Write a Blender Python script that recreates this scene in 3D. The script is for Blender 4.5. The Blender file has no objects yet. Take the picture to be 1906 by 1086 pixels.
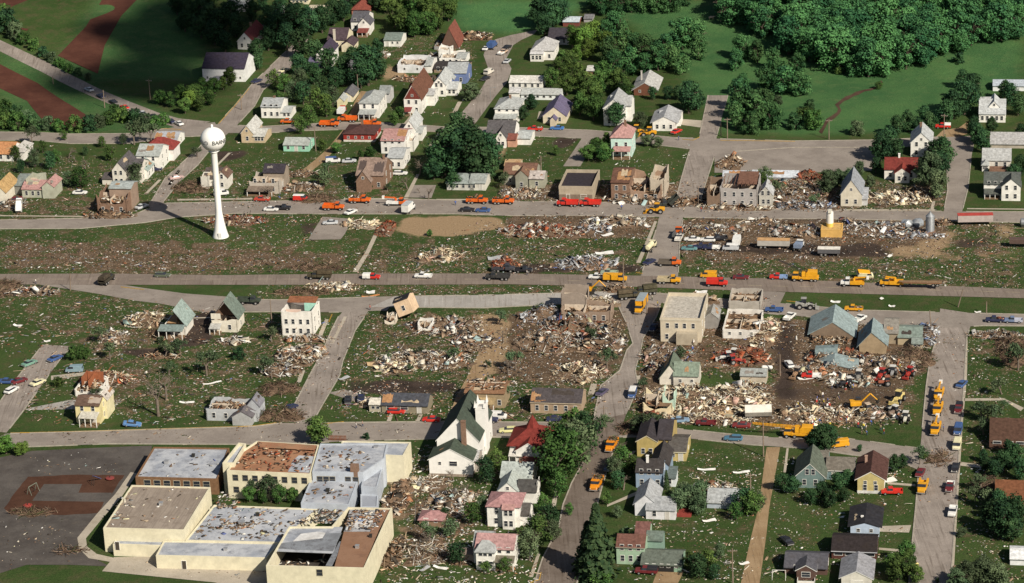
import bpy, bmesh, math, random
import numpy as np
from mathutils import Vector, Matrix

random.seed(7)
rng = np.random.default_rng(7)
C = bpy.context.scene.collection
SC = bpy.context.scene
R = math.radians

# ------------------------------------------------------------------ camera
FPX = 5270.0                      # focal length in photograph pixels
PITCH, ROLL = R(20.6), R(2.5)
DIST = 817.0
CAM = Vector((0, -DIST * math.cos(PITCH), DIST * math.sin(PITCH)))
FWD = Vector((0, math.cos(PITCH), -math.sin(PITCH)))
U0 = Vector((0, math.sin(PITCH), math.cos(PITCH)))
X0 = Vector((1, 0, 0))
RGT = X0 * math.cos(ROLL) - U0 * math.sin(ROLL)
UP = U0 * math.cos(ROLL) + X0 * math.sin(ROLL)
cam_d = bpy.data.cameras.new('camera')
cam_d.sensor_width = 36.0
cam_d.lens = 36.0 * FPX / 1906.0
cam_d.clip_start = 5.0
cam_d.clip_end = 20000.0
cam = bpy.data.objects.new('camera', cam_d)
C.objects.link(cam)
M3 = Matrix((RGT, UP, -FWD)).transposed()
cam.matrix_world = Matrix.Translation(CAM) @ M3.to_4x4()
SC.camera = cam

# ------------------------------------------------------------------ light
SUN_DIR = Vector((0.60, -0.80, 0.0)).normalized()          # towards the sun, on the map
SUN_EL = R(38)
SUN_TO = Vector((SUN_DIR.x * math.cos(SUN_EL), SUN_DIR.y * math.cos(SUN_EL), math.sin(SUN_EL)))
w = bpy.data.worlds.new('World')
SC.world = w
w.use_nodes = True
nt = w.node_tree
bg = nt.nodes['Background']
sky = nt.nodes.new('ShaderNodeTexSky')
sky.sky_type = 'NISHITA'
sky.sun_disc = False
sky.sun_elevation = SUN_EL
sky.sun_rotation = math.atan2(SUN_DIR.x, SUN_DIR.y)
sky.air_density = 1.0
sky.dust_density = 1.5
nt.links.new(sky.outputs[0], bg.inputs[0])
bg.inputs[1].default_value = 0.043
sl = bpy.data.lights.new('sun', 'SUN')
sl.energy = 4.9
sl.angle = R(0.5)
sl.color = (1.0, 0.91, 0.77)
sun = bpy.data.objects.new('sun', sl)
C.objects.link(sun)
sun.rotation_euler = SUN_TO.to_track_quat('Z', 'Y').to_euler()
SC.view_settings.view_transform = 'Standard'
SC.view_settings.look = 'None'
SC.view_settings.exposure = 0.32
SC.view_settings.gamma = 1.0

# ------------------------------------------------------------------ map and terrain
GRID = R(-10.4)                   # the street grid's turn
GX = Vector((math.cos(GRID), math.sin(GRID), 0))
GY = Vector((-math.sin(GRID), math.cos(GRID), 0))

def sst(t):
    t = np.clip(t, 0.0, 1.0)
    return t * t * (3 - 2 * t)

def terr(x, y):
    "height of the land: level town, a hillside beyond the creek and one behind the strip fields"
    a = 13.0 * sst(((x - 95.0) * 0.45 + (y - 205.0) * 0.89) / 130.0)
    b = 9.0 * sst(((x + 150.0) * -0.55 + (y - 215.0) * 0.83) / 120.0)
    return a + b

def ray(px, py):
    return (FWD + RGT * ((px - 953.0) / FPX) - UP * ((py - 543.0) / FPX))

def P(px, py, z=0.0):
    "ground point seen at a pixel of the photograph"
    d = ray(px, py)
    t = -CAM.z / d.z
    for _ in range(8):
        q = CAM + d * t
        t = (float(terr(q.x, q.y)) + z - CAM.z) / d.z
    return CAM + d * t

def scale(px, py):
    "metres per photograph pixel there, and sine / cosine of the view's dip"
    q = P(px, py)
    v = q - CAM
    n = v.dot(FWD)
    s = v.z / v.length
    return n / FPX, -s, math.sqrt(1 - s * s)

def project(x, y, z):
    vx, vy, vz = x - CAM.x, y - CAM.y, z - CAM.z
    n = vx * FWD.x + vy * FWD.y + vz * FWD.z
    u = vx * RGT.x + vy * RGT.y + vz * RGT.z
    v = vx * UP.x + vy * UP.y + vz * UP.z
    return 953 + FPX * u / n, 543 - FPX * v / n

def gdir(px, py, dx, dy):
    a, b = P(px, py), P(px + dx, py + dy)
    return math.atan2(b.y - a.y, b.x - a.x)

# ------------------------------------------------------------------ mesh helpers
class MB:
    def __init__(self):
        self.v, self.f, self.m = [], [], []
    def poly(self, pts, m=0):
        i = len(self.v)
        self.v += [tuple(p) for p in pts]
        self.f.append(tuple(range(i, i + len(pts))))
        self.m.append(m)
    def faces(self, pts, fs, m=0):
        i = len(self.v)
        self.v += [tuple(p) for p in pts]
        for f in fs:
            self.f.append(tuple(i + k for k in f))
            self.m.append(m)
    def box(self, x0, y0, z0, x1, y1, z1, m=0):
        self.faces([(x0, y0, z0), (x1, y0, z0), (x1, y1, z0), (x0, y1, z0), (x0, y0, z1), (x1, y0, z1), (x1, y1, z1), (x0, y1, z1)],
                   [(0, 3, 2, 1), (4, 5, 6, 7), (0, 1, 5, 4), (1, 2, 6, 5), (2, 3, 7, 6), (3, 0, 4, 7)], m)
    def obox(self, c, sx, sy, sz, rot, m=0):
        "turned box about its centre; rot is a Matrix"
        ps = []
        for k in range(8):
            q = Vector(((k & 1) - .5, ((k >> 1) & 1) - .5, (k >> 2) - .5))
            ps.append(Vector(c) + rot @ Vector((q.x * sx, q.y * sy, q.z * sz)))
        self.faces(ps, [(0, 2, 3, 1), (4, 5, 7, 6), (0, 1, 5, 4), (1, 3, 7, 5), (3, 2, 6, 7), (2, 0, 4, 6)], m)
    def loft(self, secs, m=0):
        "sections: lists of equal length, joined and capped"
        n = len(secs[0])
        i = len(self.v)
        for s in secs:
            self.v += [tuple(p) for p in s]
        for a in range(len(secs) - 1):
            for k in range(n):
                k2 = (k + 1) % n
                self.f.append((i + a * n + k, i + a * n + k2, i + (a + 1) * n + k2, i + (a + 1) * n + k))
                self.m.append(m)
        self.f.append(tuple(i + k for k in reversed(range(n)))); self.m.append(m)
        self.f.append(tuple(i + (len(secs) - 1) * n + k for k in range(n))); self.m.append(m)
    def cyl(self, p0, p1, r0, r1=None, n=8, m=0):
        r1 = r0 if r1 is None else r1
        p0, p1 = Vector(p0), Vector(p1)
        d = (p1 - p0).normalized()
        a = d.orthogonal().normalized()
        b = d.cross(a)
        s0 = [p0 + (a * math.cos(t) + b * math.sin(t)) * r0 for t in [2 * math.pi * k / n for k in range(n)]]
        s1 = [p1 + (a * math.cos(t) + b * math.sin(t)) * r1 for t in [2 * math.pi * k / n for k in range(n)]]
        self.loft([s0, s1], m)
    def lathe(self, prof, n=24, m=0, c=(0, 0)):
        secs = [[(c[0] + r * math.cos(2 * math.pi * k / n), c[1] + r * math.sin(2 * math.pi * k / n), z) for k in range(n)] for r, z in prof]
        self.loft(secs, m)
    def shell(self, pts, t, m=0, rim=None):
        "a sheet with thickness t hanging below it"
        n = len(pts)
        lo = [(p[0], p[1], p[2] - t) for p in pts]
        rim = m if rim is None else rim
        self.poly(pts, m)
        self.poly(list(reversed(lo)), rim)
        for k in range(n):
            k2 = (k + 1) % n
            self.poly([pts[k2], pts[k], lo[k], lo[k2]], rim)
    def mesh(self, name, mats, smooth=False):
        me = bpy.data.meshes.new(name)
        me.from_pydata(self.v, [], self.f)
        for a in mats:
            me.materials.append(a)
        if len(mats) > 1:
            me.polygons.foreach_set('material_index', self.m)
        if smooth:
            me.polygons.foreach_set('use_smooth', [True] * len(me.polygons))
        me.update()
        return me
    def build(self, name, mats, parent=None, smooth=False):
        if not isinstance(mats, (list, tuple)):
            mats = [mats]
        return link(name, self.mesh(name, mats, smooth), parent)

def link(name, me, parent=None):
    o = bpy.data.objects.new(name, me)
    C.objects.link(o)
    if parent is not None:
        o.parent = parent
    return o

USED = {}
def tag(o, label=None, cat=None, group=None, kind=None):
    if label:
        o['label'] = label
        if not group:
            if label in USED: print('DUPLICATE LABEL', label)
            USED[label] = 1
    if cat: o['category'] = cat
    if group: o['group'] = group
    if kind: o['kind'] = kind
    return o

def thing(name, loc, rz=0.0, label=None, cat=None, group=None):
    o = bpy.data.objects.new(name, None)
    o.empty_display_size = 0.5
    C.objects.link(o)
    o.location = loc
    o.rotation_euler = (0, 0, rz)
    return tag(o, label, cat, group)

def dup(root, loc, rz=0.0, sc=None, label=None, group=None, kids=None):
    r = root.copy()
    C.objects.link(r)
    r.location = loc
    r.rotation_euler = (0, 0, rz)
    if sc is not None: r.scale = sc
    tag(r, label, None, group)
    for ch in (kids or KIDS[root.name]):
        c = ch.copy(); C.objects.link(c); c.parent = r
        for g in KIDS.get(ch.name, ()):
            d = g.copy(); C.objects.link(d); d.parent = c
    return r
KIDS = {}
def kids_of(root):
    KIDS[root.name] = [o for o in C.objects if o.parent == root]
    for k in KIDS[root.name]:
        KIDS[k.name] = [o for o in C.objects if o.parent == k]

# ------------------------------------------------------------------ materials
MATS = {}
def nodes(m):
    m.use_nodes = True
    t = m.node_tree
    return t, t.nodes, t.links, t.nodes['Principled BSDF']

def mat(col, var=0.12, rough=0.85, scale_=0.8, spec=0.2, stain=0.0, metal=0.0, name='paint'):
    "plain surface with mottling at two sizes and optional grime"
    key = (tuple(col), var, rough, scale_, spec, stain, metal, name)
    if key in MATS: return MATS[key]
    m = bpy.data.materials.new(name)
    t, N, L, b = nodes(m)
    tc = N.new('ShaderNodeTexCoord')
    n1 = N.new('ShaderNodeTexNoise'); n1.inputs['Scale'].default_value = scale_; n1.inputs['Detail'].default_value = 6
    n1.inputs['Roughness'].default_value = 0.7
    L.new(tc.outputs['Object'], n1.inputs['Vector'])
    mp = N.new('ShaderNodeMapRange'); mp.inputs['From Min'].default_value = .3; mp.inputs['From Max'].default_value = .7
    mp.inputs['To Min'].default_value = 1 - var * 1.6; mp.inputs['To Max'].default_value = 1 + var
    L.new(n1.outputs['Fac'], mp.inputs['Value'])
    mx = N.new('ShaderNodeMix'); mx.data_type = 'RGBA'; mx.blend_type = 'MULTIPLY'; mx.inputs[0].default_value = 1
    mx.inputs[6].default_value = (*col, 1)
    L.new(mp.outputs[0], mx.inputs[7])
    out = mx.outputs[2]
    if stain > 0:
        n2 = N.new('ShaderNodeTexNoise'); n2.inputs['Scale'].default_value = scale_ * .35; n2.inputs['Detail'].default_value = 8
        L.new(tc.outputs['Object'], n2.inputs['Vector'])
        m2 = N.new('ShaderNodeMapRange'); m2.inputs['From Min'].default_value = .48; m2.inputs['From Max'].default_value = .72
        m2.inputs['To Max'].default_value = stain
        L.new(n2.outputs['Fac'], m2.inputs['Value'])
        m3 = N.new('ShaderNodeMix'); m3.data_type = 'RGBA'
        L.new(m2.outputs[0], m3.inputs[0]); L.new(out, m3.inputs[6])
        m3.inputs[7].default_value = (col[0] * .35 + .03, col[1] * .33 + .022, col[2] * .3 + .015, 1)
        out = m3.outputs[2]
    L.new(out, b.inputs['Base Color'])
    b.inputs['Roughness'].default_value = rough
    b.inputs['Specular IOR Level'].default_value = spec
    b.inputs['Metallic'].default_value = metal
    MATS[key] = m
    return m

def attrmat(name, attr='col', rough=0.85, spec=0.1):
    "colour carried per piece"
    if name in MATS: return MATS[name]
    m = bpy.data.materials.new(name)
    t, N, L, b = nodes(m)
    a = N.new('ShaderNodeAttribute'); a.attribute_name = attr
    L.new(a.outputs['Color'], b.inputs['Base Color'])
    b.inputs['Roughness'].default_value = rough
    b.inputs['Specular IOR Level'].default_value = spec
    MATS[name] = m
    return m

def wallm(c): return mat(c, .12, .85, .9, .15, .32, name='siding')
def roofm(c): return mat(c, .30, .9, 1.3, .1, .32, name='shingles')
GLASS = mat((.03, .035, .045), .3, .25, .6, .5, name='window_glass')
WHITE = mat((.75, .74, .70), .08, .6, 1, .3, .15, name='white_paint')
BRICK = mat((.22, .14, .10), .2, .9, 2, .1, .2, name='brick')
CONC = mat((.42, .39, .34), .14, .9, .7, .1, .3, name='concrete')
RUBBER = mat((.02, .02, .02), .2, .8, 2, .2, name='tyre_rubber')
CHROME = mat((.55, .55, .55), .1, .35, 2, .5, metal=.6, name='bright_metal')
DARKM = mat((.035, .033, .03), .2, .7, 2, .2, name='dark_metal')
WOOD = mat((.20, .135, .085), .25, .9, 1.5, .1, .2, name='weathered_wood')
RAWWOOD = mat((.44, .27, .14), .25, .9, 1.2, .1, .3, name='bare_boards')
LAMPM = mat((.8, .78, .7), .05, .3, 2, .5, name='headlight_glass')
# ------------------------------------------------------------------ ground sheet
def axis(lo, hi, step, far):
    core = list(np.arange(lo, hi + .01, step))
    a, d = [], step
    x = lo
    while x > -far:
        d *= 1.5; x -= d; a.append(x)
    b, d = [], step
    x = hi
    while x < far:
        d *= 1.5; x += d; b.append(x)
    return np.array(a[::-1] + core + b)
gx, gy = axis(-190, 200, 1.25, 5000), axis(-200, 330, 1.25, 6000)
GXX, GYY = np.meshgrid(gx, gy)
GZZ = terr(GXX, GYY)
PXX, PYY = project(GXX, GYY, GZZ)
front = GYY > CAM.y + 250
PXX = np.where(front, PXX, -9999); PYY = np.where(front, PYY, -9999)

def inpoly(poly, X, Y):
    r = np.zeros(X.shape, bool)
    n = len(poly)
    for i in range(n):
        x0, y0 = poly[i]; x1, y1 = poly[(i + 1) % n]
        if y0 == y1: continue
        c = ((y0 > Y) != (y1 > Y)) & (X < (x1 - x0) * (Y - y0) / (y1 - y0) + x0)
        r ^= c
    return r

def blur(a, k):
    for _ in range(k):
        a = (a + np.roll(a, 1, 0) + np.roll(a, -1, 0) + np.roll(a, 1, 1) + np.roll(a, -1, 1)) / 5
    return a

# brown, trampled, rubbish-strewn earth
MUD = [
 ([(0, 452), (300, 446), (470, 462), (640, 474), (640, 500), (300, 506), (0, 505)], .74),
 ([(640, 455), (940, 452), (1190, 470), (1190, 510), (640, 508)], .46),
 ([(930, 400), (1215, 400), (1205, 440), (930, 442)], .95),
 ([(1265, 405), (1700, 402), (1780, 440), (1660, 480), (1500, 490), (1265, 478)], .9),
 ([(1660, 415), (1906, 415), (1906, 485), (1640, 480)], .5),
 ([(1280, 480), (1906, 488), (1906, 538), (1280, 515)], .42),
 ([(0, 530), (330, 560), (500, 600), (480, 770), (180, 780), (150, 640), (0, 600)], .40),
 ([(960, 575), (1180, 575), (1150, 690), (1100, 720), (1010, 715), (930, 700), (940, 600)], .95),
 ([(690, 580), (930, 578), (930, 700), (690, 705), (700, 640)], .50),
 ([(1190, 600), (1450, 590), (1450, 684), (1190, 696)], .9),
 ([(1180, 690), (1225, 690), (1290, 722), (1440, 722), (1440, 800), (1180, 790)], .8),
 ([(1440, 590), (1745, 600), (1730, 690), (1440, 700)], .95),
 ([(1440, 690), (1698, 690), (1682, 775), (1600, 790), (1440, 795)], .95),
 ([(470, 600), (620, 600), (560, 700), (480, 700)], .45),
 ([(150, 600), (330, 590), (330, 650), (170, 680)], .5),
 ([(130, 690), (300, 690), (260, 745), (140, 745)], .6),
 ([(690, 860), (800, 880), (900, 930), (890, 1000), (780, 1020), (740, 1086), (700, 1086), (740, 960)], .65),
 ([(0, 360), (260, 370), (250, 402), (0, 410)], .5),
 ([(300, 380), (560, 345), (760, 360), (760, 374), (300, 384)], .5),
 ([(930, 340), (1300, 340), (1300, 378), (930, 376)], .8),
 ([(1300, 330), (1480, 330), (1600, 385), (1560, 398), (1300, 396)], .9),
 ([(1600, 345), (1760, 350), (1755, 390), (1600, 390)], .6),
 ([(480, 535), (1000, 530), (1000, 548), (640, 552), (480, 556)], .5),
 ([(1010, 530), (1240, 540), (1250, 560), (1010, 552)], .6),
 ([(1780, 620), (1906, 640), (1906, 690), (1800, 660)], .5),
 ([(1830, 790), (1906, 760), (1906, 860), (1840, 850)], .3),
 ([(1260, 830), (1420, 830), (1410, 960), (1260, 960)], .22),
 ([(800, 800), (900, 760), (1000, 770), (1000, 790)], .4),
 ([(700, 60), (880, 60), (880, 110), (720, 115)], .4),
 ([(560, 590), (1180, 580), (1150, 780), (620, 780)], .30),
 ([(0, 290), (760, 300), (760, 370), (0, 400)], .34),
 ([(1200, 330), (1770, 340), (1760, 395), (1200, 378)], .5),
 ([(1240, 830), (1700, 850), (1690, 1086), (1120, 1086)], .16),
 ([(0, 400), (1906, 410), (1906, 545), (0, 520)], .30),
 ([(400, 240), (1300, 260), (1290, 335), (400, 330)], .14),
 ([(1790, 640), (1906, 660), (1906, 1086), (1770, 1086)], .26),
 ([(1035, 45), (1140, 45), (1140, 70), (1035, 70)], .3),
]
SAND = [
 ([(755, 402), (935, 402), (940, 428), (880, 440), (770, 440), (735, 430)], .95),
 ([(890, 580), (935, 578), (955, 615), (935, 660), (920, 705), (880, 705), (890, 650)], .85),
 ([(1300, 400), (1420, 400), (1430, 425), (1350, 430), (1270, 415)], .4),
 ([(1680, 455), (1780, 425), (1800, 430), (1740, 480), (1650, 470)], .7),
 ([(1655, 470), (1906, 470), (1906, 488), (1640, 485)], .45),
 ([(710, 118), (745, 130), (745, 145), (705, 152)], .9),
 ([(1190, 660), (1440, 660), (1440, 690), (1200, 690)], .4),
 ([(900, 262), (940, 262), (945, 300), (905, 300)], .8),
 ([(1860, 420), (1890, 420), (1890, 445), (1850, 445)], .8),
 ([(690, 860), (760, 860), (770, 960), (720, 1086), (690, 1086)], .4),
]
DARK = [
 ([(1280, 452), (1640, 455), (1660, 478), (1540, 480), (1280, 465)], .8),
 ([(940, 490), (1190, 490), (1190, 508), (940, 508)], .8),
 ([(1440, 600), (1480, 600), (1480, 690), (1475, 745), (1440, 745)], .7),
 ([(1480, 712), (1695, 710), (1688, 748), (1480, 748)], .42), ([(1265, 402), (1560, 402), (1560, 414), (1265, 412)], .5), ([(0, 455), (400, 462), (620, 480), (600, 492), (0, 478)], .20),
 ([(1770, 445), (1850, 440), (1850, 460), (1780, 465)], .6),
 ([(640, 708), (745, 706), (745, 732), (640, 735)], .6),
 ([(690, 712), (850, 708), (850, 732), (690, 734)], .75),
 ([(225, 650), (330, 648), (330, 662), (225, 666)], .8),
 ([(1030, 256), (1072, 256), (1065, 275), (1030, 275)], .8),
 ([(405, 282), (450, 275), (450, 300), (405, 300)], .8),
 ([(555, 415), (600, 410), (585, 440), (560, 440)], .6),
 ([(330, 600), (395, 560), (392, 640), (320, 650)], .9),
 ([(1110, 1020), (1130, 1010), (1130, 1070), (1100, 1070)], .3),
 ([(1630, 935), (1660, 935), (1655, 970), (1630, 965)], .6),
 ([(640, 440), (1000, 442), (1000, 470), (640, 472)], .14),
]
FAR = [([(830, 0), (1110, 0), (1000, 60), (860, 60)], 1.0), ([(1100, 0), (1906, 0), (1906, 150), (1700, 250), (1340, 250), (1250, 100)], .75),
       ([(180, 0), (380, 0), (380, 150), (100, 150)], .55), ([(0, 80), (400, 250), (0, 250)], .5)]
def zone(polys, soft, jit):
    z = np.zeros(GXX.shape)
    wob = blur(rng.normal(0, 1, GXX.shape), 6); wob2 = blur(rng.normal(0, 1, GXX.shape), 6)
    wob /= wob.std(); wob2 /= wob2.std()
    for p, s in polys:
        z = np.maximum(z, s * inpoly(p, PXX + wob * jit * 1.5, PYY + wob2 * jit * .6))
    return blur(z, soft)
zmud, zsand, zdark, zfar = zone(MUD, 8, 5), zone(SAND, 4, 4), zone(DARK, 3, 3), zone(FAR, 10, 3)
nx, ny = len(gx), len(gy)
gv = np.stack([GXX, GYY, GZZ], -1).reshape(-1, 3)
ii = np.arange(nx * ny).reshape(ny, nx)
gf = np.stack([ii[:-1, :-1], ii[:-1, 1:], ii[1:, 1:], ii[1:, :-1]], -1).reshape(-1, 4)
def npmesh(name, v, f):
    me = bpy.data.meshes.new(name)
    k = f.shape[1]
    me.vertices.add(len(v)); me.vertices.foreach_set('co', v.astype(np.float32).ravel())
    me.loops.add(f.size); me.loops.foreach_set('vertex_index', f.astype(np.int32).ravel())
    me.polygons.add(len(f)); me.polygons.foreach_set('loop_start', np.arange(0, f.size, k, dtype=np.int32))
    me.update(calc_edges=True)
    me.validate()
    return me
gme = npmesh('ground', gv, gf)
at = gme.attributes.new('zone', 'FLOAT_COLOR', 'POINT')
at.data.foreach_set('color', np.stack([zmud, zsand, zdark, zfar], -1).astype(np.float32).ravel())
ground = link('ground', gme)
tag(ground, kind='structure')

m = bpy.data.materials.new('ground')
t, N, L, b = nodes(m)
geo = N.new('ShaderNodeNewGeometry')
def noise(sc, det=6, ro=.65, vec=None):
    n = N.new('ShaderNodeTexNoise'); n.inputs['Scale'].default_value = sc; n.inputs['Detail'].default_value = det
    n.inputs['Roughness'].default_value = ro
    L.new(vec or geo.outputs['Position'], n.inputs['Vector'])
    return n.outputs['Fac']
def mrange(v, a, b_, c=0., d=1.):
    n = N.new('ShaderNodeMapRange'); n.interpolation_type = 'SMOOTHSTEP'
    for k, q in zip(('From Min', 'From Max', 'To Min', 'To Max'), (a, b_, c, d)): n.inputs[k].default_value = q
    L.new(v, n.inputs['Value']); return n.outputs[0]
def math_(op, a, b_):
    n = N.new('ShaderNodeMath'); n.operation = op
    for k, q in enumerate((a, b_)):
        if isinstance(q, (int, float)): n.inputs[k].default_value = q
        else: L.new(q, n.inputs[k])
    return n.outputs[0]
def mix(f, a, b_, mode='MIX'):
    n = N.new('ShaderNodeMix'); n.data_type = 'RGBA'; n.blend_type = mode
    for k, q in ((0, f), (6, a), (7, b_)):
        if isinstance(q, (int, float)): n.inputs[k].default_value = q
        elif isinstance(q, tuple): n.inputs[k].default_value = (*q, 1)
        else: L.new(q, n.inputs[k])
    return n.outputs[2]
za = N.new('ShaderNodeAttribute'); za.attribute_name = 'zone'
sp = N.new('ShaderNodeSeparateColor'); L.new(za.outputs['Color'], sp.inputs[0])
nbig, nmid, nfin = noise(.035), noise(.22, 8), noise(1.6, 6, .75)
g1 = mix(mrange(nbig, .35, .65), (.040, .072, .020), (.062, .096, .030))
g1 = mix(mrange(nmid, .44, .66, 0, .8), g1, (.088, .084, .040))
g1 = mix(mrange(nfin, .35, .75, 0, .6), g1, (.014, .034, .009))
gfar = mix(mrange(nbig, .35, .65), (.050, .130, .050), (.082, .182, .064))
gfar = mix(mrange(nmid, .5, .72, 0, .6), gfar, (.105, .195, .068))
gfar = mix(mrange(nfin, .4, .7, 0, .55), gfar, (.016, .058, .026))
g1 = mix(za.outputs['Alpha'], g1, gfar)
mudc = mix(mrange(nmid, .35, .7), (.105, .070, .045), (.175, .125, .085))
mudc = mix(mrange(nfin, .4, .7, 0, .75), mudc, (.045, .033, .020))
# crumbs of plaster, brick and splinter too small to lift
vo = N.new('ShaderNodeTexVoronoi'); vo.inputs['Scale'].default_value = 1.9; vo.inputs['Randomness'].default_value = 1.
L.new(geo.outputs['Position'], vo.inputs['Vector'])
sc_ = N.new('ShaderNodeSeparateColor'); L.new(vo.outputs['Color'], sc_.inputs[0])
rp = N.new('ShaderNodeValToRGB'); cr_ = rp.color_ramp; cr_.interpolation = 'CONSTANT'
for k, (ps, cl_) in enumerate(((0, (.10, .07, .05)), (.22, (.30, .21, .14)), (.44, (.42, .35, .26)), (.56, (.05, .04, .03)), (.72, (.28, .12, .06)), (.78, (.55, .52, .47)), (.86, (.20, .19, .18)))):
    e = cr_.elements[k] if k < 2 else cr_.elements.new(ps)
    e.position = ps; e.color = (*cl_, 1)
L.new(sc_.outputs[0], rp.inputs[0])
chipd = mrange(vo.outputs['Distance'], .30, .42, 1, 0)
chipf = math_('MULTIPLY', chipd, mrange(math_('ADD', sc_.outputs[1], nmid), .85, .95))
gchip = math_('MULTIPLY', chipd, mrange(math_('ADD', math_('ADD', sc_.outputs[1], nmid), math_('MULTIPLY', sp.outputs[0], 1.1)), 1.42, 1.5))
g1 = mix(math_('MULTIPLY', math_('MULTIPLY', gchip, mrange(za.outputs['Alpha'], 0, .4, .8, 0)), mrange(sp.outputs[0], .02, .2)), g1, rp.outputs[0])
mudc = mix(math_('MULTIPLY', chipf, .85), mudc, rp.outputs[0])
mudf = mrange(math_('ADD', math_('MULTIPLY', nmid, 2.4), math_('ADD', sp.outputs[0], math_('MULTIPLY', nfin, .5))), 1.80, 2.22)
c_ = mix(mudf, g1, mudc)
sandc = mix(mrange(nfin, .3, .7), (.25, .17, .10), (.34, .25, .155))
sandf = mrange(math_('ADD', math_('MULTIPLY', nmid, .9), sp.outputs[1]), .75, 1.15)
c_ = mix(sandf, c_, sandc)
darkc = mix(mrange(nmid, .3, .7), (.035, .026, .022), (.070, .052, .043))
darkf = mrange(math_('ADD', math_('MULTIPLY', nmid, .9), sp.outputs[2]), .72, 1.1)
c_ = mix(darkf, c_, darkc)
L.new(c_, b.inputs['Base Color'])
b.inputs['Roughness'].default_value = .95; b.inputs['Specular IOR Level'].default_value = .05
bp = N.new('ShaderNodeBump'); bp.inputs['Strength'].default_value = .9; bp.inputs['Distance'].default_value = .35
L.new(nfin, bp.inputs['Height']); L.new(bp.outputs[0], b.inputs['Normal'])
gme.materials.append(m)
gme.polygons.foreach_set('use_smooth', [True] * len(gme.polygons))

# ------------------------------------------------------------------ roads, paths, fields
def surfmat(name, c1, c2, dirt, cracks=.4, streak=None):
    global N, L, b, geo
    m = bpy.data.materials.new(name)
    t, N, L, b = nodes(m)
    geo = N.new('ShaderNodeNewGeometry')
    a1, a2, a3 = noise(.10, 7, .7), noise(.5, 8, .75), noise(3., 4)
    c = mix(mrange(a1, .35, .65), c1, c2)
    c = mix(mrange(a2, .52, .72, 0, cracks), c, dirt)
    if streak is not None:
        mpn = N.new('ShaderNodeMapping'); mpn.inputs['Rotation'].default_value = (0, 0, streak)
        mpn.inputs['Scale'].default_value = (1.4, .05, 1); L.new(geo.outputs['Position'], mpn.inputs['Vector'])
        s = noise(1., 5, .7, mpn.outputs[0])
        c = mix(mrange(s, .52, .68, 0, .7), c, dirt)
        c = mix(mrange(s, .30, .44, .55, 0), c, tuple(min(1, q * 1.45) for q in c2))
    c = mix(mrange(a3, .3, .7, 0, .35), c, tuple(q * .6 for q in c1))
    L.new(c, b.inputs['Base Color']); b.inputs['Roughness'].default_value = .92; b.inputs['Specular IOR Level'].default_value = .08
    return m
ASPH = surfmat('road_surface', (.225, .196, .174), (.30, .265, .235), (.125, .10, .08), .6)
ASPH_S = surfmat('tracked_road', (.23, .20, .178), (.32, .28, .25), (.115, .092, .074), .65, -GRID)
HWY = surfmat('highway_surface', (.185, .152, .130), (.24, .20, .172), (.11, .085, .066), .5, -GRID + R(90))
PALE = surfmat('pale_gravel', (.30, .285, .265), (.40, .38, .355), (.20, .165, .13), .4, -GRID + R(90))
BLACK = surfmat('blacktop', (.070, .062, .058), (.115, .104, .096), (.16, .135, .11), .5)
EARTH = surfmat('dirt_track', (.27, .185, .105), (.34, .245, .15), (.17, .115, .065), .5, -GRID)
SOIL = surfmat('plowed_soil', (.070, .028, .020), (.105, .044, .030), (.045, .018, .014), .6)
WALKM = surfmat('pavement', (.36, .32, .26), (.46, .41, .34), (.22, .17, .12), .5)

ROADS = []
def strip(name, pairs, material, z=.04, step=5.0, sub=3):
    "a surface between two edge lines given as pixel pairs, laid on the land"
    if name.endswith("street") or name in ("frontage_road", "street"): ROADS.append([a for a, _ in pairs] + [b_ for _, b_ in reversed(pairs)] and (name, pairs))
    elif name in ("highway", "road", "dirt_alley", "country_road", "driveway"): ROADS.append(("x", pairs))
    E = [(P(*a), P(*b_)) for a, b_ in pairs]
    mb = MB()
    rows = []
    for k in range(len(E) - 1):
        n = max(1, int(max((E[k + 1][0] - E[k][0]).length, (E[k + 1][1] - E[k][1]).length) / step))
        for i in range(n + (k == len(E) - 2)):
            u = i / n
            rows.append((E[k][0].lerp(E[k + 1][0], u), E[k][1].lerp(E[k + 1][1], u)))
    vs = []
    for a, b_ in rows:
        for i in range(sub + 1):
            q = a.lerp(b_, i / sub)
            vs.append((q.x, q.y, float(terr(q.x, q.y)) + z))
    w_ = sub + 1
    fs = [(r * w_ + i, r * w_ + i + 1, (r + 1) * w_ + i + 1, (r + 1) * w_ + i) for r in range(len(rows) - 1) for i in range(sub)]
    mb.faces(vs, fs)
    o = mb.build(name, material)
    if fs:
        me = o.data
        me.update()
        if me.polygons[0].normal.z < 0:
            me.flip_normals()
    return tag(o, kind='structure')

def patch(name, pts, material, z=.03, jit=0.0):
    q = [P(*p) for p in pts]
    if jit:
        out = []
        for i in range(len(q)):
            a, b_ = q[i], q[(i + 1) % len(q)]
            n = max(1, int((b_ - a).length / 2.0))
            for k in range(n):
                c = a.lerp(b_, k / n)
                out.append(c + Vector((random.uniform(-jit, jit), random.uniform(-jit, jit), 0)))
        q = out
    mb = MB()
    mb.poly([(p.x, p.y, float(terr(p.x, p.y)) + z) for p in q])
    o = mb.build(name, material)
    o.data.update()
    if o.data.polygons[0].normal.z < 0: o.data.flip_normals()
    return tag(o, kind='structure')

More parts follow.
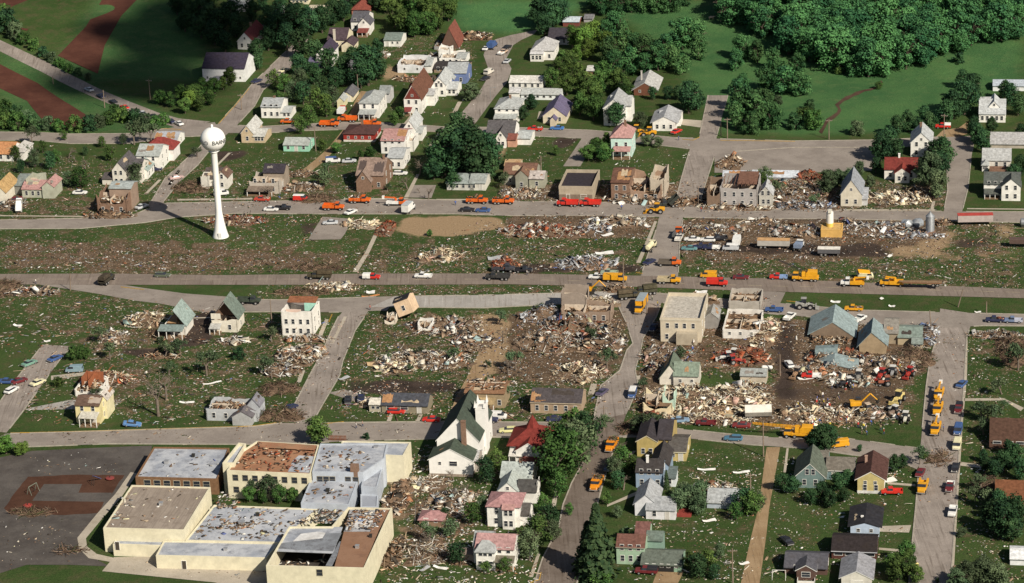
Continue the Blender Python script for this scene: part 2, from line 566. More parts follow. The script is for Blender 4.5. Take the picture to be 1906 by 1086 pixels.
def Z(lst): return [((a, b_), (c, d)) for a, b_, c, d in lst]
strip('highway', Z([(-40, 511, -40, 530), (200, 510, 200, 531), (400, 513, 400, 531), (700, 510, 700, 531), (950, 510, 950, 530), (1190, 514, 1190, 535), (1420, 519, 1420, 543), (1906, 539, 1906, 556), (1960, 541, 1960, 558)]), HWY, .10)
strip('road', Z([(60, 526, 70, 530), (225, 530, 180, 547), (270, 537, 250, 560), (345, 547, 300, 566), (480, 557, 380, 582)]), ASPH, .05)
strip('frontage_road', Z([(380, 556, 380, 582), (520, 559, 520, 581), (620, 556, 640, 582), (700, 553, 700, 579), (740, 552, 720, 579)]), ASPH, .06)
strip('frontage_road', Z([(735, 552, 690, 572), (900, 550, 900, 574), (1050, 546, 1040, 567), (1150, 543, 1120, 565)]), PALE, .07)
strip('frontage_road', Z([(1140, 543, 1110, 566), (1180, 542, 1180, 563), (1290, 553, 1280, 566), (1440, 565, 1425, 583)]), ASPH, .065)
strip('frontage_road', Z([(1425, 562, 1420, 584), (1500, 570, 1500, 590), (1600, 578, 1620, 606), (1750, 582, 1740, 612), (1906, 586, 1830, 607), (1960, 586, 1960, 608)]), ASPH, .085)
strip('driveway', Z([(1410, 541, 1388, 568), (1462, 545, 1450, 569)]), ASPH, .045)
strip('street', Z([(-40, 411, -40, 427), (150, 407, 150, 426), (250, 400, 270, 415), (300, 379, 330, 405), (420, 377, 440, 398), (600, 373, 600, 399), (760, 371, 760, 399), (850, 374, 850, 399), (940, 375, 940, 402), (1100, 377, 1100, 402), (1200, 379, 1200, 404), (1420, 390, 1420, 408), (1600, 393, 1530, 408), (1906, 395, 1906, 415), (1960, 396, 1960, 416)]), ASPH, .06)
strip('side_street', Z([(1228, 400, 1272, 402), (1221, 429, 1266, 440), (1193, 514, 1262, 517)]), ASPH, .05)
strip('side_street', Z([(1355, 178, 1318, 178), (1334, 254, 1301, 258), (1332, 285, 1285, 275), (1315, 337, 1267, 337), (1300, 385, 1255, 385)]), ASPH_S, .05)
strip('street', Z([(-40, 246, -40, 262), (65, 247, 65, 262), (130, 250, 130, 268), (250, 249, 240, 268), (320, 238, 330, 256), (400, 228, 410, 252)]), ASPH, .06)
strip('street', Z([(400, 232, 410, 248), (490, 236, 490, 249), (560, 232, 560, 244), (640, 228, 640, 242), (740, 230, 740, 242), (830, 237, 830, 247), (960, 238, 960, 252), (1100, 243, 1090, 259), (1180, 250, 1180, 266), (1260, 257, 1260, 275), (1340, 259, 1330, 285), (1480, 263, 1480, 275), (1640, 261, 1640, 275), (1760, 255, 1760, 272)]), ASPH, .07)
patch('parking_lot', [(1330, 275), (1480, 266), (1640, 268), (1622, 318), (1500, 322), (1330, 322)], ASPH, .045)
strip('curving_street', Z([(1000, 56, 994, 64), (950, 66, 970, 75), (922, 74, 955, 85), (905, 88, 942, 110), (900, 103, 952, 128), (908, 126, 949, 140), (905, 150, 943, 155), (893, 170, 922, 180), (862, 207, 888, 226), (850, 225, 875, 240)]), ASPH_S, .05)
strip('side_street', Z([(560, 70, 575, 70), (545, 84, 560, 100), (503, 124, 540, 128), (470, 156, 490, 168), (438, 196, 474, 198), (407, 229, 440, 235), (371, 275, 395, 275), (343, 300, 368, 308), (307, 333, 332, 341), (284, 372, 306, 374), (272, 385, 300, 392)]), ASPH_S, .055)
strip('country_road', Z([(-40, 52, -40, 78), (0, 75, 0, 96), (85, 115, 77, 134), (155, 151, 155, 173), (232, 186, 232, 206), (294, 210, 291, 227), (333, 221, 312, 233), (392, 227, 345, 244)]), ASPH_S, .05)
strip('side_street', Z([(640, 578, 688, 572), (630, 590, 684, 582), (617, 616, 661, 616), (598, 660, 638, 673), (576, 700, 632, 700), (550, 750, 598, 758), (522, 784, 580, 790)]), ASPH_S, .05)
strip('street', Z([(10, 808, -40, 836), (200, 803, 200, 827), (470, 795, 470, 828), (525, 788, 540, 828), (610, 788, 640, 822), (820, 786, 800, 818), (900, 786, 900, 814), (1060, 787, 1040, 818), (1120, 790, 1110, 822)]), ASPH, .06)
strip('street', Z([(1165, 792, 1150, 815), (1245, 797, 1245, 813), (1380, 811, 1400, 829), (1440, 815, 1506, 836), (1554, 814, 1586, 848), (1703, 834, 1665, 856), (1730, 842, 1706, 874)]), ASPH, .06)
strip('main_side_street', Z([(1146, 560, 1232, 562), (1165, 600, 1222, 590), (1178, 640, 1197, 630), (1167, 652, 1192, 655), (1154, 690, 1182, 690), (1118, 719, 1188, 719), (1104, 785, 1166, 772)]), ASPH_S, .075)
strip('main_side_street', Z([(1104, 784, 1166, 771), (1094, 846, 1138, 850), (1064, 900, 1121, 905), (1048, 940, 1113, 935), (1040, 982, 1106, 981), (1010, 1040, 1086, 1045), (990, 1100, 1070, 1100)]), surfmat('muddy_tracked_road', (.135, .108, .090), (.19, .158, .136), (.075, .056, .042), .7, -GRID), .09)
strip('street', Z([(1750, 575, 1815, 585), (1745, 625, 1800, 625), (1731, 670, 1797, 665), (1724, 720, 1794, 720), (1714, 825, 1786, 825), (1705, 939, 1780, 939), (1697, 1022, 1774, 1022), (1690, 1110, 1768, 1110)]), ASPH_S, .075)
strip('street', Z([(1758, 256, 1814, 253), (1761, 300, 1806, 310), (1764, 355, 1802, 350), (1756, 398, 1790, 398)]), ASPH, .05)
strip('street', Z([(80, 642, 134, 645), (46, 686, 113, 668), (20, 720, 85, 707), (-15, 770, 46, 762), (-40, 800, 12, 806)]), ASPH_S, .05)
strip('country_lane', Z([(1735, 262, 1760, 262), (1755, 243, 1800, 250), (1785, 238, 1802, 226)]), EARTH, .045)
strip('dirt_alley', Z([(640, 240, 652, 240), (612, 275, 625, 278), (590, 295, 604, 300), (562, 318, 576, 322)]), EARTH, .045)
strip('dirt_alley', Z([(908, 620, 938, 622), (885, 670, 918, 680), (868, 706, 900, 708), (848, 740, 874, 745), (832, 790, 856, 790)]), EARTH, .045)
strip('dirt_alley', Z([(1427, 833, 1452, 833), (1418, 900, 1440, 900), (1412, 945, 1432, 945), (1398, 1000, 1426, 1000), (1376, 1100, 1412, 1100)]), EARTH, .045)
strip('driveway', Z([(1083, 258, 1100, 258), (1065, 285, 1096, 285), (1048, 310, 1080, 310)]), ASPH, .045)
strip('dirt_driveway', Z([(650, 215, 668, 215), (660, 190, 690, 195), (672, 170, 700, 172)]), EARTH, .045)
patch('driveway', [(755, 368), (768, 345), (812, 345), (803, 369)], ASPH, .045)
patch('driveway', [(600, 404), (656, 408), (642, 436), (634, 446), (573, 447)], ASPH, .045)
patch('driveway', [(1265, 222), (1310, 225), (1305, 238), (1262, 232)], WALKM, .045)
patch('driveway', [(46, 762), (130, 745), (150, 745), (150, 762), (40, 764)], PALE, .045)
patch('driveway', [(612, 732), (640, 725), (700, 745), (690, 757), (650, 745)], ASPH, .045)
patch('driveway', [(1636, 980), (1696, 978), (1692, 992), (1634, 990)], WALKM, .045)
patch('driveway', [(95, 700), (160, 693), (165, 698), (95, 708)], WALKM, .045)
patch('driveway', [(1225, 1060), (1275, 1060), (1262, 1086), (1215, 1086)], EARTH, .045)
# school ground
patch('school_yard', [(-40, 860), (60, 840), (180, 834), (283, 830), (275, 880), (250, 882), (185, 955), (148, 1004), (155, 1025), (185, 1045), (205, 1055), (130, 1052), (50, 1052), (-40, 1080)], BLACK, .05)
patch('playground_soil', [(8, 946), (52, 888), (150, 884), (232, 885), (180, 956), (120, 960), (20, 956)], surfmat('reddish_bark', (.062, .030, .020), (.095, .048, .032), (.035, .02, .014), .5), .07, .25)
patch('playground_court', [(60, 933), (82, 902), (153, 902), (146, 918), (208, 918), (198, 935)], BLACK, .09)
strip('pavement', Z([(243, 880, 256, 882), (215, 920, 227, 925), (180, 958, 193, 963), (144, 1002, 160, 1003), (147, 1022, 162, 1018), (165, 1040, 180, 1032), (212, 1048, 215, 1040)]), WALKM, .10)
patch('concrete_apron', [(190, 1064), (212, 1038), (330, 1036), (520, 1048), (560, 1120), (400, 1085)], WALKM, .08)
strip('pavement', Z([(340, 829, 348, 824), (430, 823, 432, 818), (470, 822, 472, 817)]), WALKM, .05)
# footpaths and kerb walks
WALKS = [
 [(698, 432, 706, 432), (680, 470, 688, 470), (656, 507, 666, 507)], [(1218, 412, 1223, 413), (1200, 455, 1207, 455), (1184, 490, 1192, 490)],
 [(0, 401, 0, 403), (195, 403, 195, 405)], [(330, 371, 330, 374), (470, 369, 470, 372)], [(640, 370, 640, 372), (760, 369, 760, 371)], [(812, 371, 812, 373), (880, 371, 880, 374)],
 [(1568, 390, 1568, 393), (1740, 390, 1740, 393)], [(1800, 388, 1800, 390), (1906, 389, 1906, 391)], [(1735, 375, 1741, 375), (1732, 390, 1738, 390)],
 [(640, 590, 646, 590), (615, 640, 621, 640)], [(605, 595, 612, 595), (592, 625, 600, 625)], [(560, 690, 568, 690), (552, 712, 560, 712)],
 [(262, 594, 262, 596), (420, 590, 420, 592)],
 [(1186, 700, 1192, 700), (1178, 725, 1186, 725)], [(1100, 715, 1112, 715), (1094, 735, 1106, 735)], [(725, 772, 732, 772), (719, 786, 727, 786)], [(780, 772, 787, 772), (773, 786, 781, 786)],
 [(1795, 742, 1795, 747), (1868, 742, 1868, 746), (1906, 760, 1900, 766)], [(1785, 860, 1785, 867), (1870, 872, 1870, 877)],
 [(1652, 898, 1652, 902), (1704, 902, 1704, 906)], [(1636, 1020, 1636, 1024), (1685, 1024, 1685, 1029)],
 [(1797, 634, 1801, 634), (1796, 700, 1800, 700), (1788, 790, 1792, 790), (1778, 950, 1782, 950), (1770, 1086, 1774, 1086)],
 [(1812, 615, 1812, 618), (1906, 622, 1906, 626)],
 [(1186, 915, 1190, 920), (1130, 940, 1130, 944)], [(330, 318, 336, 318), (312, 345, 318, 345)], [(295, 335, 301, 335), (268, 362, 274, 362)], [(425, 285, 430, 285), (400, 310, 405, 310)],
 [(815, 248, 822, 248), (798, 272, 806, 272)], [(852, 190, 860, 190), (842, 210, 850, 210)], [(764, 215, 768, 215), (752, 230, 756, 230)],
 [(775, 325, 781, 325), (752, 368, 760, 368)], [(1464, 835, 1468, 835), (1458, 880, 1463, 880)], [(1000, 1030, 1006, 1030), (985, 1075, 992, 1075)], [(1035, 905, 1042, 905), (1025, 945, 1034, 945)],
 [(1090, 862, 1096, 862), (1080, 885, 1086, 885)], [(1178, 840, 1184, 840), (1160, 860, 1166, 860)], [(1003, 208, 1012, 208), (1000, 222, 1007, 222)], [(560, 812, 566, 812), (556, 826, 562, 826)],
 [(40, 806, 40, 807), (470, 793, 470, 795)], [(640, 786, 640, 788), (840, 784, 840, 786)],
]
for wk in WALKS: strip('footpath', Z(wk), WALKM, .055, 5, 1)
YEL = mat((.42, .26, .05), .3, .8, 2, .1, .4, name='yellow_kerb_paint')
for pts in ([(520, 788), (524, 781), (526, 776)], [(20, 807), (200, 803), (470, 794), (515, 788)], [(600, 790), (640, 786)], [(407, 231), (437, 198), (464, 165)], [(300, 240), (338, 242)], [(225, 535), (268, 540)],
            [(1007, 1067), (1004, 1080), (985, 1086)], [(1270, 260), (1290, 262), (1302, 256)], [(1340, 262), (1480, 264)], [(618, 586), (612, 600)], [(1184, 508), (1196, 510)], [(1464, 561), (1484, 563)]):
    mb = MB()
    q = [P(*p) for p in pts]
    for a, b_ in zip(q[:-1], q[1:]):
        d = (b_ - a).normalized(); n_ = Vector((-d.y, d.x, 0)) * .10
        z0, z1 = Vector((0, 0, .02)), Vector((0, 0, .18))
        mb.faces([a - n_ + z0, b_ - n_ + z0, b_ + n_ + z0, a + n_ + z0, a - n_ + z1, b_ - n_ + z1, b_ + n_ + z1, a + n_ + z1],
                 [(4, 5, 6, 7), (0, 1, 5, 4), (1, 2, 6, 5), (2, 3, 7, 6), (3, 0, 4, 7)])
    tag(mb.build('kerb', YEL), kind='structure')
# painted centre line of the highway
mb = MB()
for k in range(-2, 42):
    a, b_ = P(k * 48, 520.5 + max(0, (k * 48 - 950)) * .026), P(k * 48 + 26, 520.5 + max(0, (k * 48 + 26 - 950)) * .026)
    d = (b_ - a).normalized(); n_ = Vector((-d.y, d.x, 0)) * .09; u = Vector((0, 0, .112))
    mb.poly([a - n_ + u, b_ - n_ + u, b_ + n_ + u, a + n_ + u])
tag(mb.build('road_marking', mat((.42, .36, .25), .3, .8, 1, .1, .4, name='worn_line_paint')), kind='structure')
# strip fields, creek
patch('plowed_field', [(-40, -30), (130, -30), (112, 0), (50, 58), (15, 50), (20, 10), (-40, 5)], SOIL, .08)
patch('plowed_field', [(270, -30), (255, 0), (226, 30), (195, 85), (182, 138), (108, 104), (160, 50), (190, 0), (205, -30)], SOIL, .08)
strip('plowed_field', Z([(-40, 104, -40, 150), (0, 120, 0, 165), (70, 155, 50, 188), (130, 195, 80, 225), (185, 230, 115, 246)]), SOIL, .06)
strip('creek', Z([(1640, 150, 1643, 154), (1630, 162, 1637, 164), (1618, 166, 1621, 169), (1606, 168, 1609, 171), (1592, 172, 1598, 177), (1584, 177, 1589, 180), (1574, 180, 1579, 186), (1566, 186, 1571, 189), (1554, 195, 1562, 197), (1560, 203, 1566, 206), (1558, 209, 1563, 212), (1548, 216, 1554, 221), (1538, 222, 1542, 227), (1532, 234, 1537, 237), (1524, 246, 1530, 250)]), surfmat('muddy_creek', (.060, .036, .026), (.105, .066, .048), (.02, .016, .012), .9), .06, 2.5, 1)

# pale concrete kerbs along the town streets, broken where another road joins
KERB = mat((.36, .33, .28), .2, .9, 1, .1, .4, name='kerb_concrete')
RP = [[a for a, _ in pr] + [q for _, q in reversed(pr)] for _, pr in ROADS]
for ri, (nm, pr) in enumerate(ROADS):
    if nm in ('x', 'curving_street'): continue
    for side in (0, 1):
        px_ = [e[side] for e in pr]
        run = []
        def flush():
            global run
            if len(run) > 2:
                mb = MB(); sg = 1 if side == 0 else -1
                secs = []
                for k in range(len(run)):
                    d = (run[min(k + 1, len(run) - 1)] - run[max(k - 1, 0)]).normalized(); n_ = Vector((-d.y, d.x, 0)) * .16
                    p = run[k]; secs.append([p - n_ + Vector((0, 0, -.1)), p + n_ + Vector((0, 0, -.1)), p + n_ + Vector((0, 0, .17)), p - n_ + Vector((0, 0, .17))])
                mb.loft(secs); tag(mb.build('kerb', KERB), kind='structure')
            run = []
        for k in range(len(px_) - 1):
            a, c = px_[k], px_[k + 1]; n = max(2, int(math.dist(a, c) / 9))
            for i in range(n):
                x, y = a[0] + (c[0] - a[0]) * i / n, a[1] + (c[1] - a[1]) * i / n
                hit = any(j != ri and inpoly(RP[j], np.array([x, x, x]), np.array([y - 3, y, y + 3])).any() for j in range(len(RP)))
                if hit or random.random() < .04: flush()
                else: run.append(P(x, y))
        flush()
# ------------------------------------------------------------------ buildings
def window_mesh(w_=.85, h_=1.4, key='w', fr=WHITE):
    "frame and pane, standing in the plane y=0, looking to -y, origin at its middle"
    mb = MB()
    a, c = w_ / 2, h_ / 2
    mb.box(-a, -.05, -c, a, .02, c, 0)
    mb.box(-a - .07, -.08, -c - .07, -a, .02, c + .07, 1); mb.box(a, -.08, -c - .07, a + .07, .02, c + .07, 1)
    mb.box(-a, -.08, c, a, .02, c + .07, 1); mb.box(-a, -.08, -c - .07, a, .02, -c, 1)
    mb.box(-a, -.07, -.02, a, .01, .02, 1)
    return mb.mesh('window', [GLASS, fr])
def door_mesh(w_=1.0, h_=2.1, col=(.5, .48, .44)):
    mb = MB(); a = w_ / 2
    mb.box(-a, -.05, 0, a, .02, h_, 0)
    mb.box(-a - .1, -.08, 0, -a, .02, h_ + .1, 1); mb.box(a, -.08, 0, a + .1, .02, h_ + .1, 1); mb.box(-a, -.08, h_, a, .02, h_ + .1, 1)
    return mb.mesh('door', [mat(col, .1, .6, 1, .3, name='door_paint'), WHITE])
WIN = window_mesh(); WINW = window_mesh(1.9, 1.2); WINS = window_mesh(.7, .8)
DOOR = door_mesh(); GDOOR = door_mesh(2.6, 2.1, (.62, .60, .55)); DDOOR = door_mesh(1., 2.1, (.06, .05, .04))
HOLE = None

DMG = [0.0]
BAREM = [mat((.36, .22, .12), .25, .9, 1.5, .1, .3, name='bare_boards'), mat((.30, .17, .09), .25, .9, 1.5, .1, .4, name='bare_boards'), mat((.06, .05, .045), .25, .9, 1.5, .1, .3, name='torn_felt'), mat((.45, .36, .25), .25, .9, 1.5, .1, .3, name='bare_boards'), mat((.22, .20, .18), .25, .9, 1.5, .1, .3, name='torn_felt')]
class House:
    """root Empty at the front-left corner's foot.  All measures are photograph pixels there:
    x across, y depth (as rise on the picture), h height; turned into metres with the local scale"""
    def __init__(self, name, px, py, label, cat='house', group=None, rz=GRID):
        self.s, self.si, self.co = scale(px, py)
        q = P(px, py)
        self.root = thing(name, q, rz, label, cat, group)
        ca = math.cos(rz)
        self.kx = self.s / max(.3, ca)
    def X(self, v): return v * self.kx
    def D(self, v): return v * self.s / self.si * .94
    def H(self, v): return v * self.s / self.co
    def put(self, me, name, loc, rz=0.):
        o = link(name, me, self.root); o.location = loc; o.rotation_euler = (0, 0, rz); return o
    def wins(self, x0, x1, y, z0, n, rows, rh, me=None, side='s', skip=()):
        me = me or WIN
        for r in range(rows):
            for k in range(n):
                if (r, k) in skip: continue
                u = x0 + (x1 - x0) * (k + .5) / n + random.uniform(-.12, .12)
                z = z0 + r * rh
                if side == 's': self.put(me, 'window', (u, y, z))
                else: self.put(me, 'window', (y, u, z), R(90))
    def block(self, x, w, d, h, roof='gx', r=0, wc=(.7, .69, .65), rc=(.2, .2, .2), y=0, z=0, win=None, ewin=None, door=None, ov=.35, trim=None,
              wmat=None, rmat=None, base=None, broke=0, wme=None, metres=False, wname='wall', rname='roof', gwin=False, parapet=.5, cut=0.):
        if not metres:
            x, w, y, d, h, r, z = self.X(x), self.X(w), self.D(y), self.D(d), self.H(h), self.H(r), self.H(z)
        wm, rm = wmat or wallm(wc), rmat or roofm(rc)
        tm = mat(trim, .1, .7, 1, .2, .1, name='trim_paint') if trim else rm
        x1, y1, zt = x + w, y + d, z + h
        zb = z - (.5 if z == 0 else 0)
        bx = self.root
        mb = MB()
        # walls
        if roof == 'open':
            t = .22
            def jag(p, q, n):
                out = []; dr = abs(random.gauss(0, .6)) * broke; cf = cut * h if abs(p[1] - y) + abs(q[1] - y) < .01 else cut * h * .25
                for k in range(n + 1):
                    u = k / n; dr = max(0., dr + random.gauss(0, .55) * broke)
                    if random.random() < .12: dr *= .2
                    hh = zt - dr * (1 if 0 < k < n else .5) - cf * (1 if 0 < k < n else .4)
                    out.append((p[0] + (q[0] - p[0]) * u, p[1] + (q[1] - p[1]) * u, max(z + .4, hh)))
                return out
            for (p, q, nn) in (((x, y), (x1, y), (0, 1)), ((x1, y), (x1, y1), (-1, 0)), ((x1, y1), (x, y1), (0, -1)), ((x, y1), (x, y), (1, 0))):
                L_ = math.hypot(q[0] - p[0], q[1] - p[1]); n = max(2, int(L_ / 1.3))
                tp = jag(p, q, n)
                for k in range(n):
                    a, b_ = tp[k], tp[k + 1]
                    i = lambda c: (c[0] + nn[0] * t, c[1] + nn[1] * t, c[2])
                    lo = lambda c: (c[0], c[1], zb)
                    mb.faces([lo(a), lo(b_), lo(i(b_)), lo(i(a)), a, b_, i(b_), i(a)], [(4, 5, 6, 7), (0, 1, 5, 4), (1, 2, 6, 5), (2, 3, 7, 6), (3, 0, 4, 7)], 0)
            mb.build(wname, wm, bx)
            self.junk(x + .3, y + .3, x1 - .3, y1 - .3, z + min(2.4, h * .45), h)
        else:
            top = zt - .02
            if roof == 'flat': top = zt
            vs = [(x, y, zb), (x1, y, zb), (x1, y1, zb), (x, y1, zb), (x, y, top), (x1, y, top), (x1, y1, top), (x, y1, top)]
            fs = [(0, 1, 5, 4), (1, 2, 6, 5), (2, 3, 7, 6), (3, 0, 4, 7), (0, 3, 2, 1)]
            mb.faces(vs, fs, 0)
            xm, ym = (x + x1) / 2, (y + y1) / 2
            if roof == 'gx':
                mb.poly([(x1, y, top), (x1, y1, top), (x1, ym, top + r)]); mb.poly([(x, y1, top), (x, y, top), (x, ym, top + r)])
            if roof == 'gy':
                mb.poly([(x, y, top), (x1, y, top), (xm, y, top + r)]); mb.poly([(x1, y1, top), (x, y1, top), (xm, y1, top + r)])
            if roof == 'shed':
                mb.poly([(x1, y, top), (x1, y1, top), (x1, y1, top + r)]); mb.poly([(x, y1, top), (x, y, top), (x, y1, top + r)])
                mb.poly([(x1, y1, top), (x, y1, top), (x, y1, top + r), (x1, y1, top + r)])
            mb.build(wname, wm, bx)
            # roof
            rb = MB(); T = .2
            o = ov; e = .12
            if roof == 'gx':
                k = r / (d / 2)
                rb.shell([(x - e, y - o, zt - o * k + T), (x1 + e, y - o, zt - o * k + T), (x1 + e, ym, zt + r + T), (x - e, ym, zt + r + T)], T, 0, 1)
                rb.shell([(x1 + e, y1 + o, zt - o * k + T), (x - e, y1 + o, zt - o * k + T), (x - e, ym, zt + r + T), (x1 + e, ym, zt + r + T)], T, 0, 1)
            elif roof == 'gy':
                k = r / (w / 2)
                rb.shell([(x - o, y1 + e, zt - o * k + T), (x - o, y - e, zt - o * k + T), (xm, y - e, zt + r + T), (xm, y1 + e, zt + r + T)], T, 0, 1)
                rb.shell([(x1 + o, y - e, zt - o * k + T), (x1 + o, y1 + e, zt - o * k + T), (xm, y1 + e, zt + r + T), (xm, y - e, zt + r + T)], T, 0, 1)
            elif roof == 'hip':
                m_ = min(w, d) / 2
                if w >= d: A, B = (x + m_, ym, zt + r), (x1 - m_, ym, zt + r)
                else: A, B = (xm, y + m_, zt + r), (xm, y1 - m_, zt + r)
                a, b_, c, dd = (x - o, y - o, zt), (x1 + o, y - o, zt), (x1 + o, y1 + o, zt), (x - o, y1 + o, zt)
                if w >= d:
                    if B[0] - A[0] < .2: rb.poly([a, b_, A]); rb.poly([b_, c, A]); rb.poly([c, dd, A]); rb.poly([dd, a, A])
                    else: rb.poly([a, b_, B, A]); rb.poly([b_, c, B]); rb.poly([c, dd, A, B]); rb.poly([dd, a, A])
                else:
                    rb.poly([a, b_, A]); rb.poly([b_, c, B, A]); rb.poly([c, dd, B]); rb.poly([dd, a, A, B])
                rb.box(a[0], a[1], zt - .18, b_[0], c[1], zt - .004, 1)
            elif roof == 'shed':
                k = r / d
                rb.shell([(x - e, y - o, zt - o * k + T), (x1 + e, y - o, zt - o * k + T), (x1 + e, y1 + e, zt + r + e * k + T), (x - e, y1 + e, zt + r + e * k + T)], T, 0, 1)
            elif roof == 'flat':
                t = .25
                rb.poly([(x + t, y + t, zt - parapet), (x1 - t, y + t, zt - parapet), (x1 - t, y1 - t, zt - parapet), (x + t, y1 - t, zt - parapet)], 0)
                pb = MB()
                for (a0, b0, a1, b1) in ((x - .04, y - .04, x1 + .04, y + t), (x - .04, y1 - t, x1 + .04, y1 + .04), (x - .04, y + t, x + t, y1 - t), (x1 - t, y + t, x1 + .04, y1 - t)):
                    pb.box(a0, b0, zt - parapet - .1, a1, b1, zt + .06)
                pb.build('parapet', tm if trim else wm, bx)
            if rb.v: rb.build(rname, [rm, tm], bx)
        if base is not None:
            bb = MB(); bb.box(x - .05, y - .05, zb, x1 + .05, y1 + .05, z + .7); bb.build('foundation', mat(base, .2, .9, 1.5, .1, .3, name='foundation_stone'), bx)
        st = 2.75
        if win:
            n, rows = win
            self.wins(x + .4, x1 - .4, y, z + 1.55, n, rows, st, wme, 's', skip=((0, door),) if door is not None else ())
        if ewin:
            n, rows = ewin
            self.wins(y + .4, y1 - .4, x1, z + 1.55, n, rows, st, wme, 'e')
        if door is not None:
            n = win[0] if win else 1
            self.put(DOOR, 'door', (x + .4 + (w - .8) * (door + .5) / n, y, z + .05))
        if gwin and roof == 'gy': self.put(WINS, 'window', ((x + x1) / 2, y, zt + r * .35))
        B = dict(x=x, y=y, z=z, w=w, d=d, h=h, r=r, roof=roof, zt=zt)
        if roof in ('gx', 'gy') and w * d > 14:
            for side in ('s',) if roof == 'gx' else ('e', 'w'):
                for _ in range(2):
                    if random.random() < DMG[0]:
                        u, v = random.uniform(0, .7), random.uniform(0, .5); self.bare(B, side, u, u + random.uniform(.12, .45), v, min(1, v + random.uniform(.25, .6)), random.choice(BAREM), z=random.uniform(.02, .06))
        return B
    def junk(self, x0, y0, x1, y1, z, h, n=None):
        "a floor, stub partitions and loose boards left inside a roofless shell"
        fb = MB(); fb.poly([(x0, y0, z), (x1, y0, z), (x1, y1, z), (x0, y1, z)])
        fb.build('floor', mat((.21, .135, .085), .3, .9, .8, .1, .5, name='bare_floor'), self.root)
        pb = MB(); w, d = x1 - x0, y1 - y0
        pb.box(x0 + w * .45, y0, z, x0 + w * .45 + .15, y0 + d * .7, z + h * .35)
        pb.box(x0, y0 + d * .55, z, x0 + w * .42, y0 + d * .55 + .15, z + h * .4)
        pb.box(x0 + w * .5, y0 + d * .62, z, x1, y0 + d * .62 + .15, z + h * .28)
        pb.build('partition', mat((.55, .47, .38), .2, .9, 1, .1, .3, name='plaster'), self.root)
        n = n or int(w * d * .55)
        ps = []
        for _ in range(n):
            ps.append((random.uniform(x0, x1), random.uniform(y0, y1), z + random.uniform(.05, .8)))
        me = pieces(ps, [random.uniform(.5, 2.4) for _ in ps], [random.uniform(.12, .9) for _ in ps], PAL_WOOD, .5)
        link('loose_debris', me, self.root)['kind'] = 'stuff'
    def chimney(self, x, y, z0, z1, s=.7, m=None, metres=False):
        if not metres: x, y, z0, z1 = self.X(x), self.D(y), self.H(z0), self.H(z1)
        mb = MB(); mb.box(x - s / 2, y - s / 2, z0, x + s / 2, y + s / 2, z1); mb.box(x - s / 2 - .08, y - s / 2 - .08, z1, x + s / 2 + .08, y + s / 2 + .08, z1 + .15)
        return mb.build('chimney', m or BRICK, self.root)
    def porch(self, x, w, d, h, rc, y=0, posts=3, roof='shed'):
        x, w, d, h = self.X(x), self.X(w), self.D(d), self.H(h); y = self.D(y)
        mb = MB(); mb.shell([(x - .2, y - d - .2, h), (x + w + .2, y - d - .2, h), (x + w + .2, y + .02, h + .7), (x - .2, y + .02, h + .7)], .15)
        mb.build('porch_roof', roofm(rc), self.root)
        for k in range(posts):
            u = x + w * k / max(1, posts - 1)
            pb = MB(); pb.box(u - .09, y - d, 0, u + .09, y - d + .18, h - .05); pb.build('porch_post', WHITE, self.root)
        db = MB(); db.box(x, y - d, -.4, x + w, y - .03, .35); db.build('porch_floor', WOOD, self.root)
    def bare(self, B, side, u0, u1, v0, v1, m=None, name='bare_decking', z=.03):
        "an irregular patch of exposed boards on one slope of block B; u along the ridge, v up the slope"
        pts = []
        n = 7
        us = [u0 + (u1 - u0) * k / n for k in range(n + 1)]
        for u in us: pts.append((u, v0 + random.uniform(0, .1)))
        for u in reversed(us): pts.append((u, v1 - random.uniform(0, .22)))
        x, y, w, d, r, zt = B['x'], B['y'], B['w'], B['d'], B['r'], B['zt'] + .2 + z
        out = []
        for u, v in pts:
            if B['roof'] == 'gx':
                if side == 's': out.append((x + w * u, y + d / 2 * v, zt + r * v))
                else: out.append((x + w * u, y + d - d / 2 * v, zt + r * v))
            elif B['roof'] == 'gy':
                if side == 'e': out.append((x + w - w / 2 * v, y + d * u, zt + r * v))
                else: out.append((x + w / 2 * v, y + d * (1 - u), zt + r * v))
            elif B['roof'] == 'shed': out.append((x + w * u, y + d * v, zt + r * v))
            else: out.append((x + w * u, y + d * v, B['zt'] - .5 + z))
        if B['roof'] == 'gy' and side == 'e': pass
        mb = MB(); mb.poly(out); o = mb.build(name, m or mat((.36, .20, .10), .25, .9, 1.5, .1, .3, name='bare_boards'), self.root)
        o.data.update()
        if o.data.polygons[0].normal.z < 0: o.data.flip_normals()
        return o

# ------------------------------------------------------------------ debris pieces
PAL_MIX = [((.62, .60, .55), 5), ((.72, .71, .67), 4), ((.42, .35, .26), 6), ((.26, .185, .125), 8), ((.155, .11, .078), 9), ((.46, .35, .25), 4), ((.32, .13, .07), 1.6),
           ((.30, .30, .29), 6), ((.55, .52, .32), .7), ((.28, .38, .38), .8), ((.12, .15, .32), .5), ((.05, .045, .04), 7), ((.50, .34, .29), 1)]
PAL_WOOD = [((.29, .19, .12), 6), ((.18, .12, .08), 7), ((.44, .33, .22), 5), ((.58, .52, .43), 3), ((.34, .16, .085), 1.5), ((.06, .05, .04), 6), ((.64, .62, .57), 2)]
PAL_WHITE = [((.72, .70, .66), 7), ((.60, .55, .45), 6), ((.45, .36, .26), 4), ((.27, .19, .13), 5), ((.28, .28, .27), 3), ((.62, .58, .38), 1), ((.42, .20, .11), 1), ((.33, .44, .43), .6), ((.08, .065, .05), 3)]
PAL_RED = [((.34, .095, .045), 6), ((.23, .075, .045), 7), ((.36, .17, .10), 4), ((.10, .06, .05), 5), ((.55, .49, .42), 1.5)]
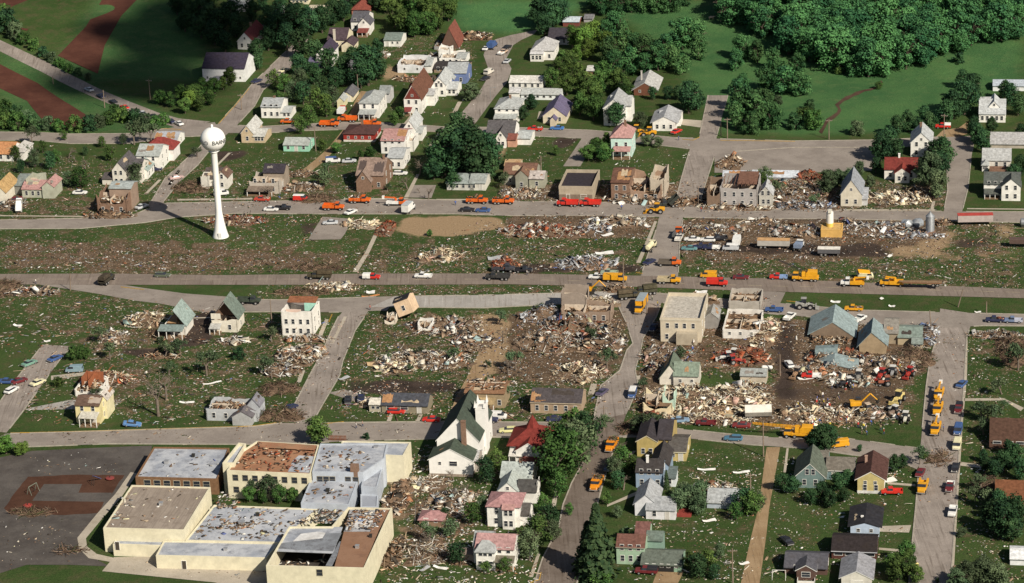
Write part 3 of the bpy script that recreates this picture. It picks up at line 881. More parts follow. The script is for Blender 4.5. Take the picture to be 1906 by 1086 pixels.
PAL_METAL = [((.46, .48, .50), 6), ((.64, .65, .66), 5), ((.26, .27, .29), 5), ((.10, .10, .11), 5), ((.16, .22, .38), 1.5), ((.30, .20, .14), 4)]
PAL_BRUSH = [((.16, .105, .075), 6), ((.10, .068, .05), 6), ((.24, .17, .12), 3), ((.06, .07, .03), 4), ((.33, .26, .20), 1)]
PAL_CREAM = [((.70, .61, .43), 6), ((.72, .67, .53), 6), ((.56, .45, .31), 5), ((.34, .23, .15), 5), ((.74, .72, .67), 4), ((.36, .48, .44), .5), ((.52, .34, .28), 1), ((.10, .075, .05), 3)]
def pieces(pos, lens, wids, pal, tilt=.3, thick=.06, heading=None, name='debris'):
    "one mesh of many thin boards and sheets, each with its own colour"
    n = len(pos)
    if n == 0: pos, lens, wids, n = [(0, 0, 0)], [.1], [.1], 1
    pos = np.array(pos, float); a = np.array(lens, float) / 2; b_ = np.array(wids, float) / 2
    th = rng.uniform(0, 2 * np.pi, n) if heading is None else rng.normal(heading, .5, n)
    tx, ty = rng.normal(0, tilt, n), rng.normal(0, tilt, n)
    ex = np.stack([np.cos(th), np.sin(th), np.sin(tx)], -1); ex /= np.linalg.norm(ex, axis=1)[:, None]
    ey = np.stack([-np.sin(th), np.cos(th), np.sin(ty)], -1)
    ez = np.cross(ex, ey); ez /= np.linalg.norm(ez, axis=1)[:, None]
    ey = np.cross(ez, ex)
    t_ = rng.uniform(.5, 1.6, n) * thick
    sg = np.array([[-1, -1, 0], [1, -1, 0], [1, 1, 0], [-1, 1, 0], [-1, -1, 1], [1, -1, 1], [1, 1, 1], [-1, 1, 1]], float)
    warp = rng.uniform(.7, 1.1, (n, 8))
    V = pos[:, None, :] + ex[:, None, :] * (sg[None, :, 0] * a[:, None] * warp)[..., None] + ey[:, None, :] * (sg[None, :, 1] * b_[:, None] * warp[:, ::-1])[..., None] + ez[:, None, :] * (sg[None, :, 2] * t_[:, None])[..., None]
    F = np.array([(4, 5, 6, 7), (0, 1, 5, 4), (1, 2, 6, 5), (2, 3, 7, 6), (3, 0, 4, 7), (0, 3, 2, 1)])
    FF = (np.arange(n) * 8)[:, None, None] + F[None]
    me = npmesh(name, V.reshape(-1, 3), FF.reshape(-1, 4))
    cols = np.array([c for c, _ in pal]); wt = np.array([q for _, q in pal], float); wt /= wt.sum()
    cc = cols[rng.choice(len(cols), n, p=wt)] * rng.uniform(.65, 1.15, (n, 1))
    cc = np.concatenate([cc, np.ones((n, 1))], 1)
    me.attributes.new('col', 'FLOAT_COLOR', 'POINT').data.foreach_set('color', np.repeat(cc, 8, 0).astype(np.float32).ravel())
    me.materials.append(attrmat('debris_pieces'))
    return me
# ------------------------------------------------------------------ the town's houses, back to front
Wt, Cr, Gy, Bl = (.74, .73, .69), (.66, .60, .44), (.30, .31, .30), (.05, .045, .045)
GRN, RED, BRN, PNK, SLT, LGR, PUR = (.085, .105, .085), (.22, .045, .035), (.105, .060, .045), (.40, .235, .22), (.10, .10, .115), (.36, .38, .37), (.13, .115, .19)
BEIGE, TAN = (.50, .40, .27), (.36, .28, .17)
def HS(px, py, label, **k): return House(k.pop('name', 'house'), px, py, label, **k)

h = HS(418, 24, 'white house at the top edge of the photo among dark trees'); h.block(0, 26, 14, 13, 'gy', 9, Wt, LGR, win=(3, 1)); h.block(26, 14, 10, 10, 'gx', 4, Wt, LGR, y=3)
h = HS(484, 60, 'long low white shed with a pale roof running up between dark trees', name='shed', cat='shed'); h.block(0, 20, 42, 9, 'gy', 5, Wt, (.52, .53, .54), ewin=(6, 1))
h = HS(541, 8, 'pale low house behind the tall trees at the top edge'); h.block(0, 34, 10, 8, 'gx', 4, Cr, LGR, win=(4, 1))
h = HS(574, 26, 'low tan house with a flat pale roof in the trees up the hill street'); h.block(0, 38, 9, 7, 'gx', 4, BEIGE, (.5, .45, .35), win=(4, 1))
h = HS(628, 4, 'cream house corner cut by the top edge above the red roofed house'); h.block(0, 26, 10, 12, 'gx', 6, Cr, LGR, win=(2, 1))
h = HS(443, 92, 'white house with a red roof and gable front beside the dark street'); B = h.block(0, 28, 26, 15, 'gy', 15, Wt, (.17, .05, .05), win=(2, 1), trim=(.7, .7, .68), gwin=True); h.chimney(14, 14, 20, 36)
h = HS(378, 152, 'big white barn with a dark purple roof beside the street corner', name='barn', cat='barn'); h.block(0, 80, 22, 25, 'gx', 18, (.70, .71, .70), (.045, .038, .06), win=(5, 1), wme=WINS); h.block(26, 22, 12, 10, 'gx', 4, (.64, .64, .64), (.3, .3, .32), y=-12)
h = HS(655, 28, 'red brown roofed house behind the dark roofed white house'); h.block(0, 32, 16, 10, 'hip', 13, (.36, .15, .11), (.20, .06, .045), win=(2, 1)); h.chimney(16, 8, 18, 27)
h = HS(654, 58, 'white house with a dark roof and red porch roof up the hill'); B = h.block(0, 30, 16, 18, 'gx', 11, Wt, SLT, win=(2, 2), ewin=(1, 1)); h.block(18, 22, 10, 18, 'gy', 11, Wt, SLT, y=-6, gwin=True, win=(2, 1)); h.porch(20, 18, 5, 8, (.2, .06, .05), y=-6)
h = HS(610, 90, 'cream house with a dark roof and a tall pale chimney'); B = h.block(0, 36, 16, 16, 'gx', 14, Cr, (.075, .055, .065), win=(3, 1), ewin=(1, 1)); h.chimney(14, 0, 8, 34, .8, mat((.55, .5, .42), name='pale_brick')); h.block(32, 22, 12, 12, 'gy', 7, Cr, (.075, .055, .065), y=-7)
h = HS(574, 128, 'white house with purple grey roofs and a small gable, dark trees around'); B = h.block(16, 26, 20, 26, 'gy', 13, Wt, (.055, .045, .07), win=(1, 2), gwin=True); h.block(0, 20, 14, 12, 'shed', 8, Wt, PUR, win=(2, 1)); h.porch(6, 28, 7, 10, PUR)
h = HS(715, 87, 'white garage with a grey green roof on the upper lawn', name='garage', cat='garage'); h.block(0, 32, 14, 12, 'gx', 7, Wt, (.17, .21, .19), door=0, win=(3, 1), wme=WINS)
h = HS(645, 133, 'grey roofed low shed among the dark trees', name='shed', cat='shed'); h.block(0, 26, 12, 9, 'gx', 6, (.4, .4, .4), (.14, .14, .15), win=(2, 1), wme=WINS)
h = HS(816, 90, 'ruined steep A-frame house with a red brown roof, its front torn out'); h.block(4, 34, 18, 1, 'gy', 36, (.13, .08, .06), (.20, .075, .055), ov=.6); h.block(-6, 24, 12, 6, 'open', 0, (.3, .3, .3), broke=.8, y=-3)
h = HS(818, 122, 'half wrecked white house with orange boards bared on top'); h.block(0, 40, 16, 14, 'open', 0, Wt, broke=.7, win=(3, 1)); h.block(-8, 22, 10, 22, 'open', 0, Wt, y=10, broke=.9); h.block(30, 18, 12, 11, 'gx', 4, Wt, LGR, y=2)
h = HS(740, 136, 'long white flat topped wreck with a jagged roof edge beside bare earth'); h.block(0, 52, 18, 17, 'open', 0, (.66, .68, .70), broke=.5, win=(2, 1), wme=WINS); h.block(52, 12, 16, 14, 'gx', 7, Wt, LGR, win=None)
h = HS(832, 156, 'blue house with a grey roof behind the white gabled one'); h.block(0, 37, 16, 20, 'gx', 12, (.14, .19, .36), (.33, .35, .36), win=(2, 1), ewin=(1, 1)); h.block(-2, 18, 10, 14, 'gy', 9, (.14, .19, .36), LGR, y=-6, gwin=True)
h = HS(808, 136, 'low tan house with a long black roof above the blue house'); h.block(0, 62, 14, 8, 'gx', 4, (.26, .2, .14), (.045, .04, .04), win=(5, 1))
h = HS(806, 180, 'white gabled house with grey roofs beside the curving street'); h.block(0, 24, 22, 22, 'gy', 13, Wt, (.42, .44, .44), win=(2, 2), gwin=True); h.block(24, 20, 14, 12, 'gx', 7, Wt, (.45, .47, .47), win=(2, 1), y=2)
h = HS(753, 212, 'tall white house with a brown shingled gable and steep brown roof'); B = h.block(0, 32, 36, 27, 'gy', 26, Wt, (.145, .070, .048), win=(2, 2), ewin=(3, 2)); g = MB(); X, H_ = h.X, h.H
g.poly([(X(1), -.04, H_(27.3)), (X(31), -.04, H_(27.3)), (X(16), -.04, H_(51))]); g.build('gable_shingles', mat((.17, .045, .035), .2, .9, 2, .1, .1, name='brown_shingle'), h.root)
h.put(WINS, 'window', (X(16), -.07, H_(34))); h.porch(2, 12, 5, 9, (.2, .05, .05), posts=2); h.block(-2, 10, 18, 26, 'gx', 9, (.2, .07, .05), (.16, .06, .05), y=14)
h.block(30, 16, 12, 20, 'gx', 6, Wt, (.4, .41, .41), y=16, ewin=(2, 2))
h = HS(670, 220, 'square white two storey house with a grey hipped roof and glazed porch'); h.block(0, 36, 22, 28, 'hip', 10, Wt, (.34, .36, .355), win=(2, 2), ewin=(2, 2)); h.porch(2, 30, 6, 13, LGR, posts=4); h.block(16, 20, 12, 18, 'gx', 9, (.5, .5, .5), (.24, .26, .26), y=30)
h = HS(487, 220, 'white two storey house with a grey roof and a small wing to its right'); h.block(0, 38, 16, 21, 'gx', 9, Wt, (.34, .36, .37), win=(3, 2), ewin=(1, 1)); h.block(38, 18, 12, 11, 'gx', 5, Wt, (.4, .42, .42), win=(2, 1)); h.chimney(20, 8, 26, 33)
h = HS(635, 190, 'small cream garage with a dark gable roof behind the orange trucks', name='garage', cat='garage'); h.block(0, 22, 16, 10, 'gy', 8, Cr, (.12, .12, .13)); h.put(GDOOR, 'door', (h.X(11), 0, .05))
h = HS(628, 202, 'small pale yellow shed next to the cream garage', name='shed', cat='shed'); h.block(0, 12, 10, 14, 'gy', 6, (.65, .60, .38), LGR)
h = HS(450, 266, 'beige gabled house with a pale roof behind the water tower'); h.block(0, 22, 22, 18, 'gy', 13, BEIGE, (.48, .48, .46), gwin=True, win=(1, 1)); h.block(22, 22, 16, 12, 'gx', 6, BEIGE, (.50, .50, .47), win=(3, 1))
h = HS(528, 282, 'small mint green house with a grey roof on open lawn'); h.block(0, 48, 14, 12, 'gx', 7, (.30, .58, .44), (.36, .39, .37), win=(3, 1), ewin=(1, 1), door=1)
h = HS(640, 264, 'long low red house with a dark brown roof behind orange trucks'); h.block(0, 58, 18, 15, 'hip', 8, (.30, .035, .028), (.085, .045, .042), win=(4, 1), ewin=(1, 1), wme=WINS, base=(.6, .58, .53)); h.chimney(25, 16, 16, 25)
h = HS(752, 262, 'white gabled house with a pale roof behind the torn pink roof'); h.block(0, 22, 22, 22, 'gy', 15, Wt, (.45, .47, .47), gwin=True, win=(1, 1)); h.block(22, 12, 14, 14, 'gx', 5, Wt, LGR)
h = HS(710, 286, 'big white house with a torn pink roof showing bare boards'); B = h.block(0, 44, 24, 24, 'gx', 10, (.7, .69, .67), PNK, win=(3, 2), ewin=(2, 2)); h.bare(B, 's', .62, 1.0, .3, 1.0); h.block(44, 14, 16, 20, 'open', 0, Wt, y=4, broke=.8)
h = HS(712, 314, 'white cottage with a grey roof in front of the torn pink roof'); h.block(10, 30, 20, 20, 'gx', 8, Wt, (.38, .40, .41), win=(2, 1), ewin=(2, 1)); h.block(0, 14, 12, 10, 'gx', 5, Wt, (.2, .22, .25), y=6)
h = HS(664, 352, 'brown brick house with steep gables and half its shingles stripped'); B = h.block(0, 52, 26, 26, 'gx', 20, (.25, .165, .13), (.25, .185, .155), win=(3, 1), ewin=(2, 2), wmat=BRICK); h.block(4, 26, 14, 20, 'gy', 18, (.25, .16, .13), (.24, .18, .15), y=-6, wmat=BRICK, gwin=True)
h.bare(B, 's', .05, .3, .2, .9, mat((.08, .06, .055), name='stripped_roof')); h.bare(B, 's', .6, .95, .1, .8, mat((.085, .065, .06), name='stripped_roof')); h.chimney(46, 12, 30, 52)
h = HS(832, 354, 'low grey roofed ranch house beside the big dark trees'); h.block(0, 50, 20, 13, 'hip', 8, (.55, .54, .50), (.27, .31, .30), win=(4, 1)); h.block(42, 30, 18, 14, 'gx', 8, (.6, .58, .52), (.3, .33, .32), win=(2, 1), door=1)
h = HS(906, 268, 'white house with a dark roof and cross gable beside a sandy yard'); h.block(0, 52, 18, 20, 'gx', 15, Wt, (.10, .095, .10), win=(4, 1), ewin=(1, 1)); h.block(22, 18, 12, 20, 'gy', 12, Wt, (.1, .095, .1), y=-8, win=(2, 1), gwin=True); h.block(-10, 14, 10, 12, 'gx', 4, Wt, LGR, y=4)
h.block(42, 16, 10, 14, 'gx', 6, (.5, .28, .2), (.2, .075, .06), y=-6)
h = HS(962, 270, 'white garage with a pale grey roof beside the cross gabled house', name='garage', cat='garage'); h.block(0, 26, 16, 12, 'gx', 5, Wt, (.42, .45, .45))
h = HS(922, 226, 'square white house with a grey hip roof and porch at the street corner'); h.block(0, 44, 20, 24, 'hip', 11, Wt, (.37, .39, .39), win=(3, 2), ewin=(2, 2)); h.porch(1, 40, 6, 11, LGR, posts=4); h.chimney(24, 10, 28, 39)
h = HS(990, 112, 'white house with a pale hipped roof on the upper lawn'); h.block(0, 41, 18, 18, 'hip', 15, Wt, (.42, .42, .42), win=(3, 1), ewin=(1, 1)); h.block(-1, 24, 10, 14, 'gx', 3, Wt, (.55, .55, .55), y=-3, win=(3, 1))
h = HS(948, 166, 'long white ranch house half hidden by trees, farther of two'); h.block(0, 62, 12, 12, 'gx', 7, Wt, (.58, .57, .54), win=(5, 1))
h = HS(970, 186, 'long white ranch house half hidden by trees, nearer of two'); h.block(0, 74, 12, 10, 'gx', 5, (.72, .75, .75), (.42, .44, .43), win=(6, 1)); h.block(-22, 20, 10, 13, 'gx', 5, Wt, (.5, .5, .5))
h = HS(1092, 142, 'small brown shed with a white roof hidden in trees', name='shed', cat='shed'); h.block(0, 22, 10, 10, 'gx', 4, (.16, .08, .06), (.5, .5, .48))
h = HS(1020, 84, 'dark roofed house lost in the trees behind the hipped roof'); h.block(0, 38, 16, 12, 'gx', 12, (.5, .5, .5), (.05, .045, .055), win=(3, 1))
h = HS(1011, 230, 'cream bungalow with a purple gable roof facing the street'); h.block(0, 42, 26, 14, 'gy', 16, (.62, .55, .42), PUR, win=(2, 1), ewin=(2, 1)); h.block(16, 10, 8, 12, 'gy', 5, (.6, .52, .4), PUR, y=-6)
h = HS(1124, 234, 'tall white house with a pale cross gabled roof behind a dark tree'); h.block(0, 38, 24, 32, 'gy', 16, Wt, (.33, .34, .345), win=(2, 2), ewin=(2, 2), gwin=True); h.block(8, 40, 14, 30, 'gx', 12, Wt, (.36, .37, .37), y=8)
h = HS(1180, 178, 'brown wooden house with a pale gable roof and two white windows'); h.block(0, 40, 26, 11, 'gy', 12, (.15, .065, .04), (.42, .42, .41), win=(2, 1), wme=WINS, ov=.9); h.chimney(10, 12, 14, 34, .5, mat((.5, .48, .44), name='pale_brick'))
h = HS(1215, 244, 'white ranch house with a broad pale grey roof beside the steep street'); h.block(0, 42, 24, 16, 'gy', 10, Wt, (.36, .37, .385), win=(3, 1), ewin=(2, 1), ov=.9); h.block(8, 40, 12, 15, 'gx', 8, Wt, (.36, .37, .385), y=10)
h = HS(1048, 50, 'small red barn with a pale blue metal roof under the wood', name='barn', cat='barn'); h.block(0, 30, 10, 9, 'gx', 4, (.18, .06, .05), (.48, .55, .60))
h = HS(1087, 42, 'tiny grey shed right of the small red barn', name='shed', cat='shed'); h.block(0, 16, 8, 7, 'gx', 4, (.3, .3, .3), (.17, .17, .18))
h = HS(1138, 292, 'mint green two storey house with a pink hipped roof'); h.block(0, 38, 18, 36, 'hip', 18, (.50, .68, .62), PNK, win=(2, 2), ewin=(2, 2)); h.porch(6, 30, 6, 16, PNK, posts=3); h.chimney(24, 8, 40, 60)
h = HS(1822, 228, 'white farmhouse with a grey roof, dormer and porch windows'); h.block(0, 48, 22, 16, 'gx', 17, Wt, (.44, .46, .47), win=(5, 1), ewin=(2, 1)); h.block(18, 18, 16, 26, 'gy', 9, Wt, (.46, .48, .49), y=4, gwin=True); h.block(2, 24, 12, 24, 'gx', 6, Wt, (.46, .48, .49), y=12)
h = HS(1848, 170, 'long white shed with a pale blue metal roof on the hillside', name='shed', cat='shed'); h.block(0, 70, 12, 10, 'gx', 5, (.70, .72, .73), (.42, .47, .53))
h = HS(1695, 292, 'white gabled house with a pale grey roof among trees by the lot'); h.block(0, 38, 22, 26, 'gy', 18, Wt, (.40, .42, .43), win=(2, 2), ewin=(2, 2), gwin=True); h.chimney(17, 14, 36, 50)
h = HS(1646, 334, 'white cottage with a dark red roof behind fallen branches'); h.block(0, 60, 16, 19, 'gx', 14, (.7, .68, .63), (.165, .036, .03), win=(3, 1), ewin=(1, 1)); h.block(20, 26, 10, 18, 'gy', 9, (.72, .70, .64), RED, y=-7, win=(2, 1)); h.chimney(26, 8, 24, 40, .6, WHITE)
h = HS(1843, 276, 'low shed with a wide pale grey roof at the right edge', name='shed', cat='shed'); h.block(0, 80, 20, 8, 'gx', 12, (.4, .36, .3), (.38, .38, .38))
h = HS(1828, 314, 'white house with a pale grey roof behind the dark roofed one'); h.block(0, 52, 16, 16, 'gx', 14, (.6, .57, .52), (.38, .39, .39), win=(3, 1)); h.block(0, 11, 10, 12, 'hip', 6, Wt, LGR, y=-6, win=(2, 1)); h.block(14, 48, 10, 6, 'gx', 6, (.3, .25, .2), (.17, .10, .07), y=-14)
h = HS(1831, 366, 'white two storey house with a dark green grey cross gabled roof'); h.block(0, 66, 18, 24, 'gx', 13, Wt, (.095, .105, .10), win=(5, 2), ewin=(1, 2)); h.block(32, 34, 12, 26, 'gy', 14, Wt, (.095, .105, .10), y=-8, win=(2, 2)); h.porch(2, 28, 6, 11, (.1, .11, .1), posts=4)
h = HS(1565, 384, 'narrow pale house with a steep slate gable standing alone in rubble'); h.block(0, 38, 28, 22, 'gy', 26, (.56, .52, .43), (.26, .28, .31), win=(2, 1), ewin=(2, 1), gwin=True); h.block(36, 12, 16, 12, 'shed', 6, (.5, .5, .5), (.4, .42, .45), y=2)

DMG[0] = .6
# ------------------------------------------------------------------ the wrecked upper street
h = House('shop_building', 1041, 374, 'flat roofed tan shop building with a black roof, standing intact on the wrecked street', 'shop')
h.block(0, 62, 34, 27, 'flat', 0, (.38, .32, .25), (.040, .034, .042), win=(2, 1), wme=WINW, door=0, parapet=1.0, wmat=mat((.40, .34, .26), .12, .9, 1., .1, .35, name='tan_brick')); g = MB(); g.box(h.X(.5), -.06, .1, h.X(61.5), .02, h.H(12)); g.build('shop_front', mat((.22, .17, .13), .2, .8, 1, .1, .2, name='brown_shopfront'), h.root)
h = House('brick_building', 1138, 374, 'ruined two storey brick building split open beside the flat roofed shop', 'building')
B = h.block(0, 34, 30, 34, 'gx', 12, (.2, .12, .09), (.13, .07, .05), wmat=BRICK, win=(2, 2)); h.bare(B, 's', .3, 1, .1, .9); h.block(34, 58, 30, 34, 'open', 0, (.32, .22, .16), broke=1.6, cut=.45, win=(3, 1)); h.junk(h.X(36), h.D(2), h.X(90), h.D(28), h.H(15), 2.5, 160); h.block(70, 26, 28, 40, 'open', 0, (.48, .42, .34), y=4, broke=1.2)
h = House('brick_building', 1340, 386, 'grey two storey shell with bare brown rafters and boarded windows', 'building')
h.block(0, 68, 30, 36, 'open', 0, (.36, .34, .33), broke=.5, win=(4, 2)); B = h.block(-24, 26, 28, 34, 'open', 0, (.2, .14, .1), broke=1.5, cut=.4); h.junk(h.X(-22), h.D(2), h.X(0), h.D(26), h.H(16), 2.5, 70)
g = MB()
for k in range(9): g.box(h.X(4 + 7 * k), h.D(3), h.H(37), h.X(4 + 7 * k) + .12, h.D(24), h.H(38))
g.build('rafters', mat((.19, .10, .07), .2, .9, 1, .1, name='brown_rafters'), h.root); g = MB(); g.shell([(h.X(30), h.D(8), h.H(36.5)), (h.X(66), h.D(8), h.H(36.5)), (h.X(66), h.D(28), h.H(42)), (h.X(30), h.D(28), h.H(42))], .15); g.build('roof', roofm((.17, .09, .065)), h.root)
h = HS(1413, 384, 'slim grey gabled house next to the grey shell'); h.block(0, 24, 16, 22, 'gy', 14, (.42, .41, .37), (.42, .43, .44), win=(2, 2))
h = House('machine_shed', 1345, 337, 'pale blue grey shed roof with orange boards torn over its edge', 'shed'); B = h.block(0, 56, 10, 6, 'gx', 8, (.5, .5, .5), (.42, .45, .50)); h.bare(B, 's', .2, .7, .1, 1)
h = House('machine_shed', 1400, 333, 'long pale metal shed lying behind the grey shell', 'shed'); h.block(0, 84, 10, 4, 'gx', 7, (.55, .57, .6), (.50, .54, .60))
h = HS(938, 344, 'grey green house with its gables and roof ripped, brown boards showing'); B = h.block(0, 60, 18, 20, 'gx', 12, (.32, .31, .25), (.16, .09, .065), win=(3, 1)); h.block(26, 22, 10, 24, 'gy', 10, (.27, .27, .22), (.17, .1, .07), y=-8, win=(1, 1)); h.block(50, 28, 12, 18, 'gx', 8, (.33, .33, .26), (.42, .38, .36), y=-6, win=(1, 1))
h = HS(905, 318, 'small tan roofed shed behind the ripped grey green house', name='shed', cat='shed'); h.block(34, 28, 12, 10, 'gx', 5, (.5, .42, .3), (.42, .29, .17))
h = HS(465, 360, 'grey house with its upper storey and roof blown off near the tower'); h.block(0, 56, 18, 26, 'open', 0, (.44, .40, .35), broke=1.2, cut=.25, win=(3, 2), ewin=(1, 1)); h.porch(0, 46, 6, 10, (.2, .16, .13)); B = h.block(18, 40, 12, 28, 'gx', 10, (.3, .25, .2), (.045, .04, .05), y=12)
h = HS(380, 348, 'white house with a torn dark roof right behind the tower stem'); h.block(0, 42, 16, 16, 'gx', 12, (.66, .64, .58), (.09, .075, .07), win=(3, 1), ewin=(1, 1)); h.block(28, 20, 12, 22, 'gy', 10, (.66, .64, .58), (.14, .09, .07), y=-4, win=(1, 2)); h.block(-2, 14, 8, 24, 'open', 0, (.6, .58, .52), broke=1, y=-4)
h = HS(211, 345, 'pale house with a dark gable roof and broken porch near the street'); h.block(0, 24, 24, 28, 'gy', 14, (.63, .60, .54), (.095, .09, .095), win=(2, 2)); h.block(24, 26, 18, 26, 'gx', 11, (.63, .60, .54), (.1, .095, .1), y=4, win=(2, 1), ewin=(2, 1))
h = HS(191, 344, 'little white shed left of the dark gabled house', name='shed', cat='shed'); h.block(0, 20, 12, 11, 'gx', 5, (.6, .57, .5), (.09, .08, .08))
h = HS(252, 318, 'white house with grey and dark red roofs in a row along the street'); h.block(4, 44, 20, 28, 'gx', 12, Wt, (.36, .39, .38), win=(2, 2), ewin=(2, 2)); h.block(8, 30, 14, 16, 'gy', 10, Wt, (.28, .34, .32), y=-16, win=(2, 1), ewin=(2, 1)); h.block(0, 56, 14, 22, 'hip', 16, (.7, .68, .66), (.22, .045, .04), y=20)
h = HS(287, 274, 'small white house with a grey roof, one slope stripped to orange boards'); B = h.block(0, 44, 16, 12, 'gx', 9, Wt, (.36, .38, .42), win=(2, 1), ewin=(1, 1)); h.bare(B, 's', 0, .3, .1, .9)
h = HS(182, 398, 'shattered brick house with its front fallen away beside the tower shadow'); h.block(0, 56, 22, 38, 'open', 0, (.27, .19, .14), broke=2.0, wmat=BRICK, cut=.5, win=(3, 1)); h.junk(h.X(2), h.D(2), h.X(54), h.D(20), h.H(19), 2.5, 110); B = h.block(16, 42, 14, 38, 'gx', 5, (.3, .22, .17), (.33, .37, .37), y=10)
h = HS(42, 368, 'green grey house with a pink roof, its upper walls cut open'); h.block(0, 52, 16, 16, 'gx', 9, (.40, .41, .33), PNK, win=(4, 1)); h.block(2, 26, 14, 28, 'open', 0, (.40, .41, .33), y=6, broke=.9, win=(2, 1)); h.block(40, 22, 16, 22, 'gy', 8, (.40, .41, .33), PNK, y=-1); h.block(-22, 22, 14, 16, 'shed', 8, (.2, .2, .18), (.20, .23, .22), y=6)
h = HS(-16, 378, 'white gabled house shell cut by the left edge, roof boards bared'); B = h.block(0, 28, 24, 20, 'gy', 14, (.66, .62, .52), (.42, .28, .13))
h = HS(-20, 300, 'white house at the left edge with an orange stripped roof'); B = h.block(0, 46, 18, 14, 'gx', 13, Wt, (.43, .21, .10), win=(3, 1)); h.block(44, 22, 16, 16, 'hip', 10, (.7, .68, .64), (.44, .43, .41), y=2)

# ------------------------------------------------------------------ below the highway
h = HS(304, 625, 'white gabled house torn in half lengthwise, its attic open to the street'); h.block(0, 42, 22, 17, 'open', 0, (.7, .68, .62), broke=.5, win=(2, 1)); h.porch(-2, 44, 8, 17, (.20, .25, .24), posts=4)
g = MB(); X, D, H_ = h.X, h.D, h.H
g.shell([(X(20), D(2), H_(46)), (X(44), D(2), H_(16)), (X(44), D(26), H_(16)), (X(20), D(26), H_(46))], .2); g.build('roof', roofm((.27, .34, .32)), h.root)
g = MB(); g.poly([(X(42), D(26), H_(16)), (X(0), D(26), H_(16)), (X(20), D(26), H_(45))]); g.build('gable_wall', wallm((.24, .17, .12)), h.root)
g = MB(); g.box(X(4), D(6), H_(17.5), X(38), D(25), H_(18.2)); g.build('attic_floor', RAWWOOD, h.root); g = MB(); g.box(X(12), D(20), H_(18), X(32), D(21), H_(32)); g.box(X(22), D(8), H_(18), X(22.6), D(20), H_(30)); g.build('partition', mat((.36, .2, .12), .2, .9, 1, .1, name='raw_plaster'), h.root)
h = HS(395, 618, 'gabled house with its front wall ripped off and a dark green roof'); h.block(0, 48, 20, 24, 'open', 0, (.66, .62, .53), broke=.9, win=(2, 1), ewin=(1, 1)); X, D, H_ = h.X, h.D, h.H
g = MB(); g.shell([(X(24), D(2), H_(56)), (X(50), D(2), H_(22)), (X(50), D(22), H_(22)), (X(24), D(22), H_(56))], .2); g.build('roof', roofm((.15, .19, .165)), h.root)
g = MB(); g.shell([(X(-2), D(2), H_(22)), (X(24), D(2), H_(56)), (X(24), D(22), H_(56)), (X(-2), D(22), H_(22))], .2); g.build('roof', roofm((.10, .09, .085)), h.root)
g = MB(); g.poly([(X(0), D(8), H_(24)), (X(40), D(8), H_(24)), (X(24), D(8), H_(50))]); g.build('gable_wall', wallm((.16, .1, .07)), h.root); g = MB(); g.box(X(0), -.05, H_(24), X(18), .12, H_(34)); g.build('broken_wall', wallm((.66, .62, .53)), h.root); h.porch(0, 18, 6, 12, (.4, .4, .38), posts=3)
h = HS(526, 625, 'white two storey house without its roof, mint green room exposed'); h.block(0, 58, 24, 46, 'open', 0, (.74, .72, .67), broke=.7, win=(4, 2), ewin=(2, 2)); X, D, H_ = h.X, h.D, h.H
g = MB(); g.box(X(34), D(16), H_(32), X(56), D(17), H_(47)); g.build('partition', mat((.35, .62, .52), .1, .9, 1, .1, name='mint_plaster'), h.root); g = MB(); g.box(X(4), D(8), H_(31), X(32), D(9), H_(41)); g.build('partition', mat((.66, .50, .42), .1, .9, 1, .1, name='pink_plaster'), h.root)
g = MB(); g.shell([(X(2), D(16), H_(48)), (X(56), D(16), H_(48)), (X(56), D(25), H_(51)), (X(2), D(25), H_(51))], .2); g.build('roof', roofm((.26, .11, .06)), h.root)
h = HS(742, 598, 'small cabin flung on its corner, floor and plank side showing', name='house'); h.root.rotation_euler = (R(-8), R(-22), R(-10)); h.block(0, 30, 16, 24, 'gx', 4, (.62, .47, .32), (.03, .03, .035), wmat=mat((.60, .45, .31), .15, .9, 1, .1, .2, name='plank_side'), win=(1, 1)); h.root.location.z += 1.6
h = HS(716, 604, 'white shell corner of a blown away house left of the tilted cabin'); h.block(0, 20, 10, 14, 'open', 0, (.66, .60, .5), broke=1.6)
h = HS(778, 618, 'white fragment of standing wall right of the tilted cabin'); h.block(0, 26, 10, 18, 'open', 0, (.7, .69, .66), broke=1.8)
h = HS(143, 788, 'yellow two storey house with a stripped roof on the corner lawn'); B = h.block(0, 46, 20, 34, 'gx', 8, (.66, .58, .32), (.13, .085, .065), win=(2, 2), ewin=(1, 2), door=1); h.bare(B, 's', .5, 1, .1, .9, mat((.36, .30, .25), name='stripped_roof')); h.block(36, 16, 18, 36, 'gy', 9, (.68, .62, .40), (.50, .46, .42), y=10); h.porch(12, 32, 8, 18, (.52, .50, .44), posts=4)
h = HS(140, 738, 'roofless white bungalow with red brown inner walls laid open'); h.block(0, 46, 24, 14, 'open', 0, (.74, .72, .67), broke=.8, win=(2, 1), wme=WINS); h.junk(h.X(2), h.D(4), h.X(42), h.D(20), 1.2, 3., 40)
g = MB(); g.box(h.X(8), h.D(8), 0, h.X(8.8), h.D(22), h.H(28)); g.box(h.X(10), h.D(20), 0, h.X(40), h.D(21), h.H(27)); g.box(h.X(22), h.D(6), 0, h.X(22.8), h.D(20), h.H(24)); g.build('partition', mat((.30, .11, .055), .2, .9, 1, .1, .3, name='red_brown_panelling'), h.root)
h = HS(385, 783, 'grey sided house with its roof gone and a small gabled porch'); h.block(0, 96, 24, 22, 'open', 0, (.42, .44, .46), broke=.7, win=(4, 1)); h.junk(h.X(3), h.D(3), h.X(70), h.D(22), h.H(13), 2.5, 120); B = h.block(54, 36, 12, 16, 'gy', 10, (.36, .37, .37), (.13, .12, .13), y=-8); h.block(74, 22, 14, 24, 'gy', 12, (.4, .42, .45), (.2, .2, .23), y=6)
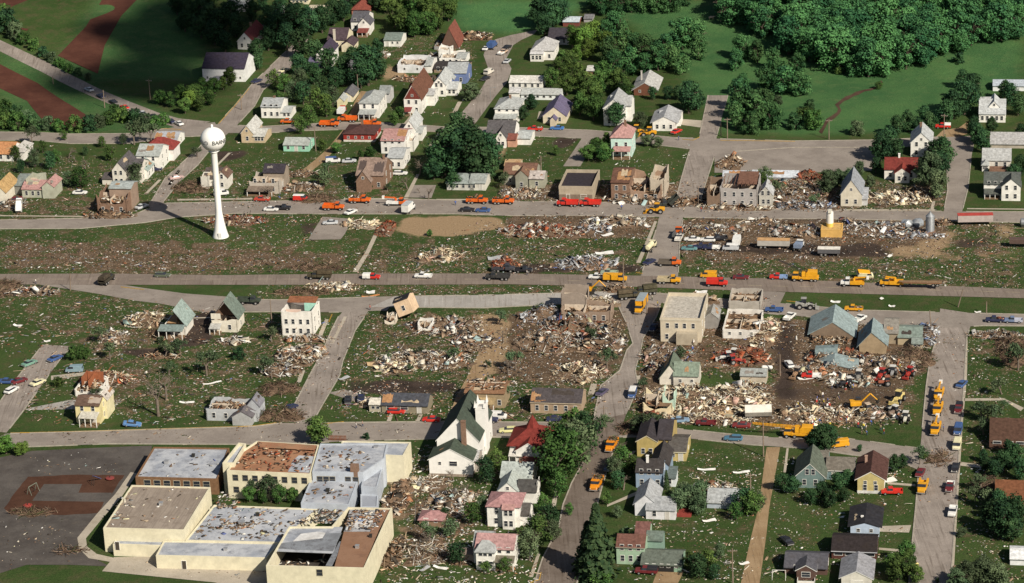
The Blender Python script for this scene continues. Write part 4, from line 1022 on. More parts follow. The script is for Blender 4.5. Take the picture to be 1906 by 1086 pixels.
h = HS(866, 758, 'tan brick house with its roof stripped to torn brown boards'); B = h.block(0, 74, 24, 27, 'gx', 5, (.34, .27, .17), (.24, .135, .08), win=(5, 1), wmat=mat((.30, .235, .15), .15, .9, 1.5, .1, .2, name='tan_brick')); h.porch(12, 44, 8, 14, (.36, .27, .15), posts=4); h.junk(h.X(3), h.D(4), h.X(70), h.D(22), h.H(30), 2, 70)
h = House('shop_building', 988, 769, 'long tan building under a dark tar roof beside the tracked street', 'building'); B = h.block(0, 94, 26, 20, 'gx', 14, (.36, .27, .19), (.075, .066, .07), win=(5, 1), ov=.3, trim=(.5, .42, .3)); h.bare(B, 's', 0, .09, .02, .8); h.bare(B, 's', .05, .3, .02, .16)
h = HS(705, 768, 'low tan ranch house with a blue black roof and a red sofa outside'); B = h.block(6, 86, 20, 15, 'gx', 12, (.24, .21, .15), (.065, .07, .085), win=(3, 1), door=2, wme=WINW); h.bare(B, 's', 0, .22, .05, .95); h.block(-18, 24, 12, 14, 'gx', 5, (.4, .36, .28), (.6, .57, .5), y=1, win=(2, 1))
h = HS(1228, 716, 'white house with green roofs, one gable stripped to tan boards'); B = h.block(0, 38, 28, 12, 'gy', 24, (.66, .62, .54), (.12, .15, .115)); h.bare(B, 'w', .0, .6, .2, .8, mat((.45, .28, .13), name='bare_boards')); h.block(26, 46, 18, 20, 'gx', 16, (.60, .57, .5), (.20, .25, .20), y=-2, win=(2, 1), wme=WINS)
h = HS(1197, 770, 'cream house crushed flat with only two wall corners standing'); h.block(0, 54, 22, 30, 'open', 0, (.72, .62, .42), broke=2.5, cut=.45); h.block(34, 22, 16, 32, 'open', 0, (.45, .6, .5), y=8, broke=3)
h = HS(1378, 712, 'small pale garage with a grey roof between the debris lots', name='garage', cat='garage'); h.block(0, 48, 14, 13, 'gx', 6, (.5, .44, .35), (.30, .32, .31))
h = House('shop_building', 1230, 636, 'beige two storey corner building with a flat pale roof', 'shop')
h.block(0, 74, 52, 44, 'flat', 0, (.52, .46, .36), (.46, .43, .38), win=(4, 1), ewin=(3, 2), parapet=.9, wmat=mat((.52, .46, .36), .1, .9, 1, .1, .25, name='beige_stucco')); h.wins(h.X(6), h.X(68), 0, h.H(30), 4, 1, 3)
g = MB(); g.box(h.X(-1), -.12, h.H(40), h.X(75), .0, h.H(43)); g.build('cornice', mat((.56, .51, .41), .1, .9, 1, .1, .1, name='cornice_stone'), h.root)
g = MB(); g.box(h.X(30), -2.2, -.4, h.X(68), -.01, h.H(20)); g.build('annex', mat((.40, .35, .27), .1, .9, 1, .1, .3, name='tan_brick'), h.root)
h = House('garage', 1345, 630, 'white walled garage without its roof beside the corner building', 'garage'); h.block(0, 66, 42, 17, 'open', 0, (.66, .64, .60), broke=1.0, win=(3, 1), wme=WINS)
h = House('shop_building', 1356, 578, 'roofless dark walled building behind the white garage shell', 'building'); h.block(0, 58, 26, 18, 'open', 0, (.40, .37, .33), broke=.8)
h = House('shed', 1312, 612, 'small grey gabled shed squeezed in the gap by the corner building', 'shed'); h.block(0, 24, 18, 20, 'gy', 9, (.24, .23, .22), (.3, .3, .29))
h = House('brick_building', 1045, 600, 'broken brick building with a lone row of window holes in rubble', 'building'); h.block(0, 90, 22, 26, 'open', 0, (.29, .22, .17), broke=1.0, cut=.2, win=(5, 1)); h.block(-6, 46, 18, 40, 'open', 0, (.3, .25, .21), y=16, broke=1.6)
DMG[0] = .35
# lumber sheds
h = House('warehouse', 1508, 630, 'big pale green gabled warehouse roof sunk onto its collapsed walls', 'warehouse'); h.root.rotation_euler.y = R(3); h.block(0, 78, 36, 9, 'gy', 23, (.20, .15, .11), (.25, .315, .325), ov=.8); h.junk(h.X(4), h.D(-10), h.X(74), h.D(3), .3, 1, 160)
h = House('warehouse', 1518, 668, 'pale green roof panels slumped in front of the big warehouse', 'warehouse'); h.root.rotation_euler = (R(9), R(-5), GRID); h.block(0, 40, 14, 5, 'gx', 4, (.2, .14, .1), (.20, .26, .27)); h.block(-2, 80, 16, 3, 'gy', 13, (.2, .14, .1), (.23, .29, .30), y=-22); h.junk(h.X(4), h.D(-8), h.X(74), h.D(1), .8, 1, 120)
h = House('warehouse', 1600, 658, 'pale green shed with a dark slope, leaning beside the collapsed warehouse', 'warehouse'); h.root.rotation_euler.y = R(-4); h.block(0, 48, 30, 15, 'gy', 22, (.33, .25, .16), (.22, .28, .29), ov=.7)
h = House('warehouse', 1645, 640, 'grey brown shed behind the two green roofed sheds', 'warehouse'); h.block(0, 26, 30, 20, 'gx', 12, (.3, .25, .18), (.24, .225, .20))
h = House('warehouse', 1671, 642, 'low tan shed with a grey green roof near the street', 'warehouse'); h.block(0, 44, 24, 14, 'gx', 8, (.40, .33, .22), (.20, .25, .225)); h.block(26, 20, 12, 12, 'gx', 4, (.42, .36, .26), (.22, .26, .24), y=-10, win=(2, 1), wme=WINS)

DMG[0] = .12
# ------------------------------------------------------------------ the near houses
Hc = h = House('church', 800, 886, 'white church with steep dark green roofs, brick chimney and a pointed tower', 'church')
CHW = mat((.76, .75, .72), .06, .8, .9, .15, .12, name='white_clapboard'); X, D, H_ = h.X, h.D, h.H
B = h.block(6, 78, 62, 46, 'gy', 40, Wt, (.060, .078, .062), y=22, wmat=CHW, ewin=(4, 1), trim=(.7, .7, .68)); h.block(0, 80, 26, 30, 'gy', 20, Wt, (.065, .085, .066), wmat=CHW, trim=(.7, .7, .68), base=(.33, .27, .22)); h.put(WINW, 'window', (X(45), -.0, H_(24))); h.put(WINS, 'window', (X(20), 0, H_(24)))
h.chimney(58, 20, 28, 84, 1.1); h.block(70, 18, 14, 88, 'flat', 0, Wt, (.3, .3, .3), y=46, wmat=CHW, wname='tower', rname='tower_deck', parapet=.8)
g = MB()
for (u, v) in ((70, 46), (87, 46), (70, 59), (87, 59)): g.cyl((X(u), D(v), H_(87)), (X(u), D(v), H_(100)), .45, .02, 4)
g.build('pinnacle', CHW, h.root); h.block(72, 14, 20, 22, 'gx', 8, (.4, .36, .32), (.4, .4, .4), y=10, wname='side_porch')
h = HS(950, 858, 'white house under a dark red roof with a pointed turret'); h.block(0, 74, 34, 30, 'hip', 24, Wt, (.175, .034, .028), win=(3, 1), ov=.7); h.block(14, 46, 16, 26, 'gy', 14, Wt, (.175, .034, .028), y=-8, win=(2, 1), gwin=True, trim=(.7, .68, .64)); g = MB(); X, D, H_ = h.X, h.D, h.H
g.cyl((X(37), D(18), H_(42)), (X(37), D(18), H_(70)), 2.4, .05, 6); g.build('turret_roof', roofm((.175, .034, .028)), h.root); h.porch(2, 24, 7, 18, (.6, .58, .54), y=-2); h.porch(26, 30, 8, 12, (.15, .05, .04), y=-8)
h = HS(932, 908, 'white house with a pale green grey roof left of the leafy street trees'); h.block(0, 58, 26, 20, 'gx', 16, Wt, (.36, .40, .385), win=(3, 1), ewin=(2, 1)); h.chimney(34, 13, 32, 42)
h = HS(928, 938, 'white house with a pale gable and a black lean-to roof behind the pink roof'); h.block(0, 36, 26, 24, 'gy', 15, Wt, (.37, .41, .39), gwin=True); h.block(34, 36, 20, 22, 'gx', 12, Wt, (.07, .068, .066), y=3, ewin=(2, 2))
h = HS(908, 980, 'white two storey house with a pink hipped roof facing the street'); h.block(0, 60, 28, 38, 'hip', 13, Wt, (.38, .215, .215), win=(2, 2), ewin=(3, 2)); h.block(60, 16, 20, 20, 'gx', 12, Wt, (.09, .085, .08), y=4, ewin=(2, 1)); h.block(30, 22, 8, 38, 'gx', 4, Wt, PNK, y=-5, win=(2, 2)); h.block(-6, 10, 12, 22, 'gx', 5, (.6, .6, .6), (.3, .33, .32), y=10)
h = HS(880, 1054, 'white house with a pink main roof and a grey pointed bay at the near edge'); h.block(6, 72, 28, 34, 'gx', 14, Wt, (.38, .23, .225), win=(4, 2), ewin=(2, 2)); h.block(0, 34, 24, 33, 'gx', 15, Wt, (.27, .29, .295), y=6); h.block(10, 34, 10, 34, 'hip', 17, Wt, (.33, .345, .35), y=-7, win=(3, 2)); h.porch(44, 34, 8, 17, (.16, .145, .115)); h.block(-24, 26, 10, 15, 'gx', 5, (.45, .35, .3), (.22, .17, .15), y=8)
h = HS(781, 980, 'little brown shed with a pink hipped roof among scattered boards', name='shed', cat='shed'); h.block(0, 44, 18, 13, 'hip', 9, (.24, .16, .11), (.36, .20, .20), door=0, win=(2, 1), wme=WINS)
h = HS(1186, 850, 'tan yellow gabled house at the street corner with a black roofed wing'); h.block(0, 36, 40, 28, 'gy', 10, (.42, .33, .13), (.045, .04, .045), win=(2, 1), trim=(.55, .5, .35)); h.block(36, 26, 40, 28, 'gx', 18, (.40, .31, .13), (.05, .044, .05), y=6)
h = HS(1243, 858, 'tan yellow cottage with a dark roof and white door on the wide lawn'); h.block(0, 34, 34, 17, 'gx', 10, (.46, .37, .16), (.10, .092, .085), door=1, win=(2, 1), wme=WINS, ewin=(1, 1), trim=(.6, .56, .42))
h = HS(1184, 908, 'blue two storey house with a black cross gabled roof'); h.block(0, 50, 24, 30, 'gx', 13, (.24, .32, .42), Bl, win=(3, 2), ewin=(1, 2)); h.block(24, 32, 34, 30, 'gy', 14, (.24, .32, .42), Bl, y=14); h.block(50, 22, 16, 16, 'shed', 6, (.62, .66, .68), (.12, .15, .15), y=4, win=(1, 1)); h.chimney(20, 8, 40, 52, .6, WHITE)
h = HS(1182, 960, 'white cottage with a grey gable roof and a red porch at its side'); h.block(0, 40, 34, 22, 'gy', 16, (.62, .63, .66), (.34, .355, .37), ov=.5); h.block(22, 54, 26, 18, 'gx', 12, (.66, .66, .68), (.32, .335, .35), win=(2, 1), door=1, y=-6); g = MB(); g.box(h.X(77), 0, -.4, h.X(103), h.D(14), h.H(5)); g.build('porch_floor', mat((.24, .05, .04), .2, .8, 1, .1, name='red_porch_boards'), h.root)
h = HS(1316, 946, 'grey roofed garage at the alley with a pale blue front', name='garage', cat='garage'); h.block(0, 54, 28, 11, 'gx', 12, (.36, .41, .47), (.35, .37, .38), win=(1, 1), wme=WINS)
h = HS(1148, 1050, 'pale green house with a brown roof and a green roofed carport'); h.block(0, 52, 24, 32, 'gx', 12, (.30, .42, .31), (.15, .075, .06), win=(3, 2), trim=(.3, .3, .25)); h.block(28, 26, 20, 34, 'gx', 12, (.3, .4, .3), (.16, .08, .07), y=26); g = MB(); X, D, H_ = h.X, h.D, h.H
h.block(48, 74, 30, 13, 'gx', 12, (.22, .34, .25), (.115, .135, .115), y=-12, ewin=None, win=(5, 1), wme=WINS); h.block(50, 30, 16, 28, 'gx', 9, (.2, .3, .25), (.13, .165, .145), y=20); g = MB(); g.box(X(78), D(-12) - .08, -.3, X(108), D(-12) + .04, H_(10)); g.build('carport_shade_panel', mat((.02, .02, .02), name='carport_painted_shade'), h.root)  # solid near-black panel: the shade inside the carport is painted, not cast
h = HS(1482, 908, 'grey green gabled house with white windows and a lower wing'); h.block(0, 50, 40, 22, 'gy', 22, (.145, .21, .205), (.105, .125, .10), win=(2, 1), gwin=False, trim=(.62, .62, .58), ov=.7); h.put(WIN, 'window', (h.X(20), 0, h.H(30))); h.put(WIN, 'window', (h.X(31), 0, h.H(30))); h.block(52, 52, 24, 18, 'gx', 13, (.16, .235, .25), (.155, .14, .12), y=18, win=(2, 1), door=0, wme=WINS, ewin=(1, 1), trim=(.6, .6, .56)); h.block(28, 26, 20, 24, 'gx', 9, (.2, .28, .3), (.15, .14, .12), y=30)
h = HS(1596, 918, 'yellow house with a dark brown gable roof beside the street'); h.block(0, 48, 44, 26, 'gy', 13, (.48, .40, .18), (.085, .044, .038), win=(2, 1), ewin=(3, 1), trim=(.70, .68, .62), base=(.62, .62, .6), ov=.7); h.wins(h.X(6), h.X(42), 0, h.H(20), 2, 1, 3, WINS); h.chimney(13, 26, 32, 45, .6, mat((.4, .26, .2), name='pale_brick'))
h = HS(1583, 998, 'pale blue house with a black roof beside the street'); h.block(0, 52, 40, 18, 'gy', 7, (.42, .51, .64), (.030, .030, .036), win=(2, 1), wme=WINS, ov=.7, ewin=(2, 1)); h.chimney(20, 12, 20, 26, .5, WHITE)
h = HS(1548, 1040, 'dark brown brick ranch house with a black roof'); h.block(0, 82, 32, 17, 'gx', 11, (.085, .036, .030), (.032, .026, .027), win=(4, 1), wme=WINW, ov=.7, trim=(.5, .52, .56))
h = HS(1460, 1068, 'dark slate roofed bungalow with a white railed porch at the near edge'); h.block(0, 78, 30, 14, 'gx', 11, (.1, .06, .05), (.085, .085, .10), win=(2, 1), ov=.6, ewin=(1, 1)); h.block(24, 34, 20, 18, 'gy', 9, (.10, .06, .05), (.09, .09, .105), y=-12, trim=(.6, .6, .58)); h.put(WINW, 'window', (h.X(41), h.D(-12), h.H(11))); g = MB(); g.box(h.X(26), h.D(-20), -.3, h.X(58), h.D(-20) + .2, h.H(6)); g.box(h.X(26), h.D(-20), -.3, h.X(26.8), h.D(-12), h.H(6)); g.box(h.X(57), h.D(-20), -.3, h.X(57.8), h.D(-12), h.H(6)); g.build('porch_rail', WHITE, h.root)
h = HS(1566, 1096, 'garage with a pale grey gable roof and cream door at the bottom edge', name='garage', cat='garage'); h.block(0, 54, 40, 20, 'gy', 12, (.6, .58, .52), (.27, .275, .30), trim=(.6, .6, .58), ov=.6); h.put(GDOOR, 'door', (h.X(28), 0, .05))
h = HS(1842, 836, 'house with a broad dark brown roof at the right edge, farther of two'); h.block(0, 110, 50, 8, 'gx', 26, (.16, .14, .13), (.085, .048, .035), ov=.8, win=(5, 1), wme=WINW)
h = HS(1852, 960, 'house with a broad rusty brown roof at the right edge, nearer of two'); h.block(0, 110, 56, 10, 'gx', 30, (.16, .13, .11), (.16, .068, .036), ov=.8, win=(5, 1), wme=WINW)
h = HS(1880, 1052, 'white metal shed with a rounded pale roof at the right edge', name='shed', cat='shed'); h.block(0, 50, 24, 12, 'gx', 7, (.70, .72, .73), (.68, .70, .72))
# ------------------------------------------------------------------ the school
sroot = thing('school', P(420, 980), GRID, 'sprawling cream walled school with torn grey and brown flat roofs beside the blacktop yard', 'school')
SINV = Matrix.Translation(sroot.location) @ Matrix.Rotation(GRID, 4, 'Z'); SINV = SINV.inverted()
CREAM = mat((.66, .615, .46), .10, .85, .6, .15, .16, name='cream_wall'); GREYW = mat((.42, .46, .52), .1, .85, .6, .15, .2, name='grey_coating')
def roofing(name, c1, c2, dirt, sc=.35, streak=None):
    m = bpy.data.materials.new(name); global N, L, b
    t, N, L, b = nodes(m)
    tc = N.new('ShaderNodeTexCoord')
    a1, a2, a3 = noise(sc * .4, 7, .7, tc.outputs['Object']), noise(sc, 9, .75, tc.outputs['Object']), noise(5, 4, .6, tc.outputs['Object'])
    c = mix(mrange(a1, .40, .60), c1, c2)
    c = mix(mrange(a2, .50, .66, 0, .85), c, dirt)
    if streak:
        mp_ = N.new('ShaderNodeMapping'); mp_.inputs['Scale'].default_value = (2.2, .12, 1); L.new(tc.outputs['Object'], mp_.inputs['Vector'])
        c = mix(mrange(noise(1., 4, .6, mp_.outputs[0]), .42, .62, 0, .6), c, streak)
    c = mix(mrange(a3, .3, .7, 0, .3), c, tuple(q * .6 for q in c1))
    L.new(c, b.inputs['Base Color']); b.inputs['Roughness'].default_value = .9; b.inputs['Specular IOR Level'].default_value = .1
    return m
R_GREY = roofing('grey_roofing', (.29, .315, .365), (.46, .48, .515), (.19, .20, .23)); R_TAN = roofing('tan_roofing', (.27, .225, .185), (.33, .28, .235), (.20, .16, .13), .3, (.20, .165, .14))
R_RUST = roofing('rust_roofing', (.29, .145, .085), (.36, .20, .12), (.25, .18, .115)); R_BROWN = roofing('brown_gravel_roofing', (.24, .135, .085), (.27, .16, .105), (.19, .11, .075), .5)
R_DECK = roofing('corrugated_deck', (.17, .18, .20), (.24, .26, .29), (.10, .10, .11), .5); R_BURN = roofing('scuffed_roofing', (.30, .31, .33), (.42, .43, .46), (.13, .11, .10), .5)
def vol(pts, z, wm, rm, par=.35, z0=-.5, wname='wall', rname='roof', win=()):
    "prism whose roof corners (front-left, front-right, back-right, back-left) are seen at these pixels"
    q = [SINV @ P(px, py, z) for px, py in pts]
    n = len(q); gz = 0.0
    c = sum(q, Vector()) / n
    mb = MB(); t = .35
    ins = []
    for k in range(n):
        a, b_, d = q[k - 1], q[k], q[(k + 1) % n]
        n1 = Vector((-(b_ - a).y, (b_ - a).x, 0)).normalized(); n2 = Vector((-(d - b_).y, (d - b_).x, 0)).normalized()
        w_ = (n1 + n2); w_ = w_ / max(.3, w_.dot(n1)) * t
        ins.append(b_ + w_)
    for k in range(n):
        k2 = (k + 1) % n
        a, b_ = q[k], q[k2]
        mb.poly([(a.x, a.y, z0), (b_.x, b_.y, z0), (b_.x, b_.y, z), (a.x, a.y, z)])
        mb.poly([(a.x, a.y, z), (b_.x, b_.y, z), (ins[k2].x, ins[k2].y, z), (ins[k].x, ins[k].y, z)])
        mb.poly([(ins[k].x, ins[k].y, z), (ins[k2].x, ins[k2].y, z), (ins[k2].x, ins[k2].y, z - par), (ins[k].x, ins[k].y, z - par)])
    mb.build(wname, wm, sroot)
    if rm is not None:
        rb = MB(); rb.poly([(p.x, p.y, z - par) for p in ins]); rb.build(rname, rm, sroot)
    for (k, u0, u1, cnt, zz, me, nm) in win:
        a, b_ = q[k], q[(k + 1) % n]
        ang = math.atan2(b_.y - a.y, b_.x - a.x)
        for i in range(cnt):
            u = u0 + (u1 - u0) * (i + .5) / cnt
            o = link(nm, me, sroot); o.location = (a.x + (b_.x - a.x) * u, a.y + (b_.y - a.y) * u, zz); o.rotation_euler = (0, 0, ang)
    return q
BRW = mat((.20, .115, .065), .2, .9, 1.5, .1, .15, name='brown_brick')
WBIG = window_mesh(1.6, 1.7, fr=mat((.5, .47, .36), name='window_frame_paint'))
WDARK = window_mesh(1.3, 1.5, fr=mat((.30, .27, .2), name='window_frame_paint'))
vol([(252, 888), (405, 892), (427, 834), (286, 832)], 4.2, BRW, R_GREY, win=[(0, .08, .92, 7, 2.6, WBIG, 'window')])
vol([(192, 983), (343, 987), (392, 907), (245, 903)], 6.2, CREAM, R_TAN, .3)
vol([(210, 1013), (300, 1016), (312, 1005), (216, 1002)], 3.1, CREAM, R_GREY, .2, win=[(0, .03, .15, 1, 1.6, DDOOR, 'door')])
vol([(290, 1034), (496, 1039), (520, 1010), (304, 1007)], 3.4, CREAM, R_GREY, .25, win=[(0, .2, .3, 1, 0.05, DDOOR, 'door')])
vol([(345, 1006), (520, 1010), (592, 947), (398, 940)], 3.7, CREAM, R_GREY, .3)
vol([(422, 876), (578, 883), (594, 828), (478, 821), (446, 842)], 7.4, CREAM, R_RUST, .4, win=[(0, .04, .98, 8, 5.6, WDARK, 'window'), (0, .04, .98, 8, 2.4, WDARK, 'window')])
vol([(414, 862), (436, 862), (458, 826), (444, 824)], 8.2, CREAM, R_GREY, .8, wname='stair_tower')
vol([(581, 878), (676, 880), (716, 853), (722, 826), (596, 826)], 7.6, GREYW, R_GREY, .25, win=[(0, .08, .45, 3, 5.6, WDARK, 'window'), (0, .62, .92, 2, 5.6, WDARK, 'window')])
vol([(712, 847), (751, 849), (765, 823), (636, 821), (634, 834)], 7.3, CREAM, R_GREY, .25)
vol([(560, 936), (650, 940), (666, 897), (578, 893)], 5.2, GREYW, R_GREY, .2)
vol([(672, 906), (702, 908), (714, 866), (678, 878)], 5.4, GREYW, R_GREY, .2)
vol([(671, 944), (703, 944), (704, 922), (671, 920)], 3.4, GREYW, R_GREY, .2)
qH = vol([(495, 1053), (679, 1058), (730, 946), (648, 944), (617, 980), (538, 980)], 7.2, CREAM, None, .5, win=[(0, .5, .58, 1, 5.8, WDARK, 'window')])
def deck(pts, z, m_, name, th=.12):
    mb = MB(); mb.shell([tuple(SINV @ P(px, py, z)) for px, py in pts], th); mb.build(name, m_, sroot)
deck([(622, 1057), (676, 1056), (704, 990), (640, 990)], 6.95, R_BROWN, 'roof')
deck([(690, 990), (704, 989), (726, 947), (700, 947)], 6.9, R_BROWN, 'roof')
deck([(640, 990), (690, 989), (702, 947), (652, 946)], 6.7, R_BURN, 'roof')
deck([(512, 1026), (620, 1030), (638, 981), (540, 982)], 6.8, R_GREY, 'roof')
deck([(516, 1021), (620, 1026), (636, 992), (572, 994), (560, 1006), (520, 1012)], 6.9, R_DECK, 'torn_deck', .06)
deck([(499, 1085), (622, 1090), (640, 1010), (520, 1006)], 2.4, mat((.055, .048, .045), .4, .9, 1, .1, .4, name='dark_floor'), 'floor')  # near-black mottled floor below the torn roof
deck([(606, 1053), (618, 1054), (640, 1008), (632, 1008)], 6.8, R_DECK, 'torn_deck', .06)
# white torn membrane, chimney, roof rubbish
for pts, zz in (([(655, 985), (690, 982), (698, 962), (675, 958), (662, 968)], 6.78), ([(545, 1008), (600, 1002), (606, 992), (590, 990), (560, 994)], 6.99)):
    deck(pts, zz, mat((.60, .60, .60), .15, .8, .8, .1, .4, name='torn_membrane'), 'torn_membrane', .03)
cq = SINV @ P(664, 930, 0); mb = MB(); mb.box(cq.x - .9, cq.y - .9, -.4, cq.x + .9, cq.y + .9, 9.2); mb.build('chimney', BRICK, sroot)
deck([(480, 822), (590, 829), (585, 838), (484, 833)], 7.5, R_RUST, 'torn_deck', .05)
deck([(536, 878), (576, 880), (586, 850), (556, 848), (545, 858)], 7.1, R_GREY, 'roof', .06)
def roofdebris(poly, z, n, pal, l0=.2, l1=1.5):
    xs = [p[0] for p in poly]; ys = [p[1] for p in poly]; out = []
    while len(out) < n:
        x, y = random.uniform(min(xs), max(xs)), random.uniform(min(ys), max(ys))
        if inpoly(poly, np.array([x]), np.array([y]))[0]: out.append(tuple(SINV @ P(x, y, z + .05)))
    link('roof_debris', pieces(out, [random.uniform(l0, l1) for _ in out], [random.uniform(.15, .8) for _ in out], pal, .2), sroot)['kind'] = 'stuff'
roofdebris([(200, 980), (340, 984), (388, 908), (250, 905)], 5.9, 34, PAL_WHITE)
roofdebris([(200, 978), (240, 980), (255, 930), (235, 910)], 5.9, 22, PAL_WHITE, .5, 2.6)
roofdebris([(350, 1003), (515, 1006), (585, 948), (400, 943)], 3.5, 150, PAL_MIX)
roofdebris([(400, 985), (470, 985), (480, 970), (420, 968)], 3.5, 70, PAL_WOOD)
roofdebris([(400, 945), (440, 945), (450, 925), (410, 915)], 3.8, 60, PAL_MIX)
roofdebris([(590, 872), (670, 876), (700, 840), (600, 832)], 7.4, 60, PAL_WOOD)
roofdebris([(430, 870), (575, 878), (588, 832), (480, 826)], 7.3, 160, PAL_RED + PAL_WOOD)
roofdebris([(500, 1085), (612, 1088), (625, 1040), (510, 1040)], 2.5, 160, PAL_MIX)
roofdebris([(640, 985), (700, 985), (718, 950), (655, 948)], 6.9, 170, PAL_METAL + PAL_WOOD)
roofdebris([(565, 932), (648, 934), (662, 900), (580, 897)], 5.1, 30, PAL_WOOD)
roofdebris([(540, 975), (640, 975), (648, 950), (590, 948)], 4.0, 130, PAL_MIX)
roofdebris([(255, 885), (405, 888), (424, 838), (290, 836)], 3.95, 26, PAL_MIX)
for px, py, zz, w_, m_ in ((310, 862, 4.0, 1.0, CHROME), (360, 850, 4.0, .7, DARKM), (300, 940, 6.0, .8, CHROME), (450, 975, 3.5, 1.2, CHROME), (480, 960, 3.5, .7, DARKM), (420, 1025, 3.2, .8, CHROME), (620, 850, 7.4, .9, CHROME), (700, 835, 7.1, 1.0, CHROME), (610, 915, 5.0, .8, DARKM), (665, 1020, 7.0, .8, CHROME), (690, 1000, 7.0, .6, DARKM)):
    q = SINV @ P(px, py, zz); mb = MB(); mb.box(q.x - w_ / 2, q.y - w_ / 2, zz - .05, q.x + w_ / 2, q.y + w_ / 2, zz + .6); mb.box(q.x - w_ * .6, q.y - w_ * .6, zz + .6, q.x + w_ * .6, q.y + w_ * .6, zz + .7); mb.build('roof_vent', m_, sroot)
# ------------------------------------------------------------------ vehicles: +x is forward, built once per kind and colour
def paint(c): return mat(c, .12, .48, 1.5, .4, .28, name='vehicle_paint')
WHEEL = {}
def wheel_parts(root, xs, r, half, wd=.24, n=12):
    key = (r, wd)
    if key not in WHEEL:
        a = MB(); a.cyl((0, -wd / 2, 0), (0, wd / 2, 0), r, r, n); c = MB(); c.cyl((0, -wd / 2 - .02, 0), (0, wd / 2 + .02, 0), r * .52, r * .52, n)
        WHEEL[key] = (a.mesh('wheel', [RUBBER]), c.mesh('rim', [CHROME]))
    for x in xs:
        for s in (-1, 1):
            o = link('wheel', WHEEL[key][0], root); o.location = (x, s * (half - wd / 2), r)
            link('rim', WHEEL[key][1], o)
def sec(x, y, z0, z1, yt=None, c=.08):
    yt = y if yt is None else yt
    return [(x, -y + c, z0), (x, y - c, z0), (x, y, z0 + c), (x, yt, z1 - c), (x, yt - c, z1), (x, -yt + c, z1), (x, -yt, z1 - c), (x, -y, z0 + c)]
def lights(root, x, y, z, r=.11):
    for s in (-1, 1):
        m_ = MB(); m_.cyl((x - .04, s * y, z), (x + .05, s * y, z), r, r, 8); m_.build('headlight', LAMPM, root)
def bumper(root, x, y, z):
    m_ = MB(); m_.loft([[(x, -y, z - .08), (x + .12, -y, z - .08), (x + .12, -y, z + .08), (x, -y, z + .08)], [(x, y, z - .08), (x + .12, y, z - .08), (x + .12, y, z + .08), (x, y, z + .08)]]); m_.build('bumper', CHROME, root)
def car(root, c, wagon=False, roofc=None):
    p = paint(c); Lh = 2.35
    m_ = MB(); m_.loft([sec(-Lh, .80, .42, .84), sec(-2.2, .90, .30, .95), sec(-1.2, .93, .26, .98), sec(.9, .93, .26, .97), sec(2.1, .88, .30, .86), sec(Lh, .78, .40, .74)]); m_.build('body', p, root)
    bk = -2.0 if wagon else -1.45; bt = -1.85 if wagon else -.95
    m_ = MB(); m_.loft([sec(bk, .84, .93, .99, .82, .02), sec(bt, .83, .93, 1.38, .66, .05), sec(.25, .83, .93, 1.38, .66, .05), sec(1.0, .84, .93, .98, .82, .02)]); m_.build('windows', GLASS, root)
    m_ = MB(); m_.loft([sec(bt - .05, .62, 1.36, 1.41, None, .02), sec(-.4, .67, 1.36, 1.44, None, .03), sec(.30, .64, 1.36, 1.41, None, .02)]); m_.build('roof', paint(roofc) if roofc else p, root)
    wheel_parts(root, (-1.4, 1.42), .32, .92, .2); bumper(root, Lh - .02, .8, .48); bumper(root, -Lh - .10, .8, .5); lights(root, Lh - .03, .6, .66)
def pickup(root, c, bedc=None, cap=None, load=None):
    p = paint(c)
    m_ = MB(); m_.loft([sec(-.25, .95, .45, 1.15), sec(.9, .95, .45, 1.15), sec(2.3, .92, .45, 1.08), sec(2.55, .86, .5, .98)]); m_.build('body', p, root)
    m_ = MB(); m_.loft([sec(-.22, .88, 1.12, 1.7, .76, .05), sec(.75, .88, 1.12, 1.7, .74, .05), sec(1.15, .86, 1.12, 1.18, .82, .02)]); m_.build('windows', GLASS, root)
    m_ = MB(); m_.loft([sec(-.26, .78, 1.67, 1.74, None, .03), sec(.8, .76, 1.67, 1.74, None, .03)]); m_.build('roof', p, root)
    q = paint(bedc) if bedc else p
    m_ = MB(); m_.box(-2.6, -.95, .5, -.3, .95, .72); m_.box(-2.6, -.95, .72, -.3, -.85, 1.15); m_.box(-2.6, .85, .72, -.3, .95, 1.15); m_.box(-2.6, -.85, .72, -2.5, .85, 1.15); m_.build('bed', q, root)
    if cap:
        m_ = MB(); m_.loft([sec(-2.6, .94, 1.16, 1.75, .84, .06), sec(-.32, .94, 1.16, 1.82, .84, .06)]); m_.build('bed_cap', paint(cap), root)
    if load: link('load', pieces([(random.uniform(-2.3, -.6), random.uniform(-.6, .6), random.uniform(.8, 1.3)) for _ in range(26)], [random.uniform(.4, 1.4) for _ in range(26)], [random.uniform(.1, .5) for _ in range(26)], load, .4), root)
    wheel_parts(root, (-1.55, 1.6), .37, .96, .24); bumper(root, 2.5, .9, .55); lights(root, 2.52, .66, .85)
